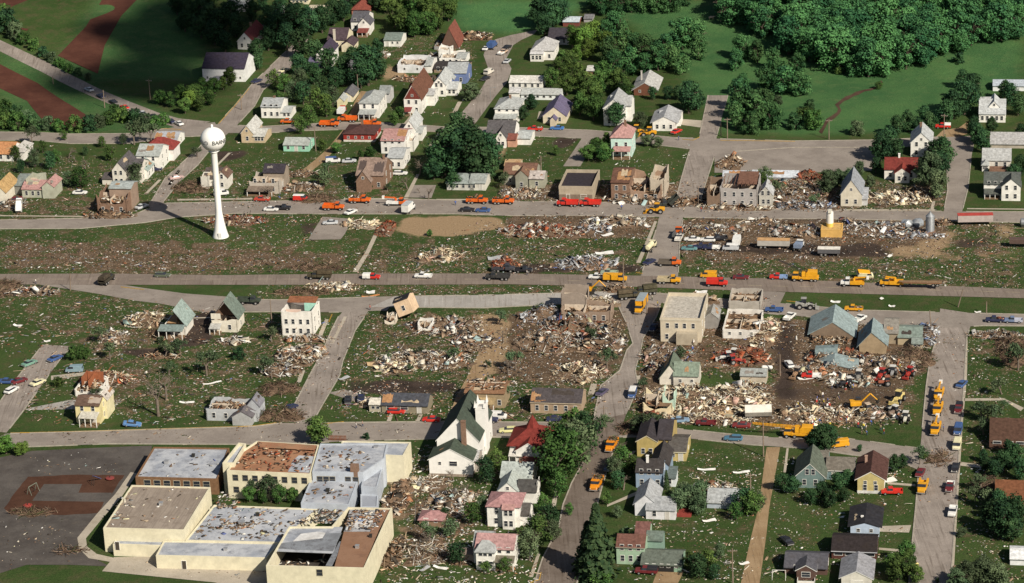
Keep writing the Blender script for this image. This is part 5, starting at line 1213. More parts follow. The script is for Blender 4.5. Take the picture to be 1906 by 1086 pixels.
def cabin(root, p, x0, w, z0, h, hood=1.3):
    "truck cab with bonnet; x0 is its rear"
    m_ = MB(); m_.loft([sec(x0, w, z0, z0 + h * .55), sec(x0 + 1.25, w, z0, z0 + h * .55), sec(x0 + 1.3, w * .86, z0, z0 + h * .5), sec(x0 + 1.3 + hood, w * .80, z0, z0 + h * .45), sec(x0 + 1.42 + hood, w * .72, z0 + .1, z0 + h * .38)] if hood > .3 else
                  [sec(x0, w, z0, z0 + h * .55), sec(x0 + 1.7, w, z0, z0 + h * .55), sec(x0 + 1.8, w * .95, z0 + .05, z0 + h * .5)]); m_.build('cab', p, root)
    k = 1.3 if hood > .3 else 1.75
    m_ = MB(); m_.loft([sec(x0 + .02, w * .94, z0 + h * .52, z0 + h * .95, w * .88, .05), sec(x0 + k * .8, w * .94, z0 + h * .52, z0 + h * .95, w * .86, .05), sec(x0 + k, w * .92, z0 + h * .52, z0 + h * .58, w * .88, .02)]); m_.build('windows', GLASS, root)
    m_ = MB(); m_.loft([sec(x0 - .02, w * .9, z0 + h * .93, z0 + h, None, .04), sec(x0 + k * .84, w * .88, z0 + h * .93, z0 + h, None, .04)]); m_.build('roof', p, root)
def chassis(root, x0, x1, z=.55):
    m_ = MB(); m_.loft([[(x0, -.42, z), (x0, .42, z), (x0, .42, z + .22), (x0, -.42, z + .22)], [(x1, -.42, z), (x1, .42, z), (x1, .42, z + .22), (x1, -.42, z + .22)]]); m_.build('chassis', DARKM, root)
def dump(root, c, bedc=None, up=False, load=None):
    p = paint(c); chassis(root, -3.4, 3.3); cabin(root, p, .55, 1.1, .75, 1.75, 1.3)
    mb = MB(); a = [(-3.5, -1.2, .0), (.3, -1.2, 0)]
    mb.box(-3.5, -1.2, 0, .25, 1.2, .15); mb.box(-3.5, -1.2, .15, .25, -1.1, 1.05); mb.box(-3.5, 1.1, .15, .25, 1.2, 1.05); mb.box(.15, -1.1, .15, .25, 1.1, 1.35); mb.box(-3.5, -1.1, .15, -3.42, 1.1, .9); mb.box(.25, -1.1, 1.2, .8, 1.1, 1.33)
    o = mb.build('dump_bed', paint(bedc or c), root); o.location = (0, 0, .86)
    if up: o.rotation_euler = (0, R(-38), 0); o.location = (.6, 0, 2.6) ; o.rotation_euler = (0, R(38), 0); o.location = (-.9, 0, 1.0)
    if load:
        d = link('load', pieces([(random.uniform(-3.2, 0), random.uniform(-.9, .9), random.uniform(1.3, 2.1)) for _ in range(70)], [random.uniform(.4, 2.0) for _ in range(70)], [random.uniform(.1, .6) for _ in range(70)], load, .5), root)
    wheel_parts(root, (-2.6, -1.5, 2.2), .5, 1.2, .3); bumper(root, 3.2, 1.05, .7); lights(root, 3.22, .75, 1.1, .13)
def boxtruck(root, c, boxc, L_=4.6, hb=2.3, roofc=None):
    p = paint(c); chassis(root, -L_ + .6, 3.0); cabin(root, p, .75, 1.05, .7, 1.75, 1.0)
    m_ = MB(); m_.loft([sec(-L_ + .5, 1.15, .9, .9 + hb, None, .05), sec(.65, 1.15, .9, .9 + hb, None, .05)]); m_.build('cargo_box', paint(boxc), root)
    if roofc: m_ = MB(); m_.loft([sec(-L_ + .45, 1.17, .9 + hb, .98 + hb, None, .02), sec(.7, 1.17, .9 + hb, .98 + hb, None, .02)]); m_.build('box_roof', paint(roofc), root)
    wheel_parts(root, (-2.2, 2.2), .45, 1.12, .28); bumper(root, 3.0, 1.0, .6); lights(root, 3.02, .7, 1.0, .12)
def van(root, c, roofc=None):
    p = paint(c)
    m_ = MB(); m_.loft([sec(-2.4, .92, .4, 1.2), sec(-2.3, .97, .35, 1.25), sec(1.5, .97, .35, 1.25), sec(2.2, .92, .38, 1.1), sec(2.4, .85, .45, .95)]); m_.build('body', p, root)
    m_ = MB(); m_.loft([sec(-2.33, .93, 1.2, 1.85, .86, .05), sec(1.1, .93, 1.2, 1.85, .84, .05), sec(1.75, .9, 1.2, 1.27, .86, .02)]); m_.build('windows', GLASS, root)
    m_ = MB(); m_.loft([sec(-2.38, .89, 1.82, 1.98, .84, .06), sec(1.15, .87, 1.82, 1.98, .82, .06)]); m_.build('roof', paint(roofc) if roofc else p, root)
    m_ = MB(); m_.box(-2.2, -.955, 1.2, .2, .955, 1.84); m_.build('side_panel', p, root)
    wheel_parts(root, (-1.5, 1.5), .36, .96, .24); bumper(root, 2.36, .88, .5); lights(root, 2.38, .62, .82)
def utility(root, c, boom=True, bodyc=None, frontc=None):
    "line truck: service body with lockers and a folded boom"
    p = paint(c); chassis(root, -3.4, 3.3); cabin(root, paint(frontc) if frontc else p, .7, 1.08, .75, 1.75, 1.2)
    m_ = MB(); m_.box(-3.4, -1.15, .8, .55, -.7, 1.75); m_.box(-3.4, .7, .8, .55, 1.15, 1.75); m_.box(-3.4, -.7, .8, .55, .7, 1.0); m_.box(-3.5, -1.15, .8, -3.4, 1.15, 1.1); m_.build('service_body', paint(bodyc or c), root)
    if boom:
        m_ = MB(); m_.cyl((-.5, 0, 1.0), (-.5, 0, 2.4), .45, .38, 10); m_.build('turret', p, root)
        m_ = MB(); m_.loft([[(-.6, -.2, 2.3), (-.6, .2, 2.3), (-.6, .2, 2.75), (-.6, -.2, 2.75)], [(-4.2, -.14, 2.6), (-4.2, .14, 2.6), (-4.2, .14, 2.9), (-4.2, -.14, 2.9)]]); m_.build('boom', p, root)
        m_ = MB(); m_.box(-4.8, -.45, 2.2, -4.1, .45, 3.1); m_.build('bucket', WHITE, root)
    wheel_parts(root, (-2.6, 2.2), .48, 1.15, .3); bumper(root, 3.2, 1.05, .7); lights(root, 3.2, .75, 1.1, .13)
def crane(root, c, L_=16., el=28.):
    p = paint(c); chassis(root, -4.2, 3.6)
    m_ = MB(); m_.loft([sec(-4.3, 1.25, .75, 1.45), sec(1.4, 1.25, .75, 1.45)]); m_.build('carrier_deck', p, root); cabin(root, p, 1.5, 1.15, .8, 1.8, .2)
    m_ = MB(); m_.loft([sec(-3.9, 1.2, 1.5, 3.1), sec(-1.2, 1.2, 1.5, 3.2), sec(-.6, 1.2, 1.5, 2.6)]); m_.build('crane_house', p, root); m_ = MB(); m_.loft([sec(-.5, 1.15, 1.55, 3.0, 1.0, .05), sec(.5, 1.15, 1.55, 2.9, 1.0, .05)]); m_.build('operator_cab', p, root)
    e = R(el); mb = MB(); a0 = Vector((-.8, 0, 2.6)); a1 = a0 + Vector((math.cos(e) * L_, 0, math.sin(e) * L_)); n = 14
    for (dy, dz) in ((-.35, -.3), (.35, -.3), (.35, .3), (-.35, .3)): mb.cyl(a0 + Vector((0, dy, dz)), a1 + Vector((0, dy * .5, dz * .5)), .07, .05, 4)
    for k in range(n):
        s0, s1 = a0.lerp(a1, k / n), a0.lerp(a1, (k + 1) / n); w0, w1 = .35 * (1 - .5 * k / n), .35 * (1 - .5 * (k + 1) / n)
        mb.cyl(s0 + Vector((0, -w0, .25)), s1 + Vector((0, w1, .25)), .035, .035, 3); mb.cyl(s0 + Vector((0, -w0, -.25)), s1 + Vector((0, -w1, .25)), .035, .035, 3); mb.cyl(s0 + Vector((0, w0, -.25)), s1 + Vector((0, w1, .25)), .035, .035, 3)
    mb.build('boom', DARKM if el > 15 else p, root)
    wheel_parts(root, (-3.4, -2.3, .6, 2.6), .52, 1.25, .32)
def loader(root, c):
    p = paint(c)
    m_ = MB(); m_.loft([sec(-2.9, .75, .9, 1.9), sec(-1.0, .8, .8, 2.0), sec(-.3, .8, .8, 1.7)]); m_.build('engine_body', p, root); m_ = MB(); m_.loft([sec(-.2, .6, .8, 1.6), sec(1.6, .55, .8, 1.4)]); m_.build('front_frame', p, root)
    m_ = MB(); m_.loft([sec(-1.2, .7, 1.95, 3.1, .62, .05), sec(.1, .7, 1.75, 3.1, .62, .05)]); m_.build('cab', GLASS, root); m_ = MB(); m_.box(-1.35, -.75, 3.1, .2, .75, 3.22); m_.build('cab_roof', p, root)
    for s in (-1, 1):
        m_ = MB(); m_.cyl((.6, s * .6, 1.5), (2.9, s * .6, .7), .16, .14, 6); m_.build('lift_arm', p, root)
    m_ = MB(); w = 1.35; m_.loft([[(2.7, -w, .25), (3.7, -w, .2), (3.7, -w, .3), (2.9, -w, .45), (2.85, -w, 1.2), (2.7, -w, 1.25)], [(2.7, w, .25), (3.7, w, .2), (3.7, w, .3), (2.9, w, .45), (2.85, w, 1.2), (2.7, w, 1.25)]]); m_.build('bucket', p, root)
    wheel_parts(root, (-1.7, 1.3), .78, 1.3, .55, 14)
def tractor(root, c, cabc=None, bucket=False):
    p = paint(c)
    m_ = MB(); m_.loft([sec(-.5, .40, .7, 1.45), sec(1.5, .36, .75, 1.45), sec(1.75, .32, .8, 1.35)]); m_.build('hood', p, root)
    m_ = MB(); m_.box(-1.1, -1.05, 1.45, -.1, -.6, 1.6); m_.box(-1.1, .6, 1.45, -.1, 1.05, 1.6); m_.box(-1.0, -.6, .8, -.4, .6, 1.2); m_.build('fenders', p, root)
    m_ = MB(); m_.loft([sec(-1.15, .66, 1.6, 2.5, .62, .05), sec(-.1, .62, 1.45, 2.5, .58, .05)]); m_.build('cab', GLASS, root); m_ = MB(); m_.loft([sec(-1.3, .78, 2.5, 2.68, None, .05), sec(.05, .74, 2.5, 2.68, None, .05)]); m_.build('cab_roof', paint(cabc or c), root)
    if bucket:
        m_ = MB(); m_.box(2.4, -.9, .3, 2.9, .9, .8); m_.build('bucket', p, root)
        for s in (-1, 1): m_ = MB(); m_.cyl((.2, s * .55, 1.4), (2.5, s * .55, .6), .08, .08, 6); m_.build('lift_arm', p, root)
    wheel_parts(root, (-.7,), .80, 1.15, .45, 14); wheel_parts(root, (1.35,), .42, .95, .25)
def army(root, c, cover=True):
    p = mat(c, .3, .8, 1.2, .1, .4, name='camouflage_paint'); chassis(root, -3.6, 3.3); cabin(root, p, .6, 1.1, .8, 1.6, 1.4)
    m_ = MB(); m_.box(-3.7, -1.2, .95, .4, 1.2, 1.15); m_.box(-3.7, -1.2, 1.15, .4, -1.12, 1.8); m_.box(-3.7, 1.12, 1.15, .4, 1.2, 1.8); m_.build('cargo_bed', p, root)
    if cover:
        m_ = MB(); m_.loft([sec(-3.7, 1.15, 1.8, 2.9, 1.0, .2), sec(-1.6, 1.15, 1.8, 2.95, 1.0, .2), sec(.35, 1.15, 1.8, 2.9, 1.0, .2)]); m_.build('canvas_cover', mat((c[0] * 1.1, c[1], c[2]), .3, .95, 1, .05, .3, name='canvas'), root)
    wheel_parts(root, (-2.8, -1.6, 2.2), .52, 1.2, .3); lights(root, 3.3, .7, 1.2, .12); bumper(root, 3.3, 1.0, .8)
def trailer(root, c, L_=9.5, h=2.2, topc=None, z=.95, wheels=True):
    m_ = MB(); m_.loft([sec(-L_ / 2, 1.2, z, z + h, None, .05), sec(L_ / 2, 1.2, z, z + h, None, .05)]); m_.build('box', mat(c, .12, .7, .8, .3, .25, name='trailer_panels'), root)
    if topc:
        m_ = MB(); m_.loft([sec(-L_ / 2 - .06, 1.26, z + h, z + h + .12, None, .03), sec(L_ / 2 + .06, 1.26, z + h, z + h + .12, None, .03)]); m_.build('top', mat(topc, .2, .8, 1, .2, .3, name='top_sheet'), root)
    if wheels: wheel_parts(root, (-L_ / 2 + 1.1, -L_ / 2 + 2.3), .5, 1.15, .3); m_ = MB(); m_.box(L_ / 2 - 2, -.6, .1, L_ / 2 - 1.8, -.4, z); m_.box(L_ / 2 - 2, .4, .1, L_ / 2 - 1.8, .6, z); m_.build('landing_legs', DARKM, root)
def tanker(root, c):
    chassis(root, -3.4, 3.); cabin(root, paint(c), .8, 1.05, .75, 1.7, 1.1); m_ = MB(); m_.cyl((-3.5, 0, 1.75), (.5, 0, 1.75), .85, .85, 14); m_.build('tank', paint(c), root); m_ = MB(); m_.cyl((-3.7, 0, 1.75), (-3.5, 0, 1.75), .5, .85, 14); m_.build('tank_end', paint(c), root)
    wheel_parts(root, (-2.5, 2.2), .48, 1.12, .3)
def poletruck(root, c):
    utility(root, c, False); m_ = MB(); m_.cyl((-1., 0, 1.0), (-1., 0, 2.6), .5, .4, 10); m_.build('turret', paint(c), root); m_ = MB(); m_.loft([[(-1.2, -.2, 2.2), (-1.2, .2, 2.2), (-1.2, .2, 2.7), (-1.2, -.2, 2.7)], [(1.6, -.15, 2.7), (1.6, .15, 2.7), (1.6, .15, 3.0), (1.6, -.15, 3.0)]]); m_.build('boom', paint(c), root)
def excavator(root, c):
    p = paint(c)
    for s in (-1, 1):
        m_ = MB(); m_.loft([[(x, s * 1.1 - .25, z) for x, z in ((-1.9, .3), (-1.6, 0), (1.6, 0), (1.9, .3), (1.6, .75), (-1.6, .75))], [(x, s * 1.1 + .25, z) for x, z in ((-1.9, .3), (-1.6, 0), (1.6, 0), (1.9, .3), (1.6, .75), (-1.6, .75))]]); m_.build('track', DARKM, root)
    m_ = MB(); m_.loft([sec(-1.9, 1.15, .9, 2.0), sec(.9, 1.15, .9, 1.9)]); m_.build('house', p, root); m_ = MB(); m_.loft([sec(-.4, .4, 1.9, 2.8), sec(.9, .4, 1.9, 2.7)]); o = m_.build('cab', GLASS, root); o.location.y = .6
    m_ = MB(); m_.cyl((.8, -.3, 1.6), (3.2, -.3, 4.0), .22, .2, 6); m_.cyl((3.2, -.3, 4.0), (5.0, -.3, 2.2), .2, .15, 6); m_.build('boom', p, root); m_ = MB(); m_.cyl((5.0, -.3, 2.2), (5.1, -.3, 1.2), .5, .3, 6); m_.build('bucket', DARKM, root)

PROTO = {}
def vehicle(kind, args, kw, px, py, head, label, cat, name, group=None, dirpx=None, flip=None, z=0.0):
    q = P(px, py)
    a = GRID + R(head) if dirpx is None else gdir(px, py, *dirpx)
    q = q + Vector((0, 0, .06 + z))
    key = (name, kind.__name__, args, tuple(sorted((k, str(v)) for k, v in kw.items())))
    if key not in PROTO:
        r = thing(name, q, a, label, cat, group)
        kind(r, *args, **kw)
        PROTO[key] = r; kids_of(r)
    else:
        r = dup(PROTO[key], q, a, None, label, group)
    if flip: r.rotation_euler = (R(flip[0]), R(flip[1]), a); r.location.z += flip[2]
    return r
ORG, YLW, REDV = (.62, .12, .015), (.66, .32, .015), (.55, .03, .02)
WHV, BLV, NAV, BKV, TEA, MAR, CRV, SIL = (.72, .72, .70), (.05, .10, .25), (.025, .03, .075), (.02, .02, .025), (.12, .26, .27), (.14, .02, .025), (.68, .64, .42), (.48, .50, .52)
def V(kind, c, px, py, head, label, cat='car', name='parked_car', **k):
    kw = {a: b_ for a, b_ in k.items() if a not in ('dirpx', 'flip', 'group', 'z')}
    ar = c if isinstance(c[0], tuple) else (c,)
    return vehicle(kind, tuple(ar), kw, px, py, head, label, cat, name, k.get('group'), k.get('dirpx'), k.get('flip'), k.get('z', 0.))
G1 = 'cars parked along the country road'
for px, py, c, lab in ((166, 170, SIL, 'silver car farthest out along the country road'), (188, 182, NAV, 'dark purple blue car second from the far end of the country road'), (211, 193, BKV, 'black car with a white patch on the country road'), (232, 203, REDV, 'red car on the country road shoulder'),
        (265, 214, SIL, 'grey car between the red car and the crossroads'), (286, 220, BKV, 'black car nearest the bend of the country road'), (318, 229, NAV, 'dark car at the mouth of the country road'), (333, 233, WHV, 'white fronted car closest to the crossroads')):
    V(car, c, px, py, 0, lab, dirpx=(-30, -15), group=G1)
GO = 'orange road crew trucks'
V(pickup, ORG, 536, 230, 180, 'orange red pickup with white load on the back street', 'truck', 'pickup_truck', load=PAL_WHITE)
V(dump, ORG, 614, 236, 0, 'orange dump truck farthest left of the back street trio', 'truck', 'dump_truck', group=GO)
V(dump, ORG, 646, 227, 180, 'orange dump truck standing behind the others by the tan driveway', 'truck', 'dump_truck', group=GO)
V(dump, ORG, 692, 236, 0, 'orange dump truck just behind the low red house', 'truck', 'dump_truck', group=GO)
V(boxtruck, (REDV, WHV), 637, 212, 90, 'small red truck with a white box on the tan driveway', 'truck', 'box_truck', L_=3.8, hb=1.5)
V(car, BLV, 810, 286, 60, 'blue car on the lawn by the big dark trees'); V(van, (WHV, BLV), 620, 303, 10, 'white van with blue roof on the lawn behind the shed wreck', 'van', 'van'); V(car, SIL, 650, 303, 10, 'silver car beside the white van on the lawn')
V(car, WHV, 745, 326, 0, 'white car behind the brown brick gabled house', wagon=True)
V(boxtruck, (BLV, BLV), 917, 90, 80, 'bright blue box truck at the top of the curving street', 'truck', 'box_truck', L_=3.8, hb=1.9); V(car, WHV, 905, 93, 80, 'white car left of the blue box truck')
V(car, BKV, 944, 91, 70, 'dark car at the bend of the curving street'); V(pickup, ((.55, .4, .3), WHV), 936, 101, 70, 'tan pickup with white bed on the curving street', 'truck', 'pickup_truck'); V(car, SIL, 944, 117, 80, 'silver car below the bend of the curving street')
V(van, ((.6, .57, .5),), 910, 138, 70, 'beige van parked on the curving street kerb', 'van', 'van'); V(car, BKV, 904, 149, 70, 'black car parked behind the beige van')
V(pickup, REDV, 996, 244, 180, 'red flatbed pickup on the back street by the cream bungalow', 'truck', 'pickup_truck', load=PAL_MIX); V(car, (.05, .16, .42), 1037, 242, 180, 'bright blue car on the back street before the bungalow'); V(car, REDV, 1259, 248, 60, 'red car in the driveway of the white ranch house')
V(loader, YLW, 1188, 250, 0, 'yellow wheel loader on the back street, left of two', 'loader', 'wheel_loader'); V(loader, YLW, 1206, 254, 180, 'yellow wheel loader on the back street, right of two', 'loader', 'wheel_loader')
V(car, CRV, 529, 134, 60, 'cream car parked on the dark hill street'); V(car, NAV, 478, 154, 60, 'dark blue car low on the hill street')
V(pickup, (REDV, None, WHV), 1755, 239, 180, 'red truck with a white cap on the sandy lane', 'truck', 'pickup_truck')
V(pickup, (.45, .06, .04), 488, 375, 180, 'red pickup loaded with wreckage by the blown off house', 'truck', 'pickup_truck', load=PAL_WHITE); V(van, (REDV, WHV), 560, 374, 0, 'red and white van by the brush pile', 'van', 'van'); V(pickup, BKV, 527, 391, 0, 'black pickup on the upper street', 'truck', 'pickup_truck'); V(car, WHV, 505, 393, 0, 'white car right behind the black pickup')
V(dump, ORG, 622, 391, 0, 'bright orange dump truck on the upper street', 'truck', 'dump_truck', group=GO); V(dump, ORG, 671, 378, 0, 'orange dump truck with wood on its bed, upper street', 'truck', 'dump_truck', group=GO, load=PAL_WOOD); V(car, WHV, 653, 398, 60, 'small white car at the mouth of the parking pad')
V(utility, (ORG, True, WHV), 740, 383, 0, 'orange and white utility truck with a bucket boom', 'truck', 'utility_truck'); V(boxtruck, (WHV, WHV), 762, 394, 80, 'white box truck with a grey roof across the street', 'truck', 'box_truck', L_=4.2, hb=2.3, roofc=(.42, .45, .47))
V(dump, ORG, 889, 379, 0, 'orange dump truck with a brown load beyond the black car', 'truck', 'dump_truck', group=GO, load=PAL_BRUSH); V(dump, ORG, 938, 380, 0, 'orange dump truck rightmost on the upper street', 'truck', 'dump_truck', group=GO, load=PAL_BRUSH)
V(car, BKV, 870, 394, 0, 'black car on the near side of the upper street'); V(car, BLV, 899, 395, 180, 'blue car right behind the black one on the upper street')
V(dump, REDV, 1056, 384, 180, 'red dump truck before the flat roofed shop, left of two', 'truck', 'dump_truck'); V(dump, REDV, 1098, 384, 180, 'red dump truck before the flat roofed shop, right of two', 'truck', 'dump_truck')
V(loader, YLW, 1220, 397, 180, 'yellow wheel loader at the crossing of the upper street', 'loader', 'wheel_loader'); V(dump, ((.03, .035, .03), None, True), 1243, 386, 200, 'dark dump truck with its bed raised by the yellow loader', 'truck', 'dump_truck')
V(car, SIL, 615, 418, 190, 'silver car on the grey parking pad'); V(van, WHV, 412, 364, 20, 'white van in the yard behind the tower stem', 'van', 'van'); V(car, SIL, 264, 388, 60, 'pale blue grey car in the shadow of the tower'); V(car, NAV, 289, 318, 10, 'dark blue car in the drive of the row house')
V(car, (.5, .35, .33), 329, 334, 30, 'faded pink car in the middle of the side street'); V(car, WHV, 149, 362, 0, 'white car on the grass by the shattered brick house'); V(van, WHV, 37, 393, 100, 'white van wreck tipped on its end by the left street', 'van', 'wrecked_van', flip=(0, -50, 1.6)); V(car, MAR, 30, 376, 20, 'dark red crushed car left of the pink roofed ruin', flip=(6, -8, .2))
# the railway yard
V(utility, (ORG, False, (.1, .1, .1)), 1262, 440, 85, 'orange truck with a dark body beside the railway yard', 'truck', 'utility_truck'); V(pickup, ((.6, .58, .54),), 1264, 447, 85, 'pale pickup behind the dark bodied orange truck', 'truck', 'pickup_truck')
GY1 = 'vehicles parked in the railway yard'
V(car, WHV, 1288, 449, 180, 'white car at the left of the yard row', group=GY1); V(car, WHV, 1317, 450, 180, 'white car second in the yard row', group=GY1, wagon=True); V(car, TEA, 1283, 466, 180, 'teal car nearest the road in the yard', group=GY1)
V(pickup, NAV, 1306, 464, 180, 'navy pickup beside the teal car', 'truck', 'pickup_truck', group=GY1); V(pickup, (NAV, WHV), 1324, 465, 180, 'navy pickup with a white bed in the yard', 'truck', 'pickup_truck', group=GY1); V(van, (SIL, WHV), 1360, 466, 180, 'pale blue van in the yard row', 'van', 'van', group=GY1)
V(boxtruck, (WHV, WHV), 1372, 455, 90, 'white box truck at the right end of the yard row', 'truck', 'box_truck', group=GY1, L_=3.8, hb=1.7); V(pickup, BKV, 1338, 448, 200, 'black pickup behind the pale blue van', 'truck', 'pickup_truck', group=GY1)
V(tanker, CRV, 1212, 465, 80, 'cream tank truck on the short street to the highway', 'truck', 'tank_truck'); V(car, NAV, 1209, 491, 60, 'dark blue car on the short street to the highway'); V(utility, (ORG, False, (.12, .1, .08)), 1247, 495, 0, 'orange cabbed truck with a dark body nearing the highway', 'truck', 'utility_truck')
V(trailer, (.40, .38, .35), 1440, 462, 0, 'grey trailer with a tan wooden top in the yard', 'trailer', 'trailer', L_=9.5, h=1.7, topc=(.50, .30, .14)); V(boxtruck, (WHV, (.2, .25, .35)), 1487, 464, 80, 'white truck cab with a blue top beside the grey trailer', 'truck', 'truck', L_=2.6, hb=1.2)
V(trailer, (.10, .10, .11), 1543, 476, 0, 'wrecked trailer frame with a white roof sheet in the yard', 'trailer', 'wrecked_trailer', L_=6.5, h=1.3, topc=(.7, .68, .62)); V(trailer, (.42, .36, .34), 1815, 418, 6, 'grey container with a bright red roof by the upper street', 'container', 'container', L_=10.5, h=2.1, topc=(.40, .06, .05), wheels=False, z=.1); V(trailer, (.10, .065, .055), 1898, 460, 0, 'dark brown box car cut by the right edge', 'box car', 'box_car', L_=6, h=1.4, wheels=False, z=.3)
# the highway
V(army, (.055, .05, .038), 200, 526, 80, 'dark army truck crossing the highway at the left', 'truck', 'army_truck'); V(car, (.10, .12, .085), 303, 516, 0, 'dull green car on the highway', wagon=True); V(army, (.075, .065, .042), 594, 520, 180, 'camouflaged army truck on the highway', 'truck', 'army_truck')
V(pickup, (REDV, WHV, WHV), 692, 520, 0, 'red pickup with a white cap on the highway', 'truck', 'pickup_truck'); V(pickup, WHV, 788, 518, 180, 'white pickup on the highway', 'truck', 'pickup_truck')
V(army, (.05, .05, .05), 926, 521, 180, 'dark truck parked on the near lane by the rubble', 'truck', 'army_truck', cover=False); V(dump, ((.05, .05, .06),), 938, 506, 0, 'dark dump truck at the highway edge by the fallen roof', 'truck', 'dump_truck', load=PAL_RED); V(pickup, BKV, 975, 507, 0, 'black pickup on the burnt ground beside the highway', 'truck', 'pickup_truck')
V(pickup, WHV, 1112, 520, 180, 'white pickup behind the yellow truck, highway', 'truck', 'pickup_truck', load=PAL_MIX); V(pickup, ((.30, .36, .28),), 1134, 512, 180, 'pale green pickup at the highway edge', 'truck', 'pickup_truck'); V(boxtruck, (YLW, YLW), 1147, 525, 0, 'yellow enclosed truck on the highway', 'truck', 'box_truck', L_=4.2, hb=1.5)
V(dump, (YLW, (.42, .36, .24)), 1246, 528, 0, 'yellow truck with a tan flat bed on the highway', 'truck', 'dump_truck'); V(van, YLW, 1319, 517, 180, 'yellow van on the highway', 'van', 'van'); V(boxtruck, (REDV, REDV), 1334, 533, 0, 'bright red panel truck on the highway', 'truck', 'box_truck', L_=3.4, hb=1.4); V(car, MAR, 1379, 520, 0, 'dark red car on the highway')
V(pickup, (REDV, (.2, .3, .5)), 1449, 520, 180, 'red pickup with a blue bed behind the crane', 'truck', 'pickup_truck'); V(crane, YLW, 1496, 523, 180, 'yellow truck crane with its dark boom raised left', 'crane', 'truck_crane', L_=9.0, el=24); V(utility, (YLW, True, YLW, WHV), 1586, 533, 180, 'yellow utility truck with a white front on the highway', 'truck', 'utility_truck')
V(poletruck, YLW, 1659, 533, 180, 'yellow line truck towing a trailer of poles', 'truck', 'line_truck')
r = V(trailer, (.2, .1, .05), 1716, 537, 180, 'long trailer of brown poles behind the yellow line truck', 'trailer', 'pole_trailer', L_=11, h=.1, z=.8)
for k in range(7): m_ = MB(); m_.cyl((-5.6, -.7 + .23 * k, 1.12 + .1 * (k % 2)), (6.5, -.5 + .16 * k, 1.14 + .1 * (k % 2)), .13, .1, 7); m_.build('pole', WOOD, r)
V(van, (CRV, YLW), 1609, 517, 20, 'cream and yellow car wreck on the grass by the highway', 'car', 'wrecked_van', flip=(20, 10, .2))
# frontage road
V(army, (.05, .065, .05), 464, 566, 0, 'dark green army truck beside the two torn houses', 'truck', 'army_truck', cover=False); V(pickup, YLW, 1589, 579, 180, 'yellow pickup on the frontage road', 'truck', 'pickup_truck', load=PAL_MIX); V(pickup, WHV, 1600, 598, 60, 'white pickup beside the big green warehouse', 'truck', 'pickup_truck'); V(pickup, WHV, 1470, 594, 70, 'white pickup by the dark strip of asphalt', 'truck', 'pickup_truck')
V(pickup, BLV, 1441, 581, 180, 'blue pickup on the frontage road', 'truck', 'pickup_truck'); V(pickup, NAV, 1852, 600, 180, 'dark blue pickup towing a trailer, right edge', 'truck', 'pickup_truck', load=PAL_RED); V(pickup, ((.15, .2, .32), (.4, .42, .5)), 1886, 601, 180, 'pale blue wreck towed at the right edge', 'truck', 'pickup_truck')
V(boxtruck, (YLW, YLW), 1191, 580, 265, 'yellow box truck with a grey roof by the corner building', 'truck', 'box_truck', L_=6.6, hb=2.4, roofc=(.28, .33, .36)); V(car, NAV, 1216, 614, 265, 'dark car in the shadow of the corner building')
V(army, (.085, .075, .05), 1174, 556, 20, 'camouflaged army truck at the top of the tracked street, left of two', 'truck', 'army_truck'); V(army, (.07, .07, .045), 1199, 549, 200, 'camouflaged army truck at the top of the tracked street, right of two', 'truck', 'army_truck')
# lower left street
V(car, (.16, .30, .24), 55, 680, 60, 'sea green car on the short left street'); V(car, (.05, .10, .26), 103, 671, 60, 'dark blue car on the short left street'); V(car, CRV, 71, 716, 60, 'cream car on the short left street'); V(car, BLV, 14, 714, 0, 'blue car on the grass at the left edge'); V(car, MAR, 36, 713, 50, 'maroon car next to the blue one'); V(car, WHV, 22, 730, 70, 'white car nearest the viewer on the short left street', wagon=True)
V(van, ((.20, .29, .34),), 139, 693, 190, 'blue grey van in the driveway of the roofless bungalow', 'van', 'van'); V(car, (.10, .22, .45), 246, 794, 10, 'crumpled blue car on the grass by the lower road', flip=(4, 8, .1))
# lower middle
V(car, REDV, 738, 770, 0, 'red car before the low tan ranch house', wagon=True); V(car, REDV, 803, 785, 180, 'red car parked on the lower road kerb'); V(car, BKV, 648, 748, 100, 'black car on the drive behind the lower road'); V(car, NAV, 672, 745, 100, 'navy car on the drive left of the tan ranch house'); V(car, NAV, 541, 763, 60, 'dark blue car among fallen branches on the side street')
V(pickup, NAV, 909, 786, 0, 'navy pickup on the lower road beside the church tower', 'truck', 'pickup_truck'); V(van, WHV, 926, 780, 0, 'white van behind the navy pickup', 'van', 'van'); V(car, (.62, .60, .30), 946, 805, 190, 'pale yellow car on the lower road by the church', wagon=True); V(car, NAV, 1034, 784, 10, 'dark blue car under the leafy trees'); V(car, (.08, .07, .12), 1121, 734, 70, 'dark purple car on the tracked street')
V(van, (BLV, WHV), 1177, 738, 270, 'blue van with a white roof on the tracked street', 'van', 'van'); V(car, (.20, .30, .42), 1266, 787, 10, 'steel blue car by the crushed cream house', flip=(0, 0, .1)); V(pickup, MAR, 1314, 792, 180, 'maroon pickup buried in cream rubble', 'truck', 'pickup_truck'); V(car, (.2, .03, .03), 1380, 796, 180, 'dark red car behind the crane boom'); V(car, (.07, .17, .26), 1365, 820, 180, 'teal blue car on the lower road', wagon=True)
GD = 'orange trucks on the tracked street'
V(dump, ((.70, .25, .012),), 1138, 836, 265, 'orange yellow dump truck farther up the tracked street', 'truck', 'dump_truck', group=GD, load=PAL_BRUSH); V(dump, ((.70, .25, .012),), 1110, 908, 265, 'orange yellow dump truck nearer on the tracked street', 'truck', 'dump_truck', group=GD, load=PAL_BRUSH); V(car, (.10, .14, .24), 1135, 874, 80, 'blue grey car half hidden by street branches')
V(pickup, (MAR, MAR, BKV), 1203, 1068, 180, 'maroon pickup with a dark cap before the green carport', 'truck', 'pickup_truck')
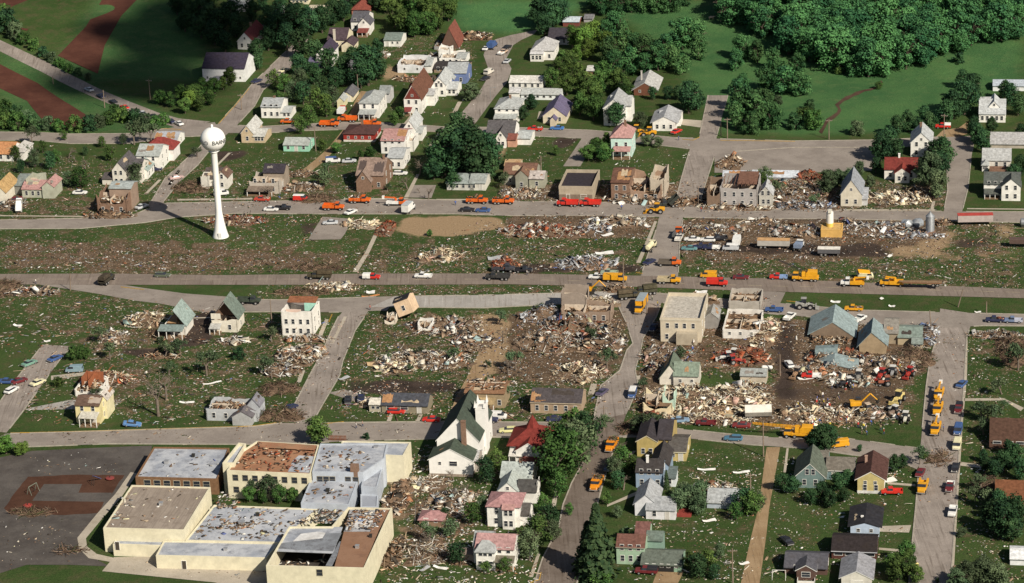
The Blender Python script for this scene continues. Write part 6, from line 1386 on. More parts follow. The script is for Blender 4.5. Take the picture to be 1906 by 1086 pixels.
# lower right lot and street
V(car, WHV, 1469, 682, 110, 'white car on the dark asphalt strip', wagon=True); V(pickup, (REDV, WHV), 1510, 704, 180, 'red pickup with a white bed in the implement lot', 'truck', 'pickup_truck')
V(crane, YLW, 1484, 814, 180, 'yellow truck crane with its boom lowered along the lower road', 'crane', 'truck_crane', L_=12, el=4); V(van, YLW, 1562, 832, 200, 'yellow van on the lower road by a dark tree', 'van', 'van')
GS = 'yellow utility trucks on the right street'
V(utility, YLW, 1747, 741, 265, 'yellow bucket truck farthest up the right street', 'truck', 'utility_truck', group=GS); V(utility, YLW, 1745, 768, 265, 'yellow bucket truck second in the right street row', 'truck', 'utility_truck', group=GS); V(utility, YLW, 1741, 805, 265, 'yellow bucket truck third in the right street row', 'truck', 'utility_truck', group=GS); V(utility, (YLW, False), 1717, 913, 265, 'yellow truck without a boom by the yellow house', 'truck', 'utility_truck', group=GS)
GP = 'cars along the right street'
V(car, BLV, 1790, 719, 70, 'blue car farthest up the right street kerb', group=GP); V(pickup, (MAR, MAR, BKV), 1784, 766, 265, 'dark red pickup with a black cap on the right street', 'truck', 'pickup_truck', group=GP); V(van, BLV, 1783, 806, 265, 'bright blue van on the right street', 'van', 'van', group=GP); V(van, CRV, 1781, 834, 265, 'cream van on the right street', 'van', 'van', group=GP)
V(car, BKV, 1778, 875, 265, 'black car on the right street', group=GP); V(car, MAR, 1713, 884, 80, 'maroon car at the corner of the lower road', group=GP); V(pickup, (MAR, WHV), 1768, 911, 265, 'dark red pickup with a white bed on the right street', 'truck', 'pickup_truck', group=GP); V(pickup, WHV, 1773, 957, 265, 'white pickup nearest on the right street', 'truck', 'pickup_truck', group=GP)
V(pickup, REDV, 1660, 920, 185, 'bright red pickup in the drive of the yellow house', 'truck', 'pickup_truck'); V(car, BKV, 1464, 1011, 120, 'black car on the lawn by the dirt alley')
V(trailer, (.62, .60, .54), 1411, 775, 8, 'white trailer tipped on its side in the cream rubble', 'trailer', 'wrecked_trailer', L_=6.8, h=2.0, flip=(35, 0, .4))
GT = 'farm machines in the implement lot'
for px, py, hd, c, cc, lab in ((1640, 705, 250, (.36, .04, .03), None, 'red tractor standing near the lot corner by a brush heap'), (1661, 700, 265, (.3, .3, .3), (.58, .57, .54), 'tall white cabbed tractor beside the red one'), (1692, 702, 250, (.36, .04, .03), None, 'bright red machine at the right end of the upper row'), (1598, 708, 265, (.25, .24, .22), (.58, .57, .54), 'white cabbed tractor left of the red tractor'),
        (1576, 720, 200, BKV, (.58, .57, .54), 'black and white tractor left in the upper lot'), (1647, 718, 190, (.3, .1, .06), None, 'rusty implement below the red tractor'), (1663, 774, 230, (.2, .15, .12), (.58, .57, .54), 'white topped tractor below the yellow loader'), (1685, 786, 265, (.62, .6, .52), (.58, .57, .54), 'white tractor nearest the street in the lot'), (1611, 770, 210, (.35, .25, .12), (.5, .4, .3), 'tan tractor in the middle of the lot'),
        (1482, 702, 250, (.32, .2, .12), (.4, .35, .3), 'brown tractor on the dark asphalt strip'), (1352, 672, 190, (.58, .57, .54), (.58, .57, .54), 'white tractor among red implements behind the green roofed house'), (1368, 678, 20, (.36, .04, .03), (.36, .04, .03), 'red tractor among implements behind the green roofed house'), (1362, 666, 170, (.36, .04, .03), (.58, .57, .54), 'red tractor with a white cab roof in the implement row')):
    V(tractor, (c, cc), px, py, hd, lab, 'tractor', 'tractor', group=GT, bucket=(px % 2 == 0))
V(loader, (.62, .5, .2), 1671, 750, 250, 'cream yellow wheel loader in the implement lot', 'loader', 'wheel_loader'); V(excavator, YLW, 1596, 760, 10, 'yellow excavator in the middle of the implement lot', 'excavator', 'excavator')
V(loader, (.3, .3, .28), 1500, 575, 0, 'grey loader hidden behind the big warehouse', 'loader', 'wheel_loader')
# front end loader on the heap by the tracked street
V(excavator, YLW, 1096, 556, 0, 'yellow excavator with white drums on the brick rubble heap', 'excavator', 'excavator', z=1.6)
# ------------------------------------------------------------------ water tower
WT = mat((.80, .80, .78), .03, .5, .4, .4, .06, name='tower_white_paint')
s0, si0, co0 = scale(411, 443)
tw = thing('water_tower', P(411, 441), 0, 'tall white ball topped water tower with black lettering, its shadow across the street', 'water tower')
u = s0 / co0
HC, RS = 180 * u, 23.2 * s0
mb = MB(); mb.lathe([(2.5, -.4), (2.5, .25), (2.25, .9), (1.85, 2.6), (1.4, 5.2), (1.08, 7.6), (1.0, 8.6), (.98, 14), (.98, HC - RS * 1.18), (1.15, HC - RS * 1.08), (1.75, HC - RS * .97)], 28); mb.build('stem', WT, tw, True)
mb = MB(); mb.lathe([(max(.02, RS * math.cos(a)), HC + RS * .97 * math.sin(a)) for a in [R(-72 + 162 * k / 22) for k in range(23)]], 40); mb.build('tank', WT, tw, True)
mb = MB(); mb.lathe([(.38, HC + RS * .95), (.38, HC + RS * .97 + .7), (.22, HC + RS * .97 + .95), (.02, HC + RS * .97 + 1.0)], 12); mb.build('roof_vent', WT, tw)
mb = MB(); mb.box(-.5, -2.46, .1, .5, -2.3, 2.0); mb.build('door', mat((.62, .62, .6), name='door_paint'), tw)
caz = math.atan2(CAM.y - tw.location.y, CAM.x - tw.location.x)
LET = mat((.09, .095, .085), .1, .6, 1, .2, name='black_lettering')
lb = MB(); dg = None
def glyph(ch):
    cu = bpy.data.curves.new('glyph', 'FONT'); cu.body = ch; cu.size = 1.0; cu.align_x = 'CENTER'; cu.resolution_u = 3
    o = bpy.data.objects.new('glyph', cu); C.objects.link(o)
    d = bpy.context.evaluated_depsgraph_get(); me = bpy.data.meshes.new_from_object(o.evaluated_get(d))
    vs = [v.co.copy() for v in me.vertices]; fs = [tuple(p.vertices) for p in me.polygons]
    bpy.data.objects.remove(o); bpy.data.curves.remove(cu); bpy.data.meshes.remove(me)
    return vs, fs
GL = {c: glyph(c) for c in 'BARNEVLD'}
for start in (2, -153):
    for k, ch in enumerate('BARNEVELD'):
        vs, fs = GL[ch]; ang = caz + R(start + 15.2 * k); pts = []
        for v in vs:
            a = ang + v.x * 1.75 / RS; e = (v.y - .36) * 1.75 / RS + R(-1)
            r = RS + .2
            pts.append((r * math.cos(e) * math.cos(a), r * math.cos(e) * math.sin(a), HC + .975 * r * math.sin(e)))
        lb.faces(pts, fs)
lb.build('lettering', LET, tw)

# ------------------------------------------------------------------ grain yard
h = House('feed_mill', 1528, 442, 'yellow block with a white and yellow round tank standing in the rubble', 'feed mill'); h.block(0, 38, 14, 14, 'flat', 0, (.60, .38, .13), (.55, .36, .14), wmat=mat((.62, .38, .12), .12, .8, 1, .2, .2, name='yellow_wall'), parapet=.1)
m_ = MB(); X, D, H_ = h.X, h.D, h.H; m_.cyl((X(15), D(8), H_(13)), (X(15), D(8), H_(20)), X(6.5), X(6.5), 16); m_.build('tank_band', mat((.70, .50, .12), name='yellow_band'), h.root); m_ = MB(); m_.cyl((X(15), D(8), H_(20)), (X(15), D(8), H_(40)), X(6.5), X(6.5), 16); m_.build('tank', WHITE, h.root); m_ = MB(); m_.box(X(12), D(5), H_(40), X(18), D(11), H_(43)); m_.build('tank_hatch', mat((.6, .58, .5), name='hatch_paint'), h.root)
sl_ = thing('silo', P(1731, 436), 0, 'grey metal grain silo with a conical roof in the wreckage', 'silo'); GALV = mat((.32, .34, .36), .15, .5, 1.5, .5, .2, .5, name='galvanized_metal')
m_ = MB(); prof = [(1.3, -.2)]
for k in range(18): prof += [(1.32, .05 + k * .32), (1.26, .05 + k * .32 + .16)]
m_.lathe(prof, 20); m_.build('bin', GALV, sl_); m_ = MB(); m_.lathe([(1.42, 5.7), (.25, 6.9), (.25, 7.2), (.02, 7.3)], 20); m_.build('cone_roof', GALV, sl_); m_ = MB(); m_.box(-1.5, -1.5, -.2, 1.5, 1.5, 1.1); m_.build('base', BRICK, sl_)
for k, (px, py, a) in enumerate(((1688, 418, 30), (1708, 416, -40))):
    t_ = thing('grain_bin', P(px, py, 1.0), R(a), ['crumpled shiny grain bin lying on its side, left of two', 'crumpled shiny grain bin lying on its side, next to the silo'][k], 'grain bin', 'crumpled grain bins'); t_.rotation_euler = (R(80), R(10), R(a))
    m_ = MB(); m_.lathe([(1.5, -1.2), (1.3, -.3), (1.6, .5), (1.4, 1.3)], 14); m_.build('bin', mat((.42, .46, .5), .2, .4, 1.5, .5, .2, .5, name='bent_metal'), t_); m_ = MB(); m_.lathe([(1.5, 1.3), (.4, 2.0), (.02, 2.1)], 14); m_.build('cone_roof', GALV, t_)
t_ = thing('propane_tank', P(1428, 690), GRID, 'white propane tank at the edge of the dark asphalt strip', 'propane tank'); m_ = MB(); m_.lathe([(.05, -1.5), (.45, -1.35), (.55, -1.1), (.55, 1.1), (.45, 1.35), (.05, 1.5)], 14); o = m_.build('tank', WHITE, t_); o.rotation_euler = (0, R(90), 0); o.location = (0, 0, .9)
for s in (-1, 1): m_ = MB(); m_.box(s * .8 - .1, -.4, -.1, s * .8 + .1, .4, .6); m_.build('leg', DARKM, t_)
t_ = thing('tank_car', P(1906, 422), GRID, 'round ended silver tank cut by the right edge', 'tank'); m_ = MB(); m_.lathe([(.05, -2.5), (1.1, -2.2), (1.2, -2), (1.2, 2), (1.1, 2.2), (.05, 2.5)], 16); o = m_.build('tank', GALV, t_); o.rotation_euler = (0, R(90), 0); o.location = (1.2, 0, 1.4); m_ = MB(); m_.box(-.9, -.8, -.2, 3.2, .8, .5); m_.build('cradle', DARKM, t_)

# ------------------------------------------------------------------ poles, lamps, fence, playground
def pole(px, py, hpx, label, arm=True, lean=0., group='utility poles', col=(.23, .18, .14)):
    s_, si_, co_ = scale(px, py); h_ = hpx * s_ / co_
    t_ = thing('utility_pole', P(px, py), GRID + random.uniform(-.3, .3), label, 'utility pole', group); t_.rotation_euler.y = R(lean)
    pm = mat(col, .2, .9, 2, .1, .2, name='pole_wood')
    m_ = MB(); m_.cyl((0, 0, -.5), (0, 0, h_), .19, .12, 8); m_.build('pole', pm, t_)
    if arm:
        m_ = MB(); m_.box(-1.1, -.07, h_ - .7, 1.1, .07, h_ - .52); m_.build('crossarm', pm, t_)
        for k in (-1, -.45, .45, 1): m_ = MB(); m_.cyl((k, 0, h_ - .52), (k, 0, h_ - .28), .06, .05, 6); m_.build('insulator', CHROME, t_)
for a in ((1543, 260, 38, 'pale utility pole at the meadow edge behind the long parking lot'), (1757, 265, 52, 'tall utility pole beside the red truck on the sandy lane'), (1354, 258, 38, 'utility pole right of the steep gravelly street'), (1342, 254, 24, 'short pole at the corner of the steep street', False), (667, 175, 36, 'pale pole behind the square white hipped house', False),
          (588, 282, 46, 'tall pale pole right of the mint green house', False), (280, 186, 38, 'utility pole with crossarm in the dark field by the crossroads'), (195, 201, 33, 'thin pole beside the parked cars on the country road', False), (99, 156, 14, 'short marker pole along the country road', False), (1300, 380, 34, 'pole before the gap between the brick ruin and grey shell', False),
          (131, 541, 32, 'thin pole on the grass where the road forks', False, 5), (1364, 1088, 66, 'pale wooden pole with a crossarm near the bottom by the alley'), (1397, 914, 33, 'pole right of the grey garage at the alley'), (506, 602, 44, 'dark pole left of the roofless white house', False), (1783, 572, 36, 'leaning pole on the verge beside the highway', False, 14), (1836, 584, 22, 'short pole near the right edge of the frontage road', False),
          (1733, 616, 38, 'dark broken pole in front of the low tan shed', False, -4), (1161, 537, 52, 'thin brown pole by the highway crossing', False), (1421, 850, 66, 'slim dark pole at the head of the tan alley', False), (1204, 585, 30, 'pole beside the yellow box truck', False), (1008, 330, 40, 'pole behind the ripped grey green house', False), (450, 205, 30, 'pole on the hill street corner', True), (1125, 800, 44, 'pole among the leafy street trees', True), (1452, 700, 40, 'pole left of the dark asphalt strip', False)):
    pole(*a)
def lamp(px, py, hpx, label):
    s_, si_, co_ = scale(px, py); h_ = hpx * s_ / co_
    t_ = thing('street_lamp', P(px, py), GRID, label, 'street lamp', 'street lamps'); m_ = MB(); m_.cyl((0, 0, -.3), (0, 0, h_), .09, .06, 8); m_.build('post', GALV, t_); m_ = MB(); m_.cyl((0, 0, h_), (1.5, 0, h_ + .25), .05, .04, 6); m_.build('arm', GALV, t_); m_ = MB(); m_.loft([sec(1.3, .12, h_ + .12, h_ + .3, None, .03), sec(2.0, .15, h_ + .15, h_ + .32, None, .03)]); m_.build('lamp_head', CHROME, t_)
lamp(913, 184, 20, 'street lamp at the lower end of the curving street'); lamp(987, 1044, 26, 'street lamp at the near corner by the pink roofed white house')
t_ = thing('globe_sign', P(1706, 1072), GRID, 'round yellow and white globe on a post near the bottom right trees', 'globe'); m_ = MB(); m_.cyl((0, 0, -.2), (0, 0, 2.2), .06, .06, 8); m_.build('post', DARKM, t_); m_ = MB(); m_.lathe([(.02, 2.1), (.4, 2.3), (.55, 2.7), (.4, 3.1), (.02, 3.3)], 16); m_.build('globe', mat((.75, .60, .25), name='globe_enamel'), t_, True)
t_ = thing('picket_fence', P(612, 820), gdir(612, 820, 31, 1), 'short red brown picket fence by the lower road', 'fence')
for k in range(14): m_ = MB(); m_.box(k * .34, -.03, -.1, k * .34 + .16, .03, 1.5); m_.build('picket', mat((.22, .08, .045), .2, .9, 1, .1, name='stained_wood'), t_)
m_ = MB(); m_.box(0, .03, .4, 4.6, .08, .5); m_.box(0, .03, 1.1, 4.6, .08, 1.2); m_.build('rail', WOOD, t_)
def swing(px, py, rz, label, c):
    t_ = thing('swing_set', P(px, py), rz, label, 'swing set'); m_ = MB(); m_.cyl((-1.5, 0, 2.2), (1.5, 0, 2.2), .06, .06, 6); m_.build('top_bar', mat(c, name='play_paint'), t_)
    for x in (-1.5, 1.5):
        for s in (-1, 1): m_ = MB(); m_.cyl((x, 0, 2.2), (x, s * .8, -.1), .05, .05, 6); m_.build('leg', mat(c, name='play_paint'), t_)
    for x in (-.6, .5): m_ = MB(); m_.box(x - .25, -.1, .5, x + .25, .1, .55); m_.cyl((x - .25, 0, .55), (x - .25, 0, 2.2), .015, .015, 4); m_.cyl((x + .25, 0, .55), (x + .25, 0, 2.2), .015, .015, 4); m_.build('swing_seat', DARKM, t_)
swing(1450, 1078, GRID, 'white swing set on the lawn at the bottom edge', (.65, .64, .6)); swing(62, 918, GRID + 1.2, 'green grey swing frame on the brown playground soil', (.2, .25, .2))
t_ = thing('slide', P(175, 903), R(70), 'blue slide on the brown playground soil', 'slide'); m_ = MB(); m_.loft([[(0, -.3, 2.4), (0, .3, 2.4), (0, .3, 2.5), (0, -.3, 2.5)], [(3.4, -.3, .2), (3.4, .3, .2), (3.4, .3, .3), (3.4, -.3, .3)]]); m_.build('chute', mat((.12, .16, .38), name='play_paint'), t_); m_ = MB(); m_.cyl((0, -.3, 2.5), (-.7, -.3, -.1), .05, .05, 6); m_.cyl((0, .3, 2.5), (-.7, .3, -.1), .05, .05, 6); m_.build('ladder', DARKM, t_)
for px, py, c, lab in ((205, 893, (.22, .05, .045), 'red merry-go-round at the right end of the playground soil'), (52, 944, (.32, .05, .04), 'red spring rider wreck at the left end of the playground soil')):
    t_ = thing('merry_go_round', P(px, py), 0, lab, 'playground toy'); m_ = MB(); m_.lathe([(.02, .3), (1.1, .35), (1.1, .5), (.1, .6), (.02, .6)], 16); m_.build('platform', mat(c, name='play_paint'), t_); m_ = MB(); m_.cyl((0, 0, -.1), (0, 0, 1.0), .1, .1, 8); m_.build('post', DARKM, t_)
t_ = thing('television_mast', P(660, 1000), 0, 'thin leaning mast beside the brown shed', 'mast'); m_ = MB(); m_.cyl((0, 0, -.1), (.6, 0, 6), .05, .04, 6); m_.build('post', GALV, t_)
t_.location = P(772, 975)

# ------------------------------------------------------------------ cattle in the far meadow, people
def skin(name, verts, edges, radii, mats, cuts, sub=1):
    me = bpy.data.meshes.new(name); me.from_pydata(verts, edges, []); o = bpy.data.objects.new(name, me); C.objects.link(o)
    md = o.modifiers.new('skin', 'SKIN'); md.use_smooth_shade = True
    sv = me.skin_vertices[0].data
    for k, r_ in enumerate(radii): sv[k].radius = (r_, r_) if not isinstance(r_, tuple) else r_
    sv[0].use_root = True
    o.modifiers.new('sub', 'SUBSURF').levels = sub
    d = bpy.context.evaluated_depsgraph_get(); out = bpy.data.meshes.new_from_object(o.evaluated_get(d))
    bpy.data.objects.remove(o); bpy.data.meshes.remove(me)
    for m_ in mats: out.materials.append(m_)
    out.polygons.foreach_set('material_index', [cuts(p.center) for p in out.polygons]); out.polygons.foreach_set('use_smooth', [True] * len(out.polygons))
    out.name = name
    return out
SKIN = mat((.45, .27, .19), .05, .7, 2, .2, name='skin'); HAIR = mat((.06, .04, .03), .1, .8, 2, .1, name='hair'); HELM = mat((.8, .79, .75), .03, .4, 2, .4, name='white_helmet')
def person_meshes(shirt, trousers, pose):
    b_ = .22 if pose == 'walk' else .04; bend = .45 if pose == 'bend' else 0.
    V = [(0, 0, .95), (bend * .35, 0, 1.2), (bend * .7, 0, 1.42 - bend * .12), (bend * .85, 0, 1.53 - bend * .2), (bend * 1.0, 0, 1.66 - bend * .25),
         (0, .1, .9), (b_ * .6 + .03, .11, .5), (b_, .11, .08), (b_ + .14, .11, .04), (0, -.1, .9), (-b_ * .4 + .03, -.11, .5), (-b_, -.11, .08), (-b_ + .14, -.11, .04),
         (bend * .7, .2, 1.40 - bend * .12), (bend * .8 + .02, .27, 1.12 - bend * .1), (bend + .14, .25, .90 - bend * .1), (bend + .19, .25, .82 - bend * .1), (bend * .7, -.2, 1.40 - bend * .12), (bend * .8 - .02, -.27, 1.12 - bend * .1), (bend + .10, -.25, .90 - bend * .1), (bend + .14, -.25, .82 - bend * .1)]
    E = [(0, 1), (1, 2), (2, 3), (3, 4), (0, 5), (5, 6), (6, 7), (7, 8), (0, 9), (9, 10), (10, 11), (11, 12), (2, 13), (13, 14), (14, 15), (15, 16), (2, 17), (17, 18), (18, 19), (19, 20)]
    Rd = [.15, .16, .17, .06, .11, .10, .075, .05, .05, .10, .075, .05, .05, .075, .055, .04, .035, .075, .055, .04, .035]
    def cut(c):
        if c.z > 1.50 - bend * .2: return 2
        if c.z < .12: return 3
        if abs(c.y) > .2 and c.z < 1.05: return 2
        return 0 if c.z > .93 else 1
    body = skin('person', V, E, Rd, [mat(shirt, .1, .9, 2, .1, name='shirt'), mat(trousers, .1, .9, 2, .1, name='trousers'), SKIN, DARKM], cut)
    hb = MB(); cx, cz = bend * 1.0, 1.68 - bend * .25
    hb.lathe([(.115, cz - .02), (.125, cz + .04), (.10, cz + .10), (.05, cz + .135), (.01, cz + .14)], 10, 0, (cx - .01, 0))
    return body, hb
PM = {}
def person(px, py, rz, shirt, trousers, label, pose='stand', hat=False, group=None):
    k = (shirt, trousers, pose, hat)
    if k not in PM:
        body, hb = person_meshes(shirt, trousers, pose); PM[k] = (body, hb.mesh('hair', [HELM if hat else HAIR], True))
    o = link('person', PM[k][0]); q = P(px, py); o.location = q + Vector((0, 0, .03)); o.rotation_euler = (0, 0, R(rz)); tag(o, label, 'person', group)
    link('helmet' if hat else 'hair', PM[k][1], o)
JEAN, KHK, DKG, WHS, RDS, BLS, YLS = (.05, .07, .14), (.22, .18, .11), (.05, .06, .045), (.7, .69, .66), (.45, .05, .04), (.08, .14, .4), (.6, .5, .08)
person(663, 798, 20, WHS, JEAN, 'person in a white shirt walking on the lower road, left of two', 'walk'); person(675, 795, 10, (.45, .3, .25), JEAN, 'person in a tan shirt walking on the lower road, right of two', 'walk')
person(1157, 391, 90, BLS, DKG, 'person in blue standing on the upper street', 'stand'); person(1305, 395, 40, RDS, JEAN, 'person in a red shirt at the edge of the wrecked street', 'stand'); person(848, 383, 90, BLS, JEAN, 'person in blue left of the dump trucks', 'stand'); person(689, 578, 0, RDS, JEAN, 'person in red standing at the frontage road corner', 'stand')
person(1214, 560, 90, (.3, .3, .25), DKG, 'person in olive at the top of the tracked street', 'stand'); person(1224, 571, 10, YLS, JEAN, 'person in yellow behind the box truck', 'walk'); person(67, 529, 0, WHS, JEAN, 'person in white on the verge at the far left of the highway', 'stand'); person(1263, 262, 20, BLS, JEAN, 'person in blue on the back street', 'walk'); person(981, 513, 0, WHS, JEAN, 'person in white beside the black pickup', 'stand'); person(1567, 531, 180, BLS, JEAN, 'person in blue before the yellow utility truck', 'stand')
person(1458, 815, 0, WHS, JEAN, 'person in white under the lowered crane boom', 'stand'); person(1756, 803, 0, BLS, DKG, 'person in blue beside the bucket truck', 'stand')
GC = 'people searching the implement lot'
cl = 0
for (cx, cy, n, where) in ((1535, 752, 13, 'in the crowd amid the implement lot'), (1575, 724, 7, 'by the black and white tractor'), (1621, 803, 9, 'at the near edge of the implement lot'), (1519, 790, 8, 'beside the lower road crane'), (1570, 792, 7, 'between the crane and the dark tree'), (1275, 655, 6, 'below the beige corner building'), (1640, 692, 5, 'behind the red tractor')):
    SH = [(WHS, 'white'), (RDS, 'red'), (BLS, 'blue'), (DKG, 'dark'), (KHK, 'khaki'), (YLS, 'yellow')]
    for k in range(n):
        c, nm = SH[(k * 5 + n) % 6]; hat = (k % 2 == 0); ps = ('stand', 'bend', 'walk')[(k + n) % 3]
        lab = f"person in {nm}{' with white helmet' if hat else ''} {dict(stand='standing', bend='bending', walk='walking')[ps]} {where}"
        person(cx + random.gauss(0, 14), cy + random.gauss(0, 7), random.uniform(0, 360), c, JEAN if k % 3 else KHK, lab, ps, hat, GC + ' ' + where + (' ' + nm + ps + str(int(hat))))
COWM = mat((.62, .45, .36), .15, .9, 1.5, .1, .2, name='pale_hide')
def cow(px, py, rz, label):
    V = [(0, 0, 1.05), (.55, 0, 1.05), (.85, 0, 1.15), (1.1, 0, 1.3), (1.3, 0, 1.32), (1.55, 0, 1.15), (-.6, 0, 1.08), (-.85, 0, 1.05), (-.95, 0, .7),
         (.6, .2, .75), (.6, .22, .4), (.62, .22, .05), (.6, -.2, .75), (.58, -.22, .4), (.6, -.22, .05), (-.7, .2, .75), (-.82, .22, .45), (-.75, .22, .05), (-.7, -.2, .75), (-.80, -.22, .45), (-.72, -.22, .05)]
    E = [(0, 1), (1, 2), (2, 3), (3, 4), (4, 5), (0, 6), (6, 7), (7, 8), (1, 9), (9, 10), (10, 11), (1, 12), (12, 13), (13, 14), (6, 15), (15, 16), (16, 17), (6, 18), (18, 19), (19, 20)]
    Rd = [.40, .38, .28, .20, .17, .10, .36, .2, .04, .16, .09, .07, .16, .09, .07, .18, .09, .07, .18, .09, .07]
    if 'cow' not in PM: PM['cow'] = skin('cow', V, E, Rd, [COWM], lambda c: 0)
    o = link('cow', PM['cow']); o.location = P(px, py); o.rotation_euler = (0, 0, R(rz)); tag(o, label, 'cow')
cow(1324, 37, 0, 'pale cow leftmost of three in the far meadow'); cow(1345, 41, 10, 'pale cow in the middle of the far meadow'); cow(1360, 34, 160, 'pale cow nearest the wood in the far meadow')
# ------------------------------------------------------------------ trees
def leafmat(name, c1, c2):
    m = bpy.data.materials.new(name); global N, L, b
    t, N, L, b = nodes(m)
    a = N.new('ShaderNodeAttribute'); a.attribute_name = 'tone'
    oi = N.new('ShaderNodeObjectInfo')
    c = mix(a.outputs['Fac'], c1, c2)
    hs = N.new('ShaderNodeHueSaturation'); L.new(c, hs.inputs['Color'])
    L.new(mrange(oi.outputs['Random'], 0, 1, .65, 1.4), hs.inputs['Value'])
    h2 = N.new('ShaderNodeMath'); h2.operation = 'FRACT'; m2 = N.new('ShaderNodeMath'); m2.operation = 'MULTIPLY'; m2.inputs[1].default_value = 7.31
    L.new(oi.outputs['Random'], m2.inputs[0]); L.new(m2.outputs[0], h2.inputs[0])
    L.new(mrange(h2.outputs[0], 0, 1, .475, .515), hs.inputs['Hue'])
    L.new(hs.outputs[0], b.inputs['Base Color']); b.inputs['Roughness'].default_value = .8; b.inputs['Specular IOR Level'].default_value = .15
    return m
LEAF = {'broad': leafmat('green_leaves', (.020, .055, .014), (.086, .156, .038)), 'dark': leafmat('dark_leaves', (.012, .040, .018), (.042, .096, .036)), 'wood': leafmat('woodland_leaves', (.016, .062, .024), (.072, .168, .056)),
        'conifer': leafmat('needles', (.014, .034, .016), (.034, .062, .024)), 'grey': leafmat('grey_green_leaves', (.040, .070, .034), (.085, .125, .062)), 'bright': leafmat('fresh_leaves', (.045, .105, .020), (.095, .180, .035))}
BARK = mat((.10, .08, .065), .25, .95, 2, .05, .2, name='bark'); GREYBARK = mat((.17, .14, .115), .25, .95, 2, .05, .2, name='stripped_bark')
def leafmesh(name, pts, nrm, size, m, tone):
    n = len(pts); pts = np.array(pts); nrm = np.array(nrm) + rng.normal(0, .45, (n, 3)); nrm /= np.linalg.norm(nrm, axis=1)[:, None]
    a = np.cross(nrm, rng.normal(0, 1, (n, 3))); a /= np.linalg.norm(a, axis=1)[:, None]; b_ = np.cross(nrm, a)
    s = rng.uniform(.6, 1.4, n) * size
    q = np.stack([pts - a * s[:, None] * .5, pts - b_ * s[:, None] * .42, pts + a * s[:, None] * .5, pts + b_ * s[:, None] * .42], 1)
    me = npmesh(name, q.reshape(-1, 3), np.arange(4 * n).reshape(n, 4))
    me.attributes.new('tone', 'FLOAT', 'POINT').data.foreach_set('value', np.repeat(np.clip(np.array(tone) + rng.normal(0, .2, n), 0, 1), 4).astype(np.float32))
    me.materials.append(m); return me
def limbs(mb, p, d, ln, r, lev, ends, spread=.7):
    q = p + d * ln
    mb.cyl(p, q, r, r * .62, 6 if lev > 1 else 4)
    ends.append(q)
    if lev == 0: return
    for _ in range(random.choice((2, 3, 3))):
        v = (d + Vector((random.gauss(0, spread), random.gauss(0, spread), random.gauss(.12, spread * .6)))).normalized()
        limbs(mb, p.lerp(q, random.uniform(.55, 1)), v, ln * random.uniform(.55, .8), r * .58, lev - 1, ends, spread)
def crown_broad(kind, seed, hc=10., wide=1.0, nl=16, per=210, low=.22, leaf=.50):
    random.seed(seed)
    P_, N_, T_ = [], [], []
    lobes = []
    for k in range(nl):
        z = hc * (low + (1 - low - .12) * (k + .5) / nl); f = (z / hc - low) / (1 - low)
        rad = 2.9 * wide * math.sin(math.pi * min(.96, max(.12, f * .80 + .16)))
        a = k * 2.4 + random.uniform(-.5, .5); d = rad * random.uniform(.35, 1.0)
        lobes.append((d * math.cos(a), d * math.sin(a), z, random.uniform(.8, 1.65) * (.75 + .35 * wide)))
    lobes.append((0, 0, hc * .86, 1.3))
    for _ in range(nl):                                   # small outer tufts break the outline
        x, y, z, r = random.choice(lobes[:nl]); a = random.uniform(0, 6.28); e = random.uniform(-.4, 1.2)
        lobes.append((x + r * 1.05 * math.cos(a) * math.cos(e), y + r * 1.05 * math.sin(a) * math.cos(e), z + r * .9 * math.sin(e), random.uniform(.35, .8)))
    for (x, y, z, r) in lobes:
        tone = random.uniform(.1, .9)
        for _ in range(int(per * min(1.0, (r / 1.35) ** 1.6))):
            v = Vector((random.gauss(0, 1), random.gauss(0, 1), random.gauss(.15, 1))).normalized()
            rr = r * (random.uniform(.55, 1.12) if random.random() < .8 else random.uniform(1.0, 1.4)) * (1 + .25 * math.sin(5 * v.x + x) * math.sin(4 * v.y + y))
            P_.append((x + v.x * rr, y + v.y * rr, z + v.z * rr * .85)); N_.append((v.x, v.y, v.z + .2)); T_.append(tone)
    return leafmesh('crown', P_, N_, leaf, LEAF[kind], T_)
def trunk_mesh(h, r, seed, lev=2, spread=.55, m=None, top=1.):
    random.seed(seed); mb = MB(); ends = []
    mb.cyl((0, 0, -.4), (0, 0, h * .35), r * 1.25, r, 8)
    for k in range(4): limbs(mb, Vector((0, 0, h * random.uniform(.25, .36))), Vector((random.gauss(0, .45), random.gauss(0, .45), 1)).normalized(), h * .28 * top, r * .6, lev, ends, spread)
    return mb.mesh('trunk', [m or BARK]), ends
TP = {}
